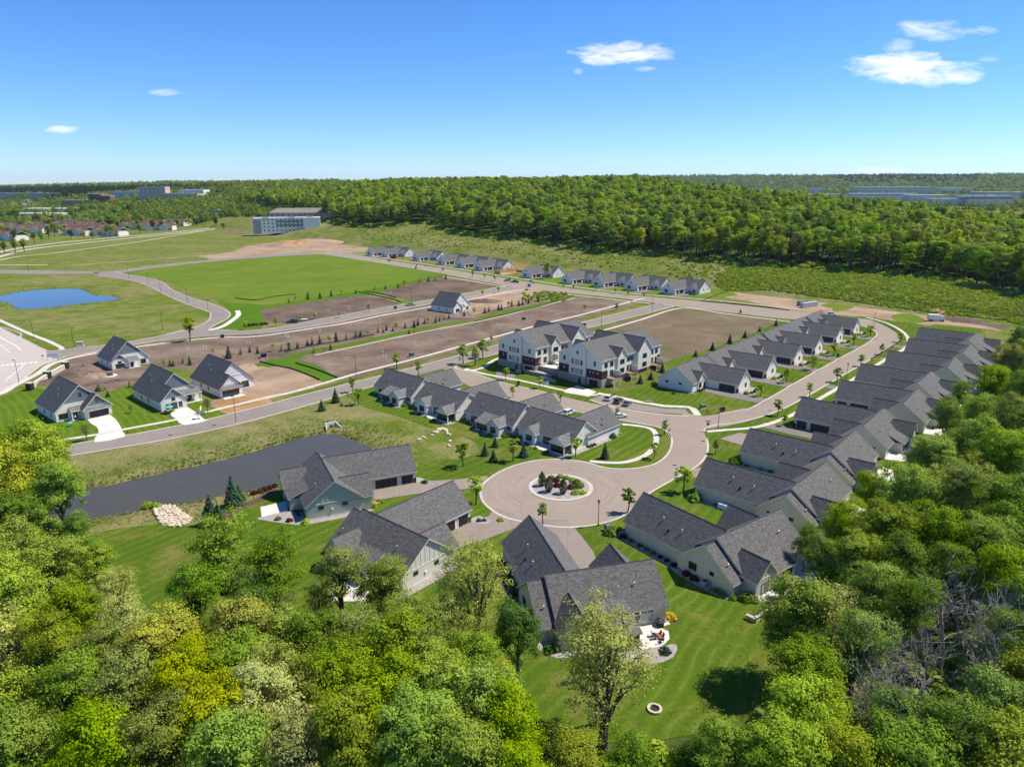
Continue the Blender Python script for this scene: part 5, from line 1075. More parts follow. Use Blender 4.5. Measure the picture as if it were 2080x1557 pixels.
# --- woods in front of the camera and along the right: crown centre in the picture, height of crown centre, size factor, kind, leaf
NEARW = [  # left block
(62, 945, 13, 1.35, 'oak0', 'bright'), (-25, 990, 13, 1.4, 'oak2', 'yellow'), (118, 990, 11, .95, 'oak1', 'bright'), (10, 915, 13, 1.1, 'oak4', 'bright'), (105, 930, 12, 1.0, 'oak1', 'bright'), (30, 1060, 9, .9, 'oak0', 'green'), (150, 1070, 8, .72, 'oak4', 'green'), (-30, 1130, 11, 1.1, 'oak2', 'bright'), (95, 1145, 10, .95, 'oak2', 'bright'),
(190, 1150, 8, .7, 'oak1', 'bright'), (20, 1225, 11, 1.1, 'oak0', 'bright'), (150, 1230, 10, .85, 'oak4', 'bright'), (235, 1200, 9, .8, 'sparse1', 'pale'), (255, 1290, 10, 1.0, 'sparse1', 'pale'), (100, 1310, 11, .9, 'oak3', 'olive'), (-20, 1330, 11, 1.0, 'sparse0', 'pale'), (200, 1350, 9, .9, 'oak3', 'olive'),
(20, 1420, 11, 1.0, 'oak4', 'olive'), (130, 1430, 10, 1.0, 'oak3', 'green'), (250, 1430, 10, 1.0, 'oak3', 'olive'), (60, 1520, 11, .9, 'oak1', 'bright'), (180, 1545, 11, .95, 'oak2', 'bright'), (-40, 1540, 11, 1.0, 'oak0', 'green'), (290, 1530, 10, .9, 'oak3', 'dull'),
# lone trees on the lawn edge
(450, 1150, 11, 1.25, 'oak3', 'green'), (555, 1172, 10.5, 1.1, 'oak3', 'green'), (395, 1225, 9, 1.0, 'oak3', 'green'), (505, 1240, 9, .9, 'oak4', 'deep'), (690, 1180, 9, .95, 'oak3', 'olive'), (775, 1210, 8, .95, 'oak3', 'olive'), (650, 1215, 7, .6, 'sparse1', 'olive'),
(965, 1205, 11, 1.15, 'sparse0', 'pale'), (915, 1265, 9, .9, 'sparse1', 'olive'), (1052, 1275, 8, .85, 'oak4', 'deep'), (840, 1255, 9, .8, 'sparse1', 'olive'), 
# middle block
(330, 1330, 10, 1.0, 'oak0', 'yellow'), (395, 1400, 10, .95, 'oak2', 'yellow'), (490, 1290, 11, 1.0, 'oak1', 'yellow'), (590, 1290, 10, .85, 'oak4', 'bright'), (470, 1360, 10, .9, 'oak0', 'bright'), (560, 1365, 10.5, .9, 'sparse1', 'pale'), (650, 1320, 10, .9, 'oak1', 'green'), (720, 1290, 10, .9, 'sparse1', 'pale'),
(430, 1470, 10, .95, 'oak0', 'yellow'), (540, 1450, 10, .95, 'oak1', 'pale'), (350, 1480, 9, .9, 'oak3', 'dull'), (620, 1430, 9, .85, 'oak1', 'olive'), (470, 1545, 10, .9, 'oak2', 'bright'), (600, 1520, 10, .9, 'sparse1', 'pale'), (700, 1400, 10, .95, 'oak0', 'bright'), (790, 1330, 10.5, 1.0, 'oak1', 'bright'),
(860, 1300, 9, .85, 'oak3', 'bright'), (780, 1430, 10, .95, 'oak2', 'bright'), (720, 1500, 10, .95, 'oak1', 'olive'), (880, 1400, 9.5, .9, 'oak0', 'bright'), (960, 1340, 8, .75, 'oak1', 'bright'), (850, 1500, 10, 1.0, 'oak0', 'bright'), (960, 1440, 9.5, .95, 'oak2', 'bright'), (1010, 1380, 8, .6, 'oak4', 'yellow'), (940, 1540, 10, .95, 'oak1', 'bright'), (1035, 1480, 9, .85, 'oak0', 'bright'), (1060, 1560, 9, .85, 'oak4', 'bright'),
# oak in front of the closest house
(1228, 1385, 10, 1.3, 'sparse0', 'pale'), (1215, 1275, 14.5, .62, 'sparse1', 'pale'), 
(1165, 1560, 7, .7, 'oak1', 'olive'), (1270, 1550, 7, .75, 'oak4', 'green'), (1400, 1545, 5, .6, 'oak4', 'deep'), (1480, 1560, 7, .8, 'oak1', 'bright'), 
# right block
(1622, 1250, 10.5, 1.05, 'oak1', 'bright'), (1690, 1250, 11, .95, 'sparse1', 'pale'), (1640, 1390, 10, .95, 'oak0', 'green'), (1740, 1320, 11, 1.0, 'oak3', 'green'), (1640, 1480, 9, 1.0, 'oak1', 'bright'), (1590, 1550, 9, .95, 'oak0', 'bright'), (1720, 1540, 10, 1.0, 'oak4', 'olive'), (1820, 1480, 10, .85, 'oak3', 'green'), (1850, 1240, 9, .9, 'oak3', 'green'), (1920, 1510, 10, .95, 'oak3', 'green'), (2030, 1480, 10, 1.0, 'oak1', 'green'), (2060, 1330, 10, 1.0, 'oak3', 'green'), (2070, 1560, 10, .95, 'oak0', 'olive'), (1830, 1560, 9, .95, 'oak0', 'green'),
(1670, 1130, 8, .62, 'oak1', 'green'), (1640, 1080, 8, .5, 'oak4', 'bright'), (1720, 1060, 9, .75, 'oak2', 'bright'), (1740, 1140, 9, .85, 'oak0', 'bright'), (1800, 1080, 11, .95, 'oak0', 'bright'), (1830, 1160, 10, .95, 'oak1', 'green'), (1900, 1090, 11, 1.0, 'oak2', 'bright'), (1930, 1170, 10, .95, 'oak3', 'green'), (2000, 1110, 11, 1.0, 'oak0', 'bright'), (2050, 1190, 11, 1.0, 'oak1', 'bright'), (1770, 1200, 9, .85, 'oak3', 'bright'),
(1770, 1000, 8, .72, 'oak1', 'bright'), (1840, 1000, 11, 1.0, 'oak2', 'bright'), (1890, 930, 10, .95, 'oak0', 'bright'), (1960, 1000, 12, 1.1, 'oak0', 'bright'), (2040, 1030, 12, 1.1, 'oak2', 'bright'), (1970, 900, 12, 1.1, 'oak1', 'bright'), (2050, 930, 12, 1.15, 'oak0', 'bright'), (1925, 850, 9, .85, 'oak2', 'green'), (1990, 830, 11, 1.0, 'oak4', 'bright'), (2060, 850, 12, 1.1, 'oak2', 'olive'), (1950, 800, 9, .75, 'oak3', 'bright'), (2020, 780, 11, 1.0, 'oak0', 'bright'), (2080, 790, 12, 1.0, 'oak1', 'green'), (2050, 730, 11, .95, 'oak2', 'olive'), (2090, 720, 12, 1.0, 'oak0', 'bright'), (2070, 680, 11, .85, 'oak4', 'deep'), (2030, 765, 9, .7, 'oak3', 'green'),
(1905, 985, 9, .8, 'sparse1', 'pale'), (1980, 950, 10, .8, 'sparse1', 'olive'), (1860, 1080, 9, .7, 'sparse1', 'pale'), (2080, 880, 11, 1.0, 'oak3', 'green'), (2090, 970, 11, 1.0, 'oak4', 'bright'), (2100, 1090, 10, 1.0, 'oak2', 'green'), (2110, 1250, 10, 1.0, 'oak1', 'green'), (2120, 1420, 10, 1.0, 'oak0', 'olive')]
ZONES = [(lambda x, y: x < 320 and y < 1110, 'beside the near pond'), (lambda x, y: x < 320 and y < 1320, 'in the wood left of the lawn'), (lambda x, y: x < 320, 'in the left front wood'), (lambda x, y: 350 < x < 800 and y < 1240, 'on the lawn left of the houses'),
         (lambda x, y: 900 < x < 1080 and y < 1290, 'left of the closest house'), (lambda x, y: 1080 <= x < 1300 and y < 1450, 'before the closest house'), (lambda x, y: x < 700, 'in the front wood below the lawn'), (lambda x, y: x < 1080, 'in the front wood centre'), (lambda x, y: x < 1530, 'at the foot of the big lawn'),
         (lambda x, y: y > 1220, 'in the wood right of the big lawn'), (lambda x, y: y > 1030, 'behind the low garden wall'), (lambda x, y: y > 860, 'behind the middle woods edge houses'), (lambda x, y: True, 'behind the last woods edge houses')]
cnt = {}
for (px, py, zc, k, key, lf) in NEARW:
    x, y = at(px, py, zc); zn = next(i for i, (f, s) in enumerate(ZONES) if f(px, py)); a = (zn, lf); cnt[a] = cnt.get(a, 0)+1
    NEARTOT = None
tot_ = dict(cnt); cnt = {}
for (px, py, zc, k, key, lf) in sorted(NEARW, key=lambda q: q[0]):
    zn = next(i for i, (f, s) in enumerate(ZONES) if f(px, py)); a = (zn, lf); n = cnt.get(a, 0); cnt[a] = n+1
    x, y = at(px, py, zc); kind_ = 'sparse' if 'sparse' in key else ('loose crowned' if key == 'oak3' else 'broadleaf')
    lab = ADJ[lf]+' '+kind_+' tree '+ZONES[zn][1]+('' if tot_[a] == 1 else ', '+ordn(n)+' from left')
    tr, cr = PROTO[key]; 
    key = {'oak0': ('oak0', 'oak5'), 'oak1': ('oak1', 'oak6'), 'oak2': ('oak2', 'oak5')}.get(key, (key,))[int(abs(px*7+py)) % (2 if key in ('oak0', 'oak1', 'oak2') else 1)]
    full = {'oak0': 9.8, 'oak1': 9.8, 'oak2': 9.8, 'oak3': 11.8, 'oak4': 7.7, 'oak5': 10.2, 'oak6': 9, 'sparse0': 11.4, 'sparse1': 10}[key]
    s = k; zs = max(.6, zc/full)
    plant('broadleaf_tree', key, 'tree', lab, 'trees of the near woods', x, y, 0, (s*1.0, s*1.0, (s+zs)/2), LEAF[lf])
BT = sorted([(1925, 1290, 8, 1.15), (1985, 1330, 8, 1.2), (2045, 1290, 8, 1.1), (1880, 1350, 8, 1.0), (1800, 1360, 8, 1.1), (1785, 1450, 8, 1.05), (1840, 1490, 8, 1.0), (1955, 1230, 8, 1.0), (2010, 1400, 8, 1.1), (520, 1205, 7, .75), (230, 1385, 8, .9), (585, 1225, 7, .7)])
for i, (px, py, zc, k) in enumerate(BT):
    x, y = at(px, py, zc); plant('bare_tree', 'bare%d' % (i % 2), 'tree', 'leafless grey tree with twigs '+('in the right wood, %s from left' % ordn(i-3) if px > 1000 else ('in the left front wood', 'left of the pair between lawn trees', 'right of the pair between lawn trees')[i]), 'leafless trees', x, y, 0, k, None)
# low growth under the woods: one mass
def scatter_stuff(name, pts, meshes, kind='stuff', smin=.7, smax=1.4, tilt=0.0):
    """one object: geometry nodes put a random one of the meshes on each point (x, y, z, scale)"""
    pts = np.array(pts, float); me = bpy.data.meshes.new(name); me.vertices.add(len(pts)); me.vertices.foreach_set('co', pts[:, :3].astype(np.float32).ravel())
    a = me.attributes.new('size', 'FLOAT', 'POINT'); a.data.foreach_set('value', pts[:, 3].astype(np.float32))
    a = me.attributes.new('turn', 'FLOAT', 'POINT'); a.data.foreach_set('value', rng.uniform(0, 6.28, len(pts)).astype(np.float32))
    a = me.attributes.new('pick', 'INT', 'POINT'); a.data.foreach_set('value', rng.integers(0, len(meshes), len(pts)).astype(np.int32))
    o = link(name, me, None, kind)
    cl_ = bpy.data.collections.new(name+'_sources')
    for i, m in enumerate(meshes):
        b = bpy.data.objects.new('%s_source_%02d' % (name, i), m); cl_.objects.link(b)
    ng = bpy.data.node_groups.new(name, 'GeometryNodeTree'); ng.interface.new_socket('Geometry', in_out='INPUT', socket_type='NodeSocketGeometry'); ng.interface.new_socket('Geometry', in_out='OUTPUT', socket_type='NodeSocketGeometry')
    n = ng.nodes; l = ng.links; gi = n.new('NodeGroupInput'); go = n.new('NodeGroupOutput'); ip = n.new('GeometryNodeInstanceOnPoints'); ci = n.new('GeometryNodeCollectionInfo')
    ci.inputs['Collection'].default_value = cl_; ci.inputs['Separate Children'].default_value = True; ci.inputs['Reset Children'].default_value = True
    def attr(nm, ty): q = n.new('GeometryNodeInputNamedAttribute'); q.data_type = ty; q.inputs['Name'].default_value = nm; return q.outputs['Attribute']
    cx = n.new('ShaderNodeCombineXYZ'); l.new(attr('turn', 'FLOAT'), cx.inputs[2])
    l.new(gi.outputs[0], ip.inputs['Points']); l.new(ci.outputs[0], ip.inputs['Instance']); ip.inputs['Pick Instance'].default_value = True
    l.new(attr('pick', 'INT'), ip.inputs['Instance Index']); l.new(cx.outputs[0], ip.inputs['Rotation']); l.new(attr('size', 'FLOAT'), ip.inputs['Scale']); l.new(ip.outputs[0], go.inputs[0])
    md = o.modifiers.new(name, 'NODES'); md.node_group = ng
    return o
def inpoly(X, Y, P): return poly_sd(np.array(X), np.array(Y), P) < 0
shrub_meshes = []
for i, lf in enumerate(('green', 'bright', 'olive', 'dull', 'brown')):
    shrub_meshes.append(fast_mesh('undergrowth', bush(600+i, 260, .2, 1.0), 260, LEAF[lf]))
P_ = []
for poly, n in (([(-140, 150), (-62, 120), (-48, 96), (-30, 86), (-2, 84), (0, 80), (0, 45), (-140, 45)], 2600), ([(0, 84), (8, 79), (24, 79), (40, 84), (46, 96), (52, 108), (64, 130), (110, 185), (180, 262), (225, 300), (330, 330), (120, 60), (50, 45), (0, 45)], 3800)):
    P = np.array(poly); lo, hi = P.min(0), P.max(0); X = rng.uniform(lo[0], hi[0], n*3); Y = rng.uniform(lo[1], hi[1], n*3); m = inpoly(X, Y, poly)
    m &= poly_sd(X, Y, polyline_world(LAWN)) > 2.0
    for x, y in list(zip(X[m], Y[m]))[:n]: P_.append((x, y, -.1, rng.uniform(1.2, 3.6)))
scatter_stuff('undergrowth', P_, shrub_meshes)
# --- forest on the hill: the trees that show largest are things, the rest one mass
fx, fy = [], []
E_ = np.array(EDGE)
cand = []
Wp = np.array(WOODPOLY); lo, hi = Wp.min(0), Wp.max(0)
n = 34000
X = rng.uniform(lo[0], hi[0], n); Y = rng.uniform(lo[1], hi[1], n)
sd = poly_sd(X, Y, WOODPOLY); m = sd < -1.5; X, Y, sd = X[m], Y[m], sd[m]
grid = {}; keep = []
order = np.argsort(-sd+rng.uniform(0, 25, len(sd)))
for i in order:
    r0 = 4.3+1.5*((math.sin(X[i]*.7+Y[i]*1.3)+1)/2)+(.0012*math.hypot(X[i], Y[i])); c = (int(X[i]//8), int(Y[i]//8)); ok = True
    for a in (-1, 0, 1):
        for b in (-1, 0, 1):
            for j in grid.get((c[0]+a, c[1]+b), ()):
                if (X[i]-X[j])**2+(Y[i]-Y[j])**2 < r0*r0: ok = False; break
            if not ok: break
        if not ok: break
    if ok: grid.setdefault(c, []).append(i); keep.append(i)
keep = np.array(keep); X, Y, sd = X[keep], Y[keep], sd[keep]; Z = height(X, Y, False)
# bare face of edge trunks: fill the front rank a little denser
dist = np.hypot(X, Y); az = np.degrees(np.arctan2(X, Y)); inview = np.abs(az) < 38
score = dist+np.where(sd < -16, 130+.8*(-sd), 0); score[~inview] = 1e6
o_ = np.argsort(score); NF = 300-NTREE
lkeys = list(LEAF); FK = ['green', 'bright', 'olive', 'deep', 'young', 'brown', 'yellow']; FP = np.array([.22, .4, .12, .07, .13, .03, .03])
def landmark(x, y):
    px_ = PW/2+FPX*x/(y*CP+(CAM_H-hz(x, y)-8)*SP)
    for a, s in ((800, 'behind the far row left end'), (1000, 'behind the far row middle'), (1160, 'behind the framed house'), (1330, 'behind the far row right half'), (1480, 'behind the last far house'), (1660, 'left of the container'), (1850, 'right of the container')):
        if px_ < a: return s
    return 'at the far right'
fc = {}; info = []
for i in o_[:NF]:
    lf = FK[rng.choice(7, p=FP)]; front = sd[i] > -16
    lab = (ADJ[lf]+' tree fronting the hill forest ' if front else ADJ[lf]+' tree inside the hill forest ')+landmark(X[i], Y[i]); info.append((i, lf, lab))
gcount = {}
info.sort(key=lambda q: X[q[0]]/Y[q[0]])
tot2 = {}
for q in info: tot2[q[2]] = tot2.get(q[2], 0)+1
for i, lf, lab in info:
    gcount[lab] = gcount.get(lab, 0)+1
    if tot2[lab] > 1: lab = lab+', '+ordn(gcount[lab]-1)+' from left'
    s = rng.uniform(1.05, 1.5)*(1.0 if lf != 'brown' else .8); zz = s*rng.uniform(.85, 1.1)
    plant('forest_tree', ('edge%d' % rng.integers(0, 2)) if sd[i] > -12 and rng.random() < .5 else 'wood%d' % (3 if lf == 'brown' else rng.integers(0, 4)), 'tree', lab, 'hill forest trees', X[i], Y[i], Z[i]-.2, (s, s, zz), LEAF[lf])
for px_, d_, s_, lb in ((1110, 900, 1.25, 'tallest tree rising above the forest skyline'), (1000, 930, 1.1, 'tall tree rising above the forest skyline, left of the tallest'), (1162, 880, 1.0, 'tree rising above the forest skyline, right of the tallest')):
    x_ = (px_-1040)/FPX*d_; plant('forest_tree', 'wood0', 'tree', lb, 'hill forest trees', x_, d_, hz(x_, d_)+2, (s_*1.25, s_*1.25, s_*1.5), LEAF['green'])
rest = o_[NF:]
cr_m = []
for k in range(4):
    for lf, rep in (('green', 2), ('bright', 3), ('olive', 1), ('deep', 1), ('young', 1), ('bright', 1), ('young', 1)):
        tr, cr = PROTO['wood%d' % k]; q = np.empty(len(cr.vertices)*3, np.float32); cr.vertices.foreach_get('co', q)
        mm = fast_mesh('forest_crown', q.reshape(-1, 3), len(cr.polygons), LEAF[lf])
        cr_m += [mm]
far_m = [m for m in cr_m]
pts = [(X[i], Y[i], Z[i]-.3, rng.uniform(1.05, 1.6)) for i in rest if abs(az[i]) < 60]
scatter_stuff('hill_forest', pts, far_m)
# trunks of the forest edge and its scrub
P_ = []
for i in range(len(E_)-1):
    a, b = E_[i], E_[i+1]; L = np.linalg.norm(b-a)
    for k in range(int(L/.8)):
        q = a+(b-a)*rng.random()+NRM*(rng.uniform(-8, 9)); P_.append((*q, hz(*q)-.1, rng.uniform(1.3, 4.6)))
# brushy meadow on the slope
MEAD = [hit(*p) for p in ((1452, 572), (1490, 540), (1578, 545), (1652, 548), (1747, 557), (1870, 568), (1947, 575), (2000, 593), (2130, 614), (2130, 672), (2040, 650), (1900, 636), (1800, 622), (1700, 608), (1560, 588), (1470, 590))]
MP = np.array(MEAD); lo, hi = MP.min(0), MP.max(0); X2 = rng.uniform(lo[0], hi[0], 34000); Y2 = rng.uniform(lo[1], hi[1], 34000); m = inpoly(X2, Y2, MEAD)
for x, y in list(zip(X2[m], Y2[m]))[:15000]: P_.append((x, y, hz(x, y)-.1, rng.uniform(.6, 2.0)))
SL = [hit(*p) for p in ((715, 458), (800, 461), (903, 458), (919, 474), (987, 482), (1088, 492), (1222, 512), (1350, 519), (1490, 537), (1480, 572), (1350, 562), (1250, 545), (1100, 527), (950, 507), (820, 492), (740, 488))]
SPp = np.array(SL); lo, hi = SPp.min(0), SPp.max(0); X2 = rng.uniform(lo[0], hi[0], 14000); Y2 = rng.uniform(lo[1], hi[1], 14000); m = inpoly(X2, Y2, SL) & ((vnoise(X2, Y2, 23, 2)+rng.normal(size=len(X2))*.35 > -.1))
for x, y in list(zip(X2[m], Y2[m]))[:7000]: P_.append((x, y, hz(x, y)-.1, rng.uniform(.5, 2.0)))
sm = [fast_mesh('scrub', bush(620+i, 150, .26, .55), 150, LEAF[lf]) for i, lf in enumerate(('bright', 'olive', 'green', 'bright', 'young', 'olive', 'pale'))]
scatter_stuff('meadow_scrub', P_, sm)
# rank grass round the ponds
P_ = []
PN = np.array(PONDS['pond_near'])
for P, n, rr_ in ((PONDS['pond_near'], 6500, 15), (PONDS['pond_far'], 1500, 9)):
    p = np.array(P); lo, hi = p.min(0)-rr_, p.max(0)+rr_; X2 = rng.uniform(lo[0], hi[0], n*4); Y2 = rng.uniform(lo[1], hi[1], n*4); d0 = poly_sd(X2, Y2, P[::2]); k_ = (d0 > 0) & (d0 < rr_+1); X2, Y2 = X2[k_], Y2[k_]; d = poly_sd(X2, Y2, P)
    lw = poly_sd(X2, Y2, polyline_world(LAWN)); rdw = poly_sd(X2, Y2, polyline_world(A_UP[:9])+polyline_world(A_LO[:9])[::-1])
    m = (d > .35) & (d < rr_*rng.random(len(d))**1.6) & (lw > .5) & (rdw > 3)
    for x, y, q in list(zip(X2[m], Y2[m], d[m]))[:n]: P_.append((x, y, float(height(np.array([x]), np.array([y]))[0])-.05, rng.uniform(.28, .62)*(1.35 if q < 1.2 else .85)))
def tuft(seed, n=46, h=.9):
    r = np.random.default_rng(seed); V = []
    for i in range(n):
        a = r.uniform(0, 6.28); q = r.uniform(0, .55); x, y = q*math.cos(a), q*math.sin(a); w_ = r.uniform(.03, .07); hh = h*r.uniform(.4, 1); dx, dy = r.normal()*.22, r.normal()*.22; b = r.uniform(0, 3.14)
        V += [(x-w_*math.cos(b), y-w_*math.sin(b), 0), (x+w_*math.cos(b), y+w_*math.sin(b), 0), (x+dx+w_*.3*math.cos(b), y+dy, hh), (x+dx, y+dy-w_*.3, hh)]
    return fast_mesh('tuft', np.array(V), n, None) if False else (np.array(V), n)
M_REED = mat('dry_grass', (.3, .26, .14), .9, mottled((.4, .33, .19), .3, .2, 2)); M_TUFT = mat('rank_grass', (.11, .16, .03), .9, mottled((.15, .21, .03), .35, .2, 2)); M_TUFT2 = mat('rank_grass_light', (.2, .21, .07), .9, mottled((.26, .27, .08), .35, .2, 2))
tm = []
for i in range(6): V, n = tuft(640+i); tm.append(fast_mesh('tuft', V, n, (M_TUFT, M_TUFT2, M_REED, M_REED, M_TUFT2, M_TUFT)[i]))
scatter_stuff('bank_grass', P_, tm)
# --- far country: tree masses out to the horizon, thinner round the town
def clump(seed, n, lm): 
    r = np.random.default_rng(seed); d = r.normal(size=(n, 3)); d[:, 2] = np.abs(d[:, 2])*.9; d /= np.linalg.norm(d, axis=1)[:, None]
    k = 1+.28*np.sin(d[:, 0]*4+seed)+.2*np.sin(d[:, 1]*5+2*seed); P = d*k[:, None]*np.array([6, 6, 9.5]); return fast_mesh('tree_mass', leaf_quads(P, d+r.normal(size=(n, 3))*.45, 1.5, r), n, lm)
fm = [clump(700+i, 130, LEAF[lf]) for i, lf in enumerate(('far', 'far', 'green', 'deep', 'far', 'olive'))]
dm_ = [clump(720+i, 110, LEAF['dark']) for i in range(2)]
n = 110000; u = rng.uniform(0, 1, n); rr_ = 1/(1/620+(1/7600-1/620)*u); aa = rng.uniform(-41, 41, n); X2 = rr_*np.sin(np.radians(aa)); Y2 = rr_*np.cos(np.radians(aa))
s2 = .738*X2+.675*Y2-400; hh = height(X2, Y2, False); wsd = poly_sd(X2, Y2, WOODPOLY)
pxx = PW/2+FPX*X2/(Y2*CP+(CAM_H-hh)*SP); pyy = PH/2+FPX*(-Y2*SP+(CAM_H-hh)*CP)/(Y2*CP+(CAM_H-hh)*SP)
town = (pxx < 520) & (pyy > 402)
open_ = (pyy > 455) | ((pxx < 640) & (pyy > 440))
CLEAR = []   # (px0, px1, py0, py1, keep) clearings for buildings and roads, in terms of where they lie on the ground
ind = (pxx > 1380) & (pyy > 383) & (pyy < 445)
tb = (pxx > 150) & (pxx < 545) & (pyy > 404) & (pyy < 441)
keepp = np.where(tb, .95, np.where(town, .3, 1.0))*np.where(ind, .1, 1.0)
clus = vnoise(X2, Y2, 90, 6)*.5+.5*vnoise(X2, Y2, 260, 8)
m = (wsd > 12) & ~open_ & (rng.random(n) < keepp*np.where((town & ~tb) | ind, np.clip(.5+1.6*clus, 0, 1.6), 1)) & ((s2 > -2000))
m &= ~((Y2 < 560) & (X2 < 200)) & ~((s2 > 0) & (wsd > 12) & (pyy > 440))
dark = m & (pxx < 470) & (pyy > 383) & (pyy < 397+6*vnoise(X2, Y2, 300, 4)); dark |= m & (pxx > 1700) & (pxx < 1990) & (pyy < 371)  # left band: cloud shadow put into darker leaf colour; right patch shares that colour
f = m & ~dark
n3 = 9000; r3 = np.sqrt(rng.uniform(1320**2, 2500**2, n3)); a3 = rng.uniform(-36.5, -19, n3); X3 = r3*np.sin(np.radians(a3)); Y3 = r3*np.cos(np.radians(a3)); h3 = height(X3, Y3, False)
k3 = (poly_sd(X3, Y3, WOODPOLY) > 12) & (vnoise(X3, Y3, 120, 6)+.5*vnoise(X3, Y3, 60, 3) > -.35)
size = np.clip(rr_/1700, .75, 1.45)
scatter_stuff('far_woodland', np.vstack([np.stack([X2, Y2, hh-1, size*rng.uniform(.6, 1.15, n)], -1)[f], np.stack([X3, Y3, h3-1, rng.uniform(.7, 1.25, n3)], -1)[k3]]), fm)
scatter_stuff('painted_shade_woodland', np.stack([X2, Y2, hh-1, size*rng.uniform(.7, 1.15, n)], -1)[dark], dm_)
# ------------------------------------------------------------------ street trees, conifers, shrubs
def pxm(py): # picture pixels per metre of height for something standing at ground row py
    v = (py-PH/2)/FPX; dn = SP+v*CP; d = CAM_H/dn; return FPX/d*math.cos(PITCH+math.atan(v))
def row_trees(lst, key_, cat, name, fullh, group, labf, leafs):
    for i, it in enumerate(lst):
        px, py, h = it[:3]; x, y = at(px, py); s = h/pxm(py)/fullh; k = key_[i % len(key_)]
        plant(name, k, cat, labf(i, it), group, x, y, 0, (s*rng.uniform(.95, 1.12), s*rng.uniform(.95, 1.12), s), LEAF[leafs[i % len(leafs)]] if isinstance(leafs, list) else LEAF[leafs])
ST = ['street0', 'street1', 'street2']
row_trees([(1545, 804.7, 27), (1598, 777.4, 29), (1650, 751, 31), (1693, 722.6, 27), (1733.6, 702.4, 25), (1768, 683.6, 24)], ST, 'tree', 'street_tree', 5.0, 'young trees between the inner drives', lambda i, t: 'young round street tree on the inner verge, %s from the parking bay' % ordn(i), 'young')
row_trees([(1579, 843.7, 32), (1644, 806, 28), (1700, 776, 30), (1748, 744, 24), (1790.6, 719.7, 21), (1827, 695, 20)], ST, 'tree', 'street_tree', 5.0, 'young trees on the outer verge of the curved street', lambda i, t: 'young tree on the outer verge of the curve, %s from the stop sign' % ordn(i), ['green', 'young'])
row_trees([(1592.5, 865, 24, 'small pale tree between the curved walk and the garage court'), (1349, 883, 28, 'young tree at the street corner by the curving walk'), (1328.7, 931, 33, 'young tree in the inner loop of the curving walk'), (1168.5, 928.5, 38, 'young tree before the screened porch at the right end of the pond row'), (1042.5, 936.6, 43, 'bright young tree among spruces behind the pond row'),
    (941, 947.5, 48, 'broad yellow green young tree left of the turning circle'), (966, 1025, 56, 'slim young tree between the two left driveways of the circle'), (1103, 1065, 42, 'round young tree on the kerb above the closest garage roof'), (1388, 1000, 52, 'two tiered young tree right of the turning circle'), (1275, 1040, 47, 'loose pale tree between turning circle and right garage roof'),
    (1042, 807, 23, 'small tree behind the garage of the pond row'), (1097.6, 788.5, 25, 'small street tree in front of the retaining walls'), (1027, 772.3, 25, 'small street tree before the left townhouse garage'), (1452.5, 921, 26, 'thin young tree by the stop sign lawn'), (1138, 818, 26, 'dark young tree behind the fourth pond row garage'), (1253, 846, 18, 'small tree at the garage of the pond row end house'),
    (965, 743, 37, 'left of two street trees by the left townhouse block'), (981, 727, 38, 'right of two street trees by the left townhouse block'), (805, 749, 31, 'slender street tree on the verge behind the pond row'), (850, 764, 29, 'round bright tree before the leftmost pond row house'), (728, 822, 34, 'bright tree at left end of the pond row lawn'), (717, 797, 30, 'round tree at roadside left of the pond row'), (998, 696, 16, 'small tree at the road left of the townhouses'), (941, 739, 41, 'narrow tall tree at the T junction by the townhouses'),
    (385.6, 693, 49, 'tall narrow tree beside the road junction on the left'), (1486, 1061, 10, 'tiny tree behind the garage wall'), (1188, 630, 12, 'tiny tree beside the brown lot'), (1252, 632, 16, 'small green tree in the brown lot before the far corner'), (1111, 566, 33, 'tall bright tree at the far house right of the framed site')], ST, 'tree', 'street_tree', 5.0, 'young planted trees', lambda i, t: t[3], ['young', 'green', 'young', 'bright'])
row_trees([(1005, 571, 13), (1036, 575, 12), (1078, 580, 12), (1145, 585, 10), (1165, 588, 10), (1210, 592, 12), (1250, 597, 13), (1276, 601, 13), (1307, 605, 12), (985, 567, 12), (960, 563, 12), (900, 553, 10), (500, 669, 17), (560, 663, 16), (610, 655, 15), (640, 648, 13), (750, 634, 16), (690, 645, 13), (980, 601, 12), (1012, 595, 14)], ST, 'tree', 'sapling', 5.0, 'staked saplings along the far streets', lambda i, t: 'thin sapling on the far street verge, %s of that avenue' % ordn(i) if i < 12 else 'thin sapling beside the middle street, %s along it' % ordn(i-12), ['young', 'bright', 'olive'])
row_trees([(177, 895, 37, 'bare young tree on the lawn of the blue gabled cottage'), (422.6, 839, 31, 'bare young tree beside the white stand drive'), (267, 839, 17, 'tiny bare tree between the two cottages')], ['sparse1'], 'tree', 'young_tree', 15.5, 'thinly leaved young trees', lambda i, t: t[3], 'dull')
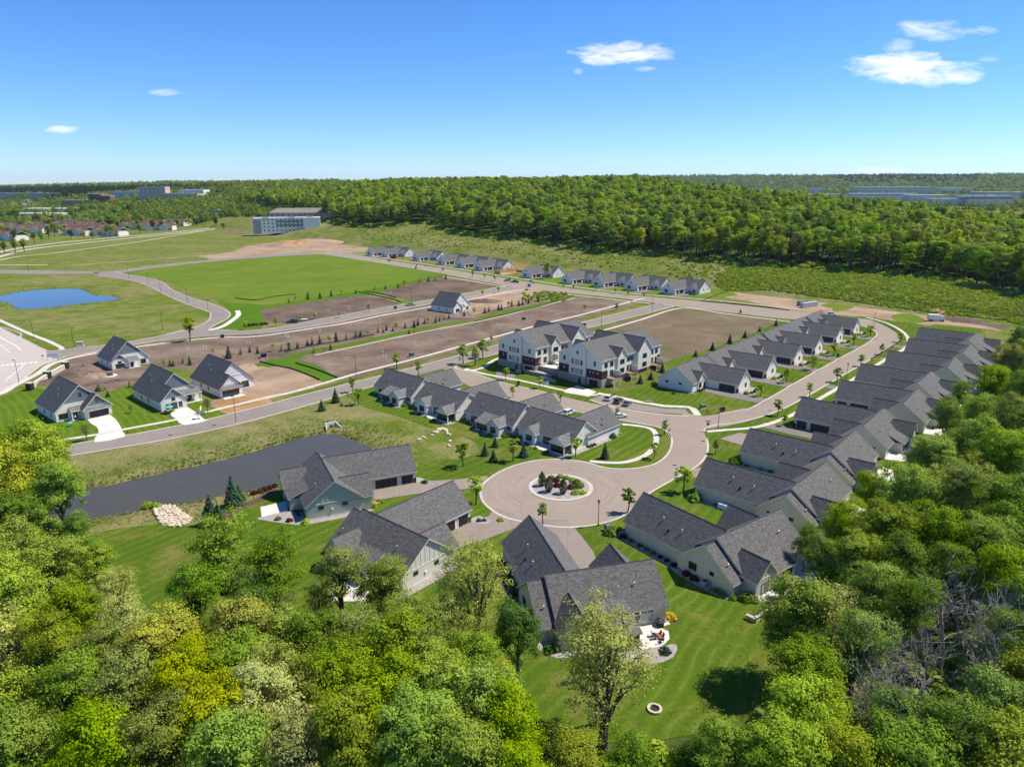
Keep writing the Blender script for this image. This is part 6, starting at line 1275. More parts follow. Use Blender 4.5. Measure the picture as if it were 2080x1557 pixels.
SPR = [(1002.5, 937.5, 27, 'front spruce of three on the lawn behind the pond row'), (985, 925, 22, 'small spruce left of the lawn spruces behind the pond row'), (1006, 907.5, 23, 'rear spruce of three behind the pond row'), (1063.7, 927.5, 31, 'spruce beside the bright young tree behind the pond row'), (1228.7, 931, 26, 'lone spruce on the lawn inside the curving walk'),
   (430, 1064, 63, 'tallest spruce in the mulch bed by the pond'), (446, 1067, 47, 'front spruce in the mulch bed by the pond'), (474, 1027, 47, 'left spruce of the rear pair at the pond edge'), (487, 1016, 35, 'right spruce of the rear pair at the pond edge'), (654, 834, 25, 'left spruce on the bank above the pond outlet'), (682, 817, 23, 'right spruce on the bank above the pond outlet'),
   (1300.6, 779, 20, 'first spruce right of the townhouse decks'), (1322, 771, 19, 'second spruce right of the townhouse decks'), (1345, 759, 19, 'third spruce right of the townhouse decks'), (1447, 711.7, 19, 'spruce behind the third inner house'), (1513, 686, 16, 'spruce behind the fifth inner house'), (1482, 698, 16, 'spruce behind the fourth inner house'), (1413, 724, 16, 'spruce behind the second inner house'), (1543, 673, 12, 'far left small spruce at the end of the inner row'), (1576, 662, 12, 'far right small spruce at the end of the inner row'),
   (219.8, 806, 14, 'small spruce between two cottages'), (464, 728, 20, 'dark spruce in the bare lot behind the white wrapped cottage'), (1270, 765, 12, 'small round evergreen at the bank'), (694, 824, 9, 'tiny evergreen above the pond')]
row_trees(SPR, ['spruce0', 'spruce1', 'spruce0'], 'spruce tree', 'spruce_tree', 4.6, 'spruces', lambda i, t: t[3], ['spruce', 'blue'])
# rows of saplings in the swale and along the lots
z5 = lambda x, y, h: (560+x/3.467, 560+y/3.467, h/3.467)
z2 = lambda x, y, h: (650+x/2.971, 340+y/2.971, h/2.971)
z4 = lambda x, y, h: (x/3.467, 640+y/3.467, h/3.467)
SW = [z5(*p) for p in ((95, 520, 50), (260, 490, 55), (312, 480, 55), (380, 472, 45), (428, 465, 65), (498, 452, 45), (565, 432, 45), (598, 430, 45), (652, 420, 40), (722, 400, 40), (757, 400, 35), (780, 385, 40), (826, 390, 30), (850, 385, 50), (913, 370, 40), (976, 365, 50), (1003, 350, 45), (1050, 340, 42), (1073, 335, 40), (1127, 330, 40), (1155, 320, 30), (1190, 312, 30), (1220, 305, 34), (42, 530, 40), (155, 508, 40), (225, 490, 40))]
SW2 = [z5(*p) for p in ((270, 545, 40), (345, 540, 35), (388, 520, 40), (940, 410, 30), (980, 400, 25))]+[z2(*p) for p in ((870, 895, 34), (930, 885, 36), (995, 880, 36), (1020, 870, 30), (1078, 862, 36), (1095, 860, 34), (1140, 845, 36), (1158, 840, 40), (1200, 835, 34), (1222, 830, 30), (1258, 820, 30), (1275, 815, 34), (1315, 810, 30))]
UP = [z5(*p) for p in ((95, 190, 35), (140, 175, 30), (228, 165, 50), (313, 160, 40), (392, 145, 40), (467, 135, 35), (565, 125, 30))]+[z2(*p) for p in ((330, 740, 25), (395, 735, 25), (472, 725, 25), (510, 715, 35), (602, 695, 25), (655, 690, 30), (695, 685, 20), (760, 675, 30), (5, 790, 26))]
LF = [z4(*p) for p in ((1160, 365, 50), (1200, 360, 45), (1222, 360, 40), (1290, 340, 40), (1338, 350, 55), (1500, 275, 40), (1612, 290, 70), (1697, 275, 45), (1760, 262, 40), (1815, 270, 45), (1927, 255, 50), (1985, 255, 45), (2037, 250, 55), (915, 510, 45))]
for nm, L_, lab in (('a', sorted(SW), 'sapling in the long row beside the green swale, %s from its left end'), ('b', sorted(SW2), 'sapling on the right stretch of the swale, %s from its left end'), ('c', sorted(UP), 'sapling in the row between field and bare lots, %s from its left end'), ('d', sorted(LF), 'sapling behind the cottages, %s from the left')):
    for i, (px, py, h) in enumerate(L_):
        x, y = at(px, py); con = (i*7) % 5 != 2; fh = 2.6 if con else 5.0; s = h/pxm(py)/fh*1.1
        plant('sapling', 'sapling_spruce' if con else ST[i % 3], 'sapling', lab % ordn(i), 'saplings planted along the lots', x, y, 0, (s*1.15, s*1.15, s), LEAF['spruce' if con and i % 4 else ('young' if not con else 'brown')])
# turning circle planting
for i, (px, py, h, lb) in enumerate(((1101, 987, 26, 'rear left'), (1114.5, 999.5, 29, 'middle'), (1143.5, 1003, 28, 'front right'))):
    x, y = at(px, py); s = h/pxm(py)/3.7; plant('arborvitae', 'arbor', 'evergreen shrub', 'upright evergreen in the turning circle island, %s of three' % lb, 'evergreens on the island', x, y, .1, (s*.95, s*.95, s), None)
def bushes(lst, group, labf, sc0=1.0):
    for i, (px, py, r_, lf) in enumerate(lst):
        x, y = at(px, py); z_ = 0.05; s = r_/.65
        plant('shrub', 'bush%d' % (i % 2), 'shrub', labf(i, lf), group, x, y, z_, s, LEAF[lf])
bushes([(1120, 972, .9, 'green'), (1138, 970, 1.0, 'young'), (1151, 973, 1.0, 'young'), (1129, 978, 1.1, 'red'), (1132, 988, 1.2, 'red'), (1164, 978, 1.1, 'young'), (1173, 983, 1.2, 'green'), (1177, 990, 1.3, 'green'), (1160, 992, 1.2, 'red'), (1171, 999, .8, 'young'), (1167, 1004, 1.0, 'young'), (1184, 1003, 1.0, 'young')], 'shrubs on the island', lambda i, lf: '%s shrub on the turning circle island, %s clockwise from the rear' % (ADJ[lf], ordn(i)))
hb = []
def hbush(k, pts, lab, sx=1):
    h = HOUSE[k]
    for i, (x, y, r_, lf) in enumerate(pts):
        q = rot(h.location, h.rotation_euler[2], x*sx, y); s = r_/.65
        plant('shrub', 'bush%d' % (i % 2), 'shrub', '%s shrub %s, %s there' % (ADJ[lf], lab, ordn(i)), 'shrubs beside houses', q[0], q[1], .05, s, LEAF[lf])
hbush('R1', [(-6.1, 20, .9, 'red'), (-6.1, 18, .6, 'deep'), (-6.1, 15.5, .6, 'deep'), (-6.1, 13.8, .6, 'green'), (-6.1, 12, .6, 'deep'), (-6.1, 10.2, .6, 'red'), (-6.1, 8.6, .6, 'red'), (-6.3, 6.6, .7, 'red')], 'along the garage wall right of the closest house')
hbush('R1', [(-6.9, 3.2, .9, 'red'), (-7, 1.4, .9, 'red'), (-7.1, -3.1, .8, 'green'), (-7.1, -4.6, .8, 'green'), (-6.6, -6.6, .8, 'green'), (-4.6, -8.4, 1.5, 'green'), (-5.2, -8.0, 1.2, 'deep')], 'at the low wall house gable end')
hbush('R1', [(-1.6, -11.6, .9, 'gold'), (-.2, -12.3, .9, 'gold'), (-7, 22.5, 1.7, 'green'), (-5, 23.5, 1.4, 'bright')], 'near the low wall house corners')
hbush('F3', [(16.2, -5.6, 1.1, 'gold'), (11.4, -13.2, 1.0, 'blue'), (-5.2, -8.4, 1.2, 'deep'), (-6.6, 18, 1.1, 'young'), (-6.5, 15.5, .7, 'deep'), (-6.5, 13.5, .7, 'deep'), (-6.5, 11.5, .6, 'red'), (-6.5, 9.5, .6, 'green'), (-6.5, 7.6, .6, 'red')], 'around the closest house')
hbush('F1', [(15.3, -6.6, 1.0, 'young'), (13.0, -9.5, .8, 'red'), (11.2, -11.5, .8, 'brown'), (13.2, 8.6, 1.2, 'gold'), (12.5, 9.6, .9, 'deep'), (6.2, 22.4, .9, 'blue')], 'around the sage green house')
hbush('F2', [(6.2, 22, .7, 'blue'), (6.9, 22.8, .6, 'blue'), (9.5, 25, .8, 'gold'), (13.4, 7.6, 1.1, 'gold')], 'beside the drive of the pale house')
for k, lab in (('R2', 'along the generator house wall'), ('R3', 'along the vent pipe house wall')): hbush(k, [(-6.0, 20.5, 1.0, 'deep'), (-6.2, 18.5, .6, 'deep'), (-6, 15, .6, 'green'), (-6, 12.5, .6, 'deep'), (-6, 10.5, .6, 'deep'), (-6, 8.5, .6, 'green'), (-6, 6.8, .6, 'deep')], lab)
hbush('R2', [(-6.6, 19.6, 1.9, 'green')], 'at the garage corner by the generator'); hbush('R3', [(-6.9, 21.5, 1.5, 'green')], 'at the garage corner below vent pipes')
for n_, (k, w_) in enumerate((('P1', 'first'), ('P2', 'second'), ('P3', 'third'), ('P4', 'fourth'))):
    hbush(k, [(13.4, -6.4, .9, 'green'), (9, -8.6, .7, 'deep'), (5, -9.4, .7, 'green'), (1, -9.6, .8, 'deep'), (-3, -7.6, 1.1, 'green'), (-3.6, -6.2, 1.0, 'deep')], 'behind the %s pond row house' % w_, -1)
hbush('P4', [(-5.2, 11.6, 1.3, 'spruce'), (-5.0, 2, .7, 'red'), (-5.0, 1, .7, 'deep'), (-5.0, 3.4, .6, 'red')], 'by the end wall of the pond row', -1)
for n_, k in enumerate(('M1', 'M2', 'M3', 'M4', 'M5', 'M6')): hbush(k, [(4.2, 20.3, 1.2, 'young'), (2.4, 21.2, .8, 'deep'), (.4, 21.5, .8, 'red'), (-2.4, 21, .9, 'green')], 'at the garage of the %s inner house' % ordn(n_))
hbush('M1', [(11.2, 6.8, .9, 'red'), (9.0, 7.0, .8, 'deep'), (14.9, -8.2, 1.1, 'deep'), (13.5, -9.3, 1.2, 'deep')], 'round the corner inner house gable')
bushes([(500, 663, 1.3, 'red'), (508, 662, 1.3, 'red'), (516, 661, 1.3, 'red'), (524, 660, 1.3, 'brown'), (532, 659.5, 1.3, 'red'), (540, 659, 1.3, 'red')], 'burgundy shrubs by the pale curved path', lambda i, lf: '%s shrub by the middle street near the pale path, %s in line' % (ADJ[lf], ordn(i)))
bushes([(205, 793, 2.0, 'dull'), (470, 1063, .8, 'blue'), (456, 1068, .9, 'blue'), (1368, 800, .8, 'deep'), (1245, 803, .7, 'deep'), (1460, 735, .7, 'deep'), (1070, 590, 1.4, 'olive'), (350, 836, .9, 'young'), (300, 1029, 1.3, 'young'), (318, 1030, 1.2, 'young')], 'scattered shrubs', lambda i, lf: ['round dull shrub on the earth behind the cottages', 'low bluish shrub under the pond spruces', 'low bluish shrub in front of the pond spruces', 'small dark shrub on the inner lawn corner', 'small dark shrub by the parking bay', 'small dark shrub behind the inner row', 'wild shrub by the far junction', 'fresh shrub at the cottage porch', 'left sapling bush by the rock spill', 'right sapling bush by the rock spill'][i])
bushes([(516, 1003, .9, 'red'), (528, 1000, .9, 'red'), (538, 996, .9, 'red'), (548, 992, .9, 'red'), (558, 988, .8, 'red')], 'burgundy shrubs on the pond edge', lambda i, lf: 'burgundy shrub on the pond edge by the sage house, %s from left' % ordn(i))
# weeds by the far junction
P_ = []
for _ in range(150): q = at(rng.uniform(1062, 1150), rng.uniform(594, 612)); P_.append((*q, 0, rng.uniform(.8, 2.2)))
scatter_stuff('weeds', P_, sm)
# ------------------------------------------------------------------ street furniture
def lamp(kind):
    t = thing('street_lamp', 'x', 'street lamp'); b = MB()
    if kind == 'tall':
        b.tube((0, 0, 0), (0, 0, 8.6), .1, .065, 6); b.build('pole', M_BLACK, t); b = MB(); b.box(-.16, .16, -.1, .85, 8.5, 8.66); b.build('lamp_head', M_BLACK, t); b = MB(); b.tube((0, 0, -.1), (0, 0, .3), .24, .22, 8); b.build('base', M_CONC, t)
    elif kind == 'post':
        b.tube((0, 0, 0), (0, 0, 4.9), .085, .06, 8); b.lathe([(.17, 0), (.17, .5), (.09, .7)], 8); b.build('pole', M_DARK, t); b = MB(); b.lathe([(.08, 4.9), (.2, 5.1), (.24, 5.55), (.2, 5.6)], 8); b.build('lantern', M_BLIND, t); b = MB(); b.lathe([(.3, 5.58), (.22, 5.75), (.03, 5.9)], 8); b.build('lamp_cap', M_BLACK, t)
    elif kind == 'short':
        b.tube((0, 0, 0), (0, 0, 2.6), .06, .05, 6); b.build('pole', M_BLACK, t); b = MB(); b.lathe([(.06, 2.6), (.14, 2.75), (.14, 3.0), (.02, 3.1)], 8); b.build('lantern', M_BLACK, t)
    else:
        b.tube((0, 0, 0), (0, 0, 11), .16, .1, 6); b.tube((0, 0, 10.8), (0, 2.0, 11.3), .06, .05, 5); b.build('pole', M_GALV, t); b = MB(); b.box(-.2, .2, 1.7, 2.5, 11.22, 11.38); b.build('lamp_head', M_WHITE, t)
    return t
def place(proto, first, x, y, z, rz, label, group):
    if first: proto.location = (x, y, z); proto.rotation_euler = (0, 0, rz); tag(proto, label, proto['category'], group); return proto
    return dup(proto, (x, y, z), rz, label, group)
for kind, pts in (('tall', [(69.8, 691, 'by the path at left edge beyond the boulevard'), (151, 706, 'beside the green utility box'), (331, 673, 'on the near side of the far pond'), (39, 779, 'at the crosswalk of the boulevard'), (480, 860.6, 'between road and near pond'), (59, 555.4, 'at far left beyond the far pond'), (135, 555, 'second beyond the far pond'), (203.6, 558.8, 'at the fork beyond the far pond'), (262, 567, 'first on the winding road below the fork'), (302, 579.6, 'second on the winding road'), (327, 596, 'third on the winding road'), (381, 616, 'fourth on the winding road'), (424, 641, 'at the bend of the winding road'), (724, 772, 'at the corner lot left of the pond row'), (836, 615, 'among the bare lots left of the lone cottage'), (1221.5, 664.6, 'behind the townhouses'), (1324.6, 633.7, 'at the far right junction'), (1027, 578, 'at the junction by the framed house')]),
                  ('post', [(1458.5, 869, 'behind the stop sign'), (1719, 769, 'on the outer verge of the curved street'), (1775, 657.7, 'at far end of the curved street'), (1215, 1067.5, 'on the kerb below the turning circle')]), ('short', [(120.6, 884, 'on the lawn of the blue gabled cottage')]),
                  ('road', [(70, 519, 'first from left'), (206.5, 502.7, 'second from left'), (240, 482, 'third from left'), (269.4, 477.5, 'fourth from left'), (306, 486, 'fifth from left'), (352, 464.5, 'sixth from left'), (390, 461, 'seventh from left'), (427.5, 456, 'last before the trees')])):
    L_ = lamp(kind); nm_ = {'tall': 'tall thin black street lamp ', 'post': 'black post top lantern ', 'short': 'short black garden lamp ', 'road': 'pale grey highway lamp, '}[kind]
    for i, (px, py, lb) in enumerate(pts):
        x, y = at(px, py); place(L_, i == 0, x, y, 0, rng.uniform(0, 6) if kind != 'road' else 2.2, nm_+lb, 'street lamps')
# pairs of white marker pipes in the lots
t = thing('pipe_marker', 'x', 'marker pipes'); b = MB(); b.tube((-.55, 0, 0), (-.55, 0, 1.7), .11, .11, 6); p_ = b.build('pipe', M_WHITE, t); o = link('pipe', p_.data, t); o.location = (1.1, 0, 0); b = MB(); b.box(-.8, .8, -.1, .1, .05, .16); b.build('rail', M_WHITE, t)
MK = sorted([z5(x, y, 0)[:2] for x, y in ((80, 435), (310, 398), (527, 357), (732, 320), (923, 287))])
MK2 = sorted([z5(x, y, 0)[:2] for x, y in ((498, 598), (750, 540), (767, 585), (977, 487), (1190, 433), (1382, 388), (1562, 347), (1798, 292), (1948, 262))])
MK3 = sorted([z5(x, y, 0)[:2] for x, y in ((272, 208), (530, 170), (808, 125), (1025, 92), (1230, 60), (367, 250), (515, 235))])
MK4 = sorted([z4(x, y, 0)[:2] for x, y in ((1325, 250), (1443, 240), (1750, 205), (2020, 160), (1840, 455))])
f_ = True
for L_, s in ((MK4, 'behind the cottages'), (MK, 'in the upper brown strip'), (MK2, 'in the lower brown strip'), (MK3, 'in the lots beyond the middle street')):
    for i, (px, py) in enumerate(L_): x, y = at(px, py); place(t, f_, x, y, 0.03, rng.uniform(-.4, .4), 'pair of white marker pipes %s, %s from the left' % (s, ordn(i)), 'pairs of marker pipes'); f_ = False
# mailbox banks, utility boxes, bins
t = thing('mailbox_bank', 'x', 'mailboxes'); 
for k in range(3): b = MB(); b.box(-.95+k*.62, -.4+k*.62, -.28, .28, .55, 1.75); b.build('mailbox', M_BLACK, t); b = MB(); b.tube((-.68+k*.62, 0, 0), (-.68+k*.62, 0, .56), .09, .09, 6); b.build('post', M_BLACK, t)
for i, (px, py, lb) in enumerate(((1467, 838, 'on the lawn corner opposite the stop sign'), (1504, 636, 'beside the far street near the grey container'), (803, 628, 'beside the middle street left of the lone cottage'), (1186, 664, 'near the road behind the left townhouse'), (1053, 784, 'on the verge before the retaining walls'), (845, 546, 'on the far street verge left'))): x, y = at(px, py); place(t, i == 0, x, y, .05, .5+i, 'black mailbox bank on posts '+lb, 'mailbox banks')
M_UTIL = mat('utility_green', (.1, .16, .13), .6); M_UTILG = mat('utility_grey', (.38, .4, .38), .6)
def ubox(px, py, label, m, w_=1.5, h_=1.2, d_=1.1, name='utility_box', cat='utility box', z=.04, rz=.4, lid=True):
    x, y = at(px, py); t = thing(name, label, cat, (x, y, z), rz); b = MB(); b.box(-w_/2, w_/2, -d_/2, d_/2, .1, h_); b.build('cabinet', m, t)
    if lid: b = MB(); b.hexa([(-w_/2-.04, -d_/2-.04, h_), (w_/2+.04, -d_/2-.04, h_), (w_/2+.04, d_/2+.04, h_), (-w_/2-.04, d_/2+.04, h_)], [(-w_/2+.05, -d_/2+.1, h_+.12), (w_/2-.05, -d_/2+.1, h_+.12), (w_/2-.05, d_/2-.05, h_+.16), (-w_/2+.05, d_/2-.05, h_+.16)]); b.build('lid', m, t)
    b = MB(); b.box(-w_/2-.2, w_/2+.2, -d_/2-.2, d_/2+.2, -.1, .1); b.build('pad', M_CONC, t); return t
ubox(163, 702, 'grey green utility cabinet beside the tall lamp on the left', M_UTILG, 2.6, 1.7, 1.6); ubox(196, 557, 'pale utility cabinet at the fork beyond the far pond', M_UTILG, 3.5, 2.2, 2); ubox(1427, 829, 'green transformer box on the lawn by the parking bay', M_UTIL)
ubox(836, 724, 'dark green utility box in the brown lot behind the pond row', M_UTIL, 1.8, 1.6, 1.4); ubox(452, 686, 'dark box beside the middle street on the left', M_DARK, 1.6, 1.3); ubox(536, 726, 'black box on the green swale', M_DARK, 2.2, 1.6, 1.8); ubox(1236, 1077, 'green transformer box by the shrubs below the turning circle', M_UTIL, 1.5, 1.2)
ubox(1064, 650, 'dark box by the road behind the left townhouse', M_DARK, 1.6, 1.3); ubox(1110, 1011, 'small pale box on the lawn', M_UTIL, .01, .01) if False else None
def atl(k, x, y, sx=1): h = HOUSE[k]; return rot(h.location, h.rotation_euler[2], x*sx, y)
x, y = atl('R2', -6.5, 13.0); t = thing('generator', 'white standby generator beside the garage wall, second from the circle', 'generator', (x, y, .1), HOUSE['R2'].rotation_euler[2]); b = MB(); b.box(-.45, .45, -1.0, 1.0, 0, .95); b.build('cabinet', M_WHITE, t); b = MB(); b.hexa([(-.48, -1.03, .95), (.48, -1.03, .95), (.48, 1.03, .95), (-.48, 1.03, .95)], [(-.4, -.95, 1.08), (.4, -.95, 1.08), (.4, .95, 1.08), (-.4, .95, 1.08)]); b.build('lid', M_WHITE, t)
x, y = atl('R1', -7.1, -1.0); t = thing('air_conditioner', 'square grey air conditioner by the gable end of the house with the low wall', 'air conditioner', (x, y, .08), HOUSE['R1'].rotation_euler[2]); b = MB(); b.box(-.5, .5, -.5, .5, .1, .95); b.build('cabinet', M_UTILG, t); b = MB(); b.lathe([(.42, .95), (.42, .99), (.3, .99), (.3, .96), (.12, .97), (.12, 1.0), (0, 1.0)], 12); b.build('fan_grille', M_BLACK, t)
for k in range(9): b = MB(); b.box(-.51, -.5, -.44+k*.1, -.4+k*.1, .15, .9); b.box(.5, .51, -.44+k*.1, -.4+k*.1, .15, .9); b.build('louvre', M_GALV, t)
# signs
x, y = at(1437, 877); t = thing('stop_sign', 'red octagonal stop sign with street name blade at the street corner', 'stop sign', (x, y, 0), R(-14)); b = MB(); b.tube((0, 0, 0), (0, 0, 3.4), .04, .04, 6); b.build('post', M_GALV, t)
M_RED = mat('sign_red', (.45, .02, .03), .5); b = MB(); oc = [(.48*math.cos(R(22.5+45*i)), .48*math.sin(R(22.5+45*i))) for i in range(8)]; b.hexa([(u, -.06, 2.45+v) for u, v in oc], [(u, -.09, 2.45+v) for u, v in oc]); b.build('plate', M_RED, t)
b = MB(); oi_ = [(.42*math.cos(R(22.5+45*i)), .42*math.sin(R(22.5+45*i))) for i in range(8)]
for i in range(8):
    j = (i+1) % 8; b.poly([(oi_[i][0], -.093, 2.45+oi_[i][1]), (oi_[j][0], -.093, 2.45+oi_[j][1]), (oc[j][0]*.98, -.093, 2.45+oc[j][1]*.98), (oc[i][0]*.98, -.093, 2.45+oc[i][1]*.98)])
b.build('border', M_WHITE, t)
cu_ = bpy.data.curves.new('lettering', 'FONT'); cu_.body = 'STOP'; cu_.size = .34; cu_.align_x = 'CENTER'; cu_.align_y = 'CENTER'; cu_.extrude = .002; cu_.materials.append(M_WHITE); o0 = bpy.data.objects.new('lettering', cu_); me_ = bpy.data.meshes.new_from_object(o0); bpy.data.objects.remove(o0); o = link('lettering', me_, t); o.location = (0, -.095, 2.45); o.rotation_euler = (math.pi/2, 0, 0)
b = MB(); b.box(-.75, .75, -.02, .02, 3.1, 3.36); b.build('street_name_blade', M_UTIL, t)
x, y = at(934, 742); t = thing('street_name_sign', 'thin street name sign at the junction left of the townhouses', 'street sign', (x, y, 0), .3); b = MB(); b.tube((0, 0, 0), (0, 0, 3.4), .05, .05, 6); b.build('post', M_GALV, t); b = MB(); b.box(-.6, .6, -.02, .02, 3.0, 3.3); b.build('blade', M_UTIL, t); b = MB(); b.box(-.3, .3, -.06, -.03, 2.2, 2.75); b.build('plate', M_RED, t)
x, y = at(109, 731); t = thing('notice_board', 'white framed board sign at the left junction', 'sign', (x, y, 0), R(12)); b = MB(); b.box(-2.2, -2.0, -.1, .1, 0, 2.9); b.build('post', M_WHITE, t); b = MB(); b.box(2.0, 2.2, -.1, .1, 0, 2.9); b.build('post', M_WHITE, t); b = MB(); b.box(-2, 2, -.06, .06, 1.2, 2.8); b.build('board', M_WHITE, t); b = MB(); b.box(-1.6, 1.6, -.075, -.06, 1.8, 2.2); b.build('stripe', mat('pale_blue_print', (.5, .58, .72), .6), t)
x, y = at(88.5, 733); t = thing('warning_sign', 'yellow pedestrian warning sign at the crosswalk', 'sign', (x, y, 0), 0); b = MB(); b.tube((0, 0, 0), (0, 0, 2.6), .05, .05, 6); b.build('post', M_GALV, t); b = MB(); b.hexa([(0, -.05, 1.6), (.6, -.05, 2.2), (0, -.05, 2.8), (-.6, -.05, 2.2)], [(0, -.08, 1.6), (.6, -.08, 2.2), (0, -.08, 2.8), (-.6, -.08, 2.2)]); b.build('plate', mat('sign_yellow', (.75, .6, .01), .5), t); b = MB(); b.box(-.06, .06, -.09, -.081, 1.95, 2.35); b.lathe([(.001, 2.4), (.08, 2.46), (.001, 2.54)], 6, (0, -.085, 0)); b.build('walking_figure', M_BLACK, t)
for i, (px, py, lb) in enumerate(((1395, 607, 'before the last far house'), (1110, 786, 'by the retaining walls'))): x, y = at(px, py); t = thing('sale_sign', 'white hanging post sign '+lb, 'sign', (x, y, 0), .2); b = MB(); b.box(-1.2, -1.05, -.07, .07, 0, 2.2); b.build('post', M_WHITE, t); b = MB(); b.box(-1.05, .9, -.05, .05, 1.95, 2.1); b.build('arm', M_WHITE, t); b = MB(); b.box(-.8, .8, -.03, .03, .8, 1.8); b.build('board', M_WHITE, t)
# hydrants, drains
M_HYD = mat('hydrant_red', (.4, .03, .02), .5)
t = thing('fire_hydrant', 'x', 'hydrant'); b = MB(); b.lathe([(.2, 0), (.16, .1), (.16, .6), (.2, .62), (.14, .8), (.02, .88)], 8); b.build('barrel', M_HYD, t); b = MB(); b.tube((-.3, 0, .5), (.3, 0, .5), .08, .08, 6); b.build('outlet', M_HYD, t)
for i, (px, py, lb) in enumerate(((1437, 838, 'on the corner lawn by the parking bay'), (260, 879, 'on the verge beside the curved cottage drive'), (836, 745, 'by the road behind the pond row'))): x, y = at(px, py); place(t, i == 0, x, y, .1, 0, 'red hydrant '+lb, 'hydrants')
for px, py in ((1177, 1071), (1428, 896), (1370, 945), (346, 884), (436, 864), (1540, 818), (1564, 834)): x, y = at(px, py); b = MB(); b.box(-.5, .5, -.3, .3, .05, .112); o = b.build('drain_grate', M_BLACK, None, 'structure'); o.location = (x, y, .005); o.rotation_euler = (0, 0, .3)
# ------------------------------------------------------------------ vehicles
CARM = {}
def paint(n, c):
    if n not in CARM:
        CARM[n] = mat('car_paint_'+n, c, .3, None, .6); CARM[n].node_tree.nodes['Principled BSDF'].inputs['Coat Weight'].default_value = .6
    return CARM[n]
M_LAMP = mat('headlight_lens', (.7, .7, .68), .15); M_TAIL = mat('tail_light', (.35, .01, .01), .3); M_CHROME = mat('wheel_alloy', (.45, .45, .46), .3, None, .5, .8)
def car(label, px, py, rz, kind, pc, group='parked vehicles', z=.11, world=None):
    x, y = world or at(px, py); t = thing('parked_car' if kind in ('sedan', 'suv', 'van') else 'pickup_truck', label, 'car' if kind != 'pickup' else 'pickup truck', (x, y, z), rz, group)
    L, Wd, H1, H2 = dict(sedan=(4.8, 1.82, .86, 1.44), suv=(4.8, 1.92, 1.02, 1.74), pickup=(5.7, 2.0, 1.08, 1.88), van=(5.4, 2.0, 1.2, 2.2))[kind]; h = L/2; w_ = Wd/2
    b = MB(); prof = {'sedan': [(-h, .45), (-h, .78), (-h+.35, H1+.02), (-h+1.0, H1+.04), (h-1.5, H1), (h-.45, .74), (h, .6), (h, .36)], 'suv': [(-h, .45), (-h, H1-.1), (-h+.2, H1), (h-1.35, H1), (h-.25, .88), (h, .7), (h, .4)], 'pickup': [(-h, .55), (-h, H1-.02), (h-1.5, H1), (h-.3, H1-.1), (h, .85), (h, .45)], 'van': [(-h, .45), (-h, H1), (h-1, H1), (h-.1, .85), (h, .4)]}[kind]
    # side outline with wheel arches
    lo = [(h, .32)]
    for wx in (h-.95, -h+1.0): lo += [(wx+.42, .32), (wx+.3, .62), (wx, .72), (wx-.3, .62), (wx-.42, .32)]
    lo += [(-h, .32)]; out = prof+lo
    A = [(q[0], -w_*(1 if q[1] < .8 else .97), q[1]) for q in out]; B = [(q[0], w_*(1 if q[1] < .8 else .97), q[1]) for q in out]; b.hexa(A, B)
    if kind == 'pickup':
        b.box(-h+.08, -h+1.75, -w_+.02, -w_+.12, H1-.04, H1+.1); b.box(-h+.08, -h+1.75, w_-.12, w_-.02, H1-.04, H1+.1); b.box(-h, -h+.1, -w_+.02, w_-.02, H1-.04, H1+.08)
    bo = b.build('body', pc, t)
    c0, c1, r0, r1 = dict(sedan=(-h+.55, h-1.55, -h+1.35, h-2.3), suv=(-h+.08, h-1.45, -h+.45, h-2.1), pickup=(-h+1.75, h-1.55, -h+2.05, h-2.25), van=(-h+.03, h-1.0, -h+.1, h-1.8))[kind]
    b = MB(); wi = w_*.93; wt = w_*.78
    b.hexa([(c0, -wi, H1-.03), (c1, -wi, H1-.03), (c1, wi, H1-.03), (c0, wi, H1-.03)], [(r0, -wt, H2-.06), (r1, -wt, H2-.06), (r1, wt, H2-.06), (r0, wt, H2-.06)]); b.build('windows', M_GLASS, t)
    b = MB(); b.hexa([(r0-.04, -wt-.02, H2-.06), (r1+.06, -wt-.02, H2-.06), (r1+.06, wt+.02, H2-.06), (r0-.04, wt+.02, H2-.06)], [(r0+.1, -wt+.08, H2), (r1-.1, -wt+.08, H2), (r1-.1, wt-.08, H2), (r0+.1, wt-.08, H2)])
    for xx, xt in ((c0, r0), (c1, r1), ((c0+c1)/2, (r0+r1)/2)):
        for s in (-1, 1): b.tube((xx, s*wi, H1-.02), (xt, s*wt, H2-.05), .05, .05, 4)
    b.build('roof', pc, t)
    if kind == 'pickup': b = MB(); b.box(-h+.12, -h+1.72, -w_+.14, w_-.14, H1-.01, H1+.015); b.build('truck_bed', M_BLACK, t)
    for wx in (h-.95, -h+1.0):
        for s in (-1, 1):
            b = MB(); b.tube((wx, s*(w_-.2), .34), (wx, s*(w_+.01), .34), .34, .34, 12); wo = b.build('wheel', M_RUBBER, t); b = MB(); b.tube((wx, s*(w_-.1), .34), (wx, s*(w_+.025), .34), .21, .19, 10); b.build('rim', M_CHROME, wo)
    for s in (-1, 1):
        b = MB(); b.box(h-.12, h+.015, s*(w_-.28)-.2, s*(w_-.28)+.2, .6, .74); b.build('headlight', M_LAMP, t); b = MB(); b.box(-h-.015, -h+.1, s*(w_-.18)-.14, s*(w_-.18)+.14, .68, .84); b.build('tail_light', M_TAIL, t)
        b = MB(); b.box(c1-.15, c1+.08, s*(w_+.1)-.08, s*(w_+.1)+.08, H1-.02, H1+.16); b.build('mirror', pc, t)
    return t
a_ = R(28)
WH, GY, BK, BLU, SIL = paint('white', (.72, .72, .72)), paint('graphite', (.05, .055, .06)), paint('black', (.012, .012, .014)), paint('blue', (.015, .05, .14)), paint('silver', (.35, .36, .37))
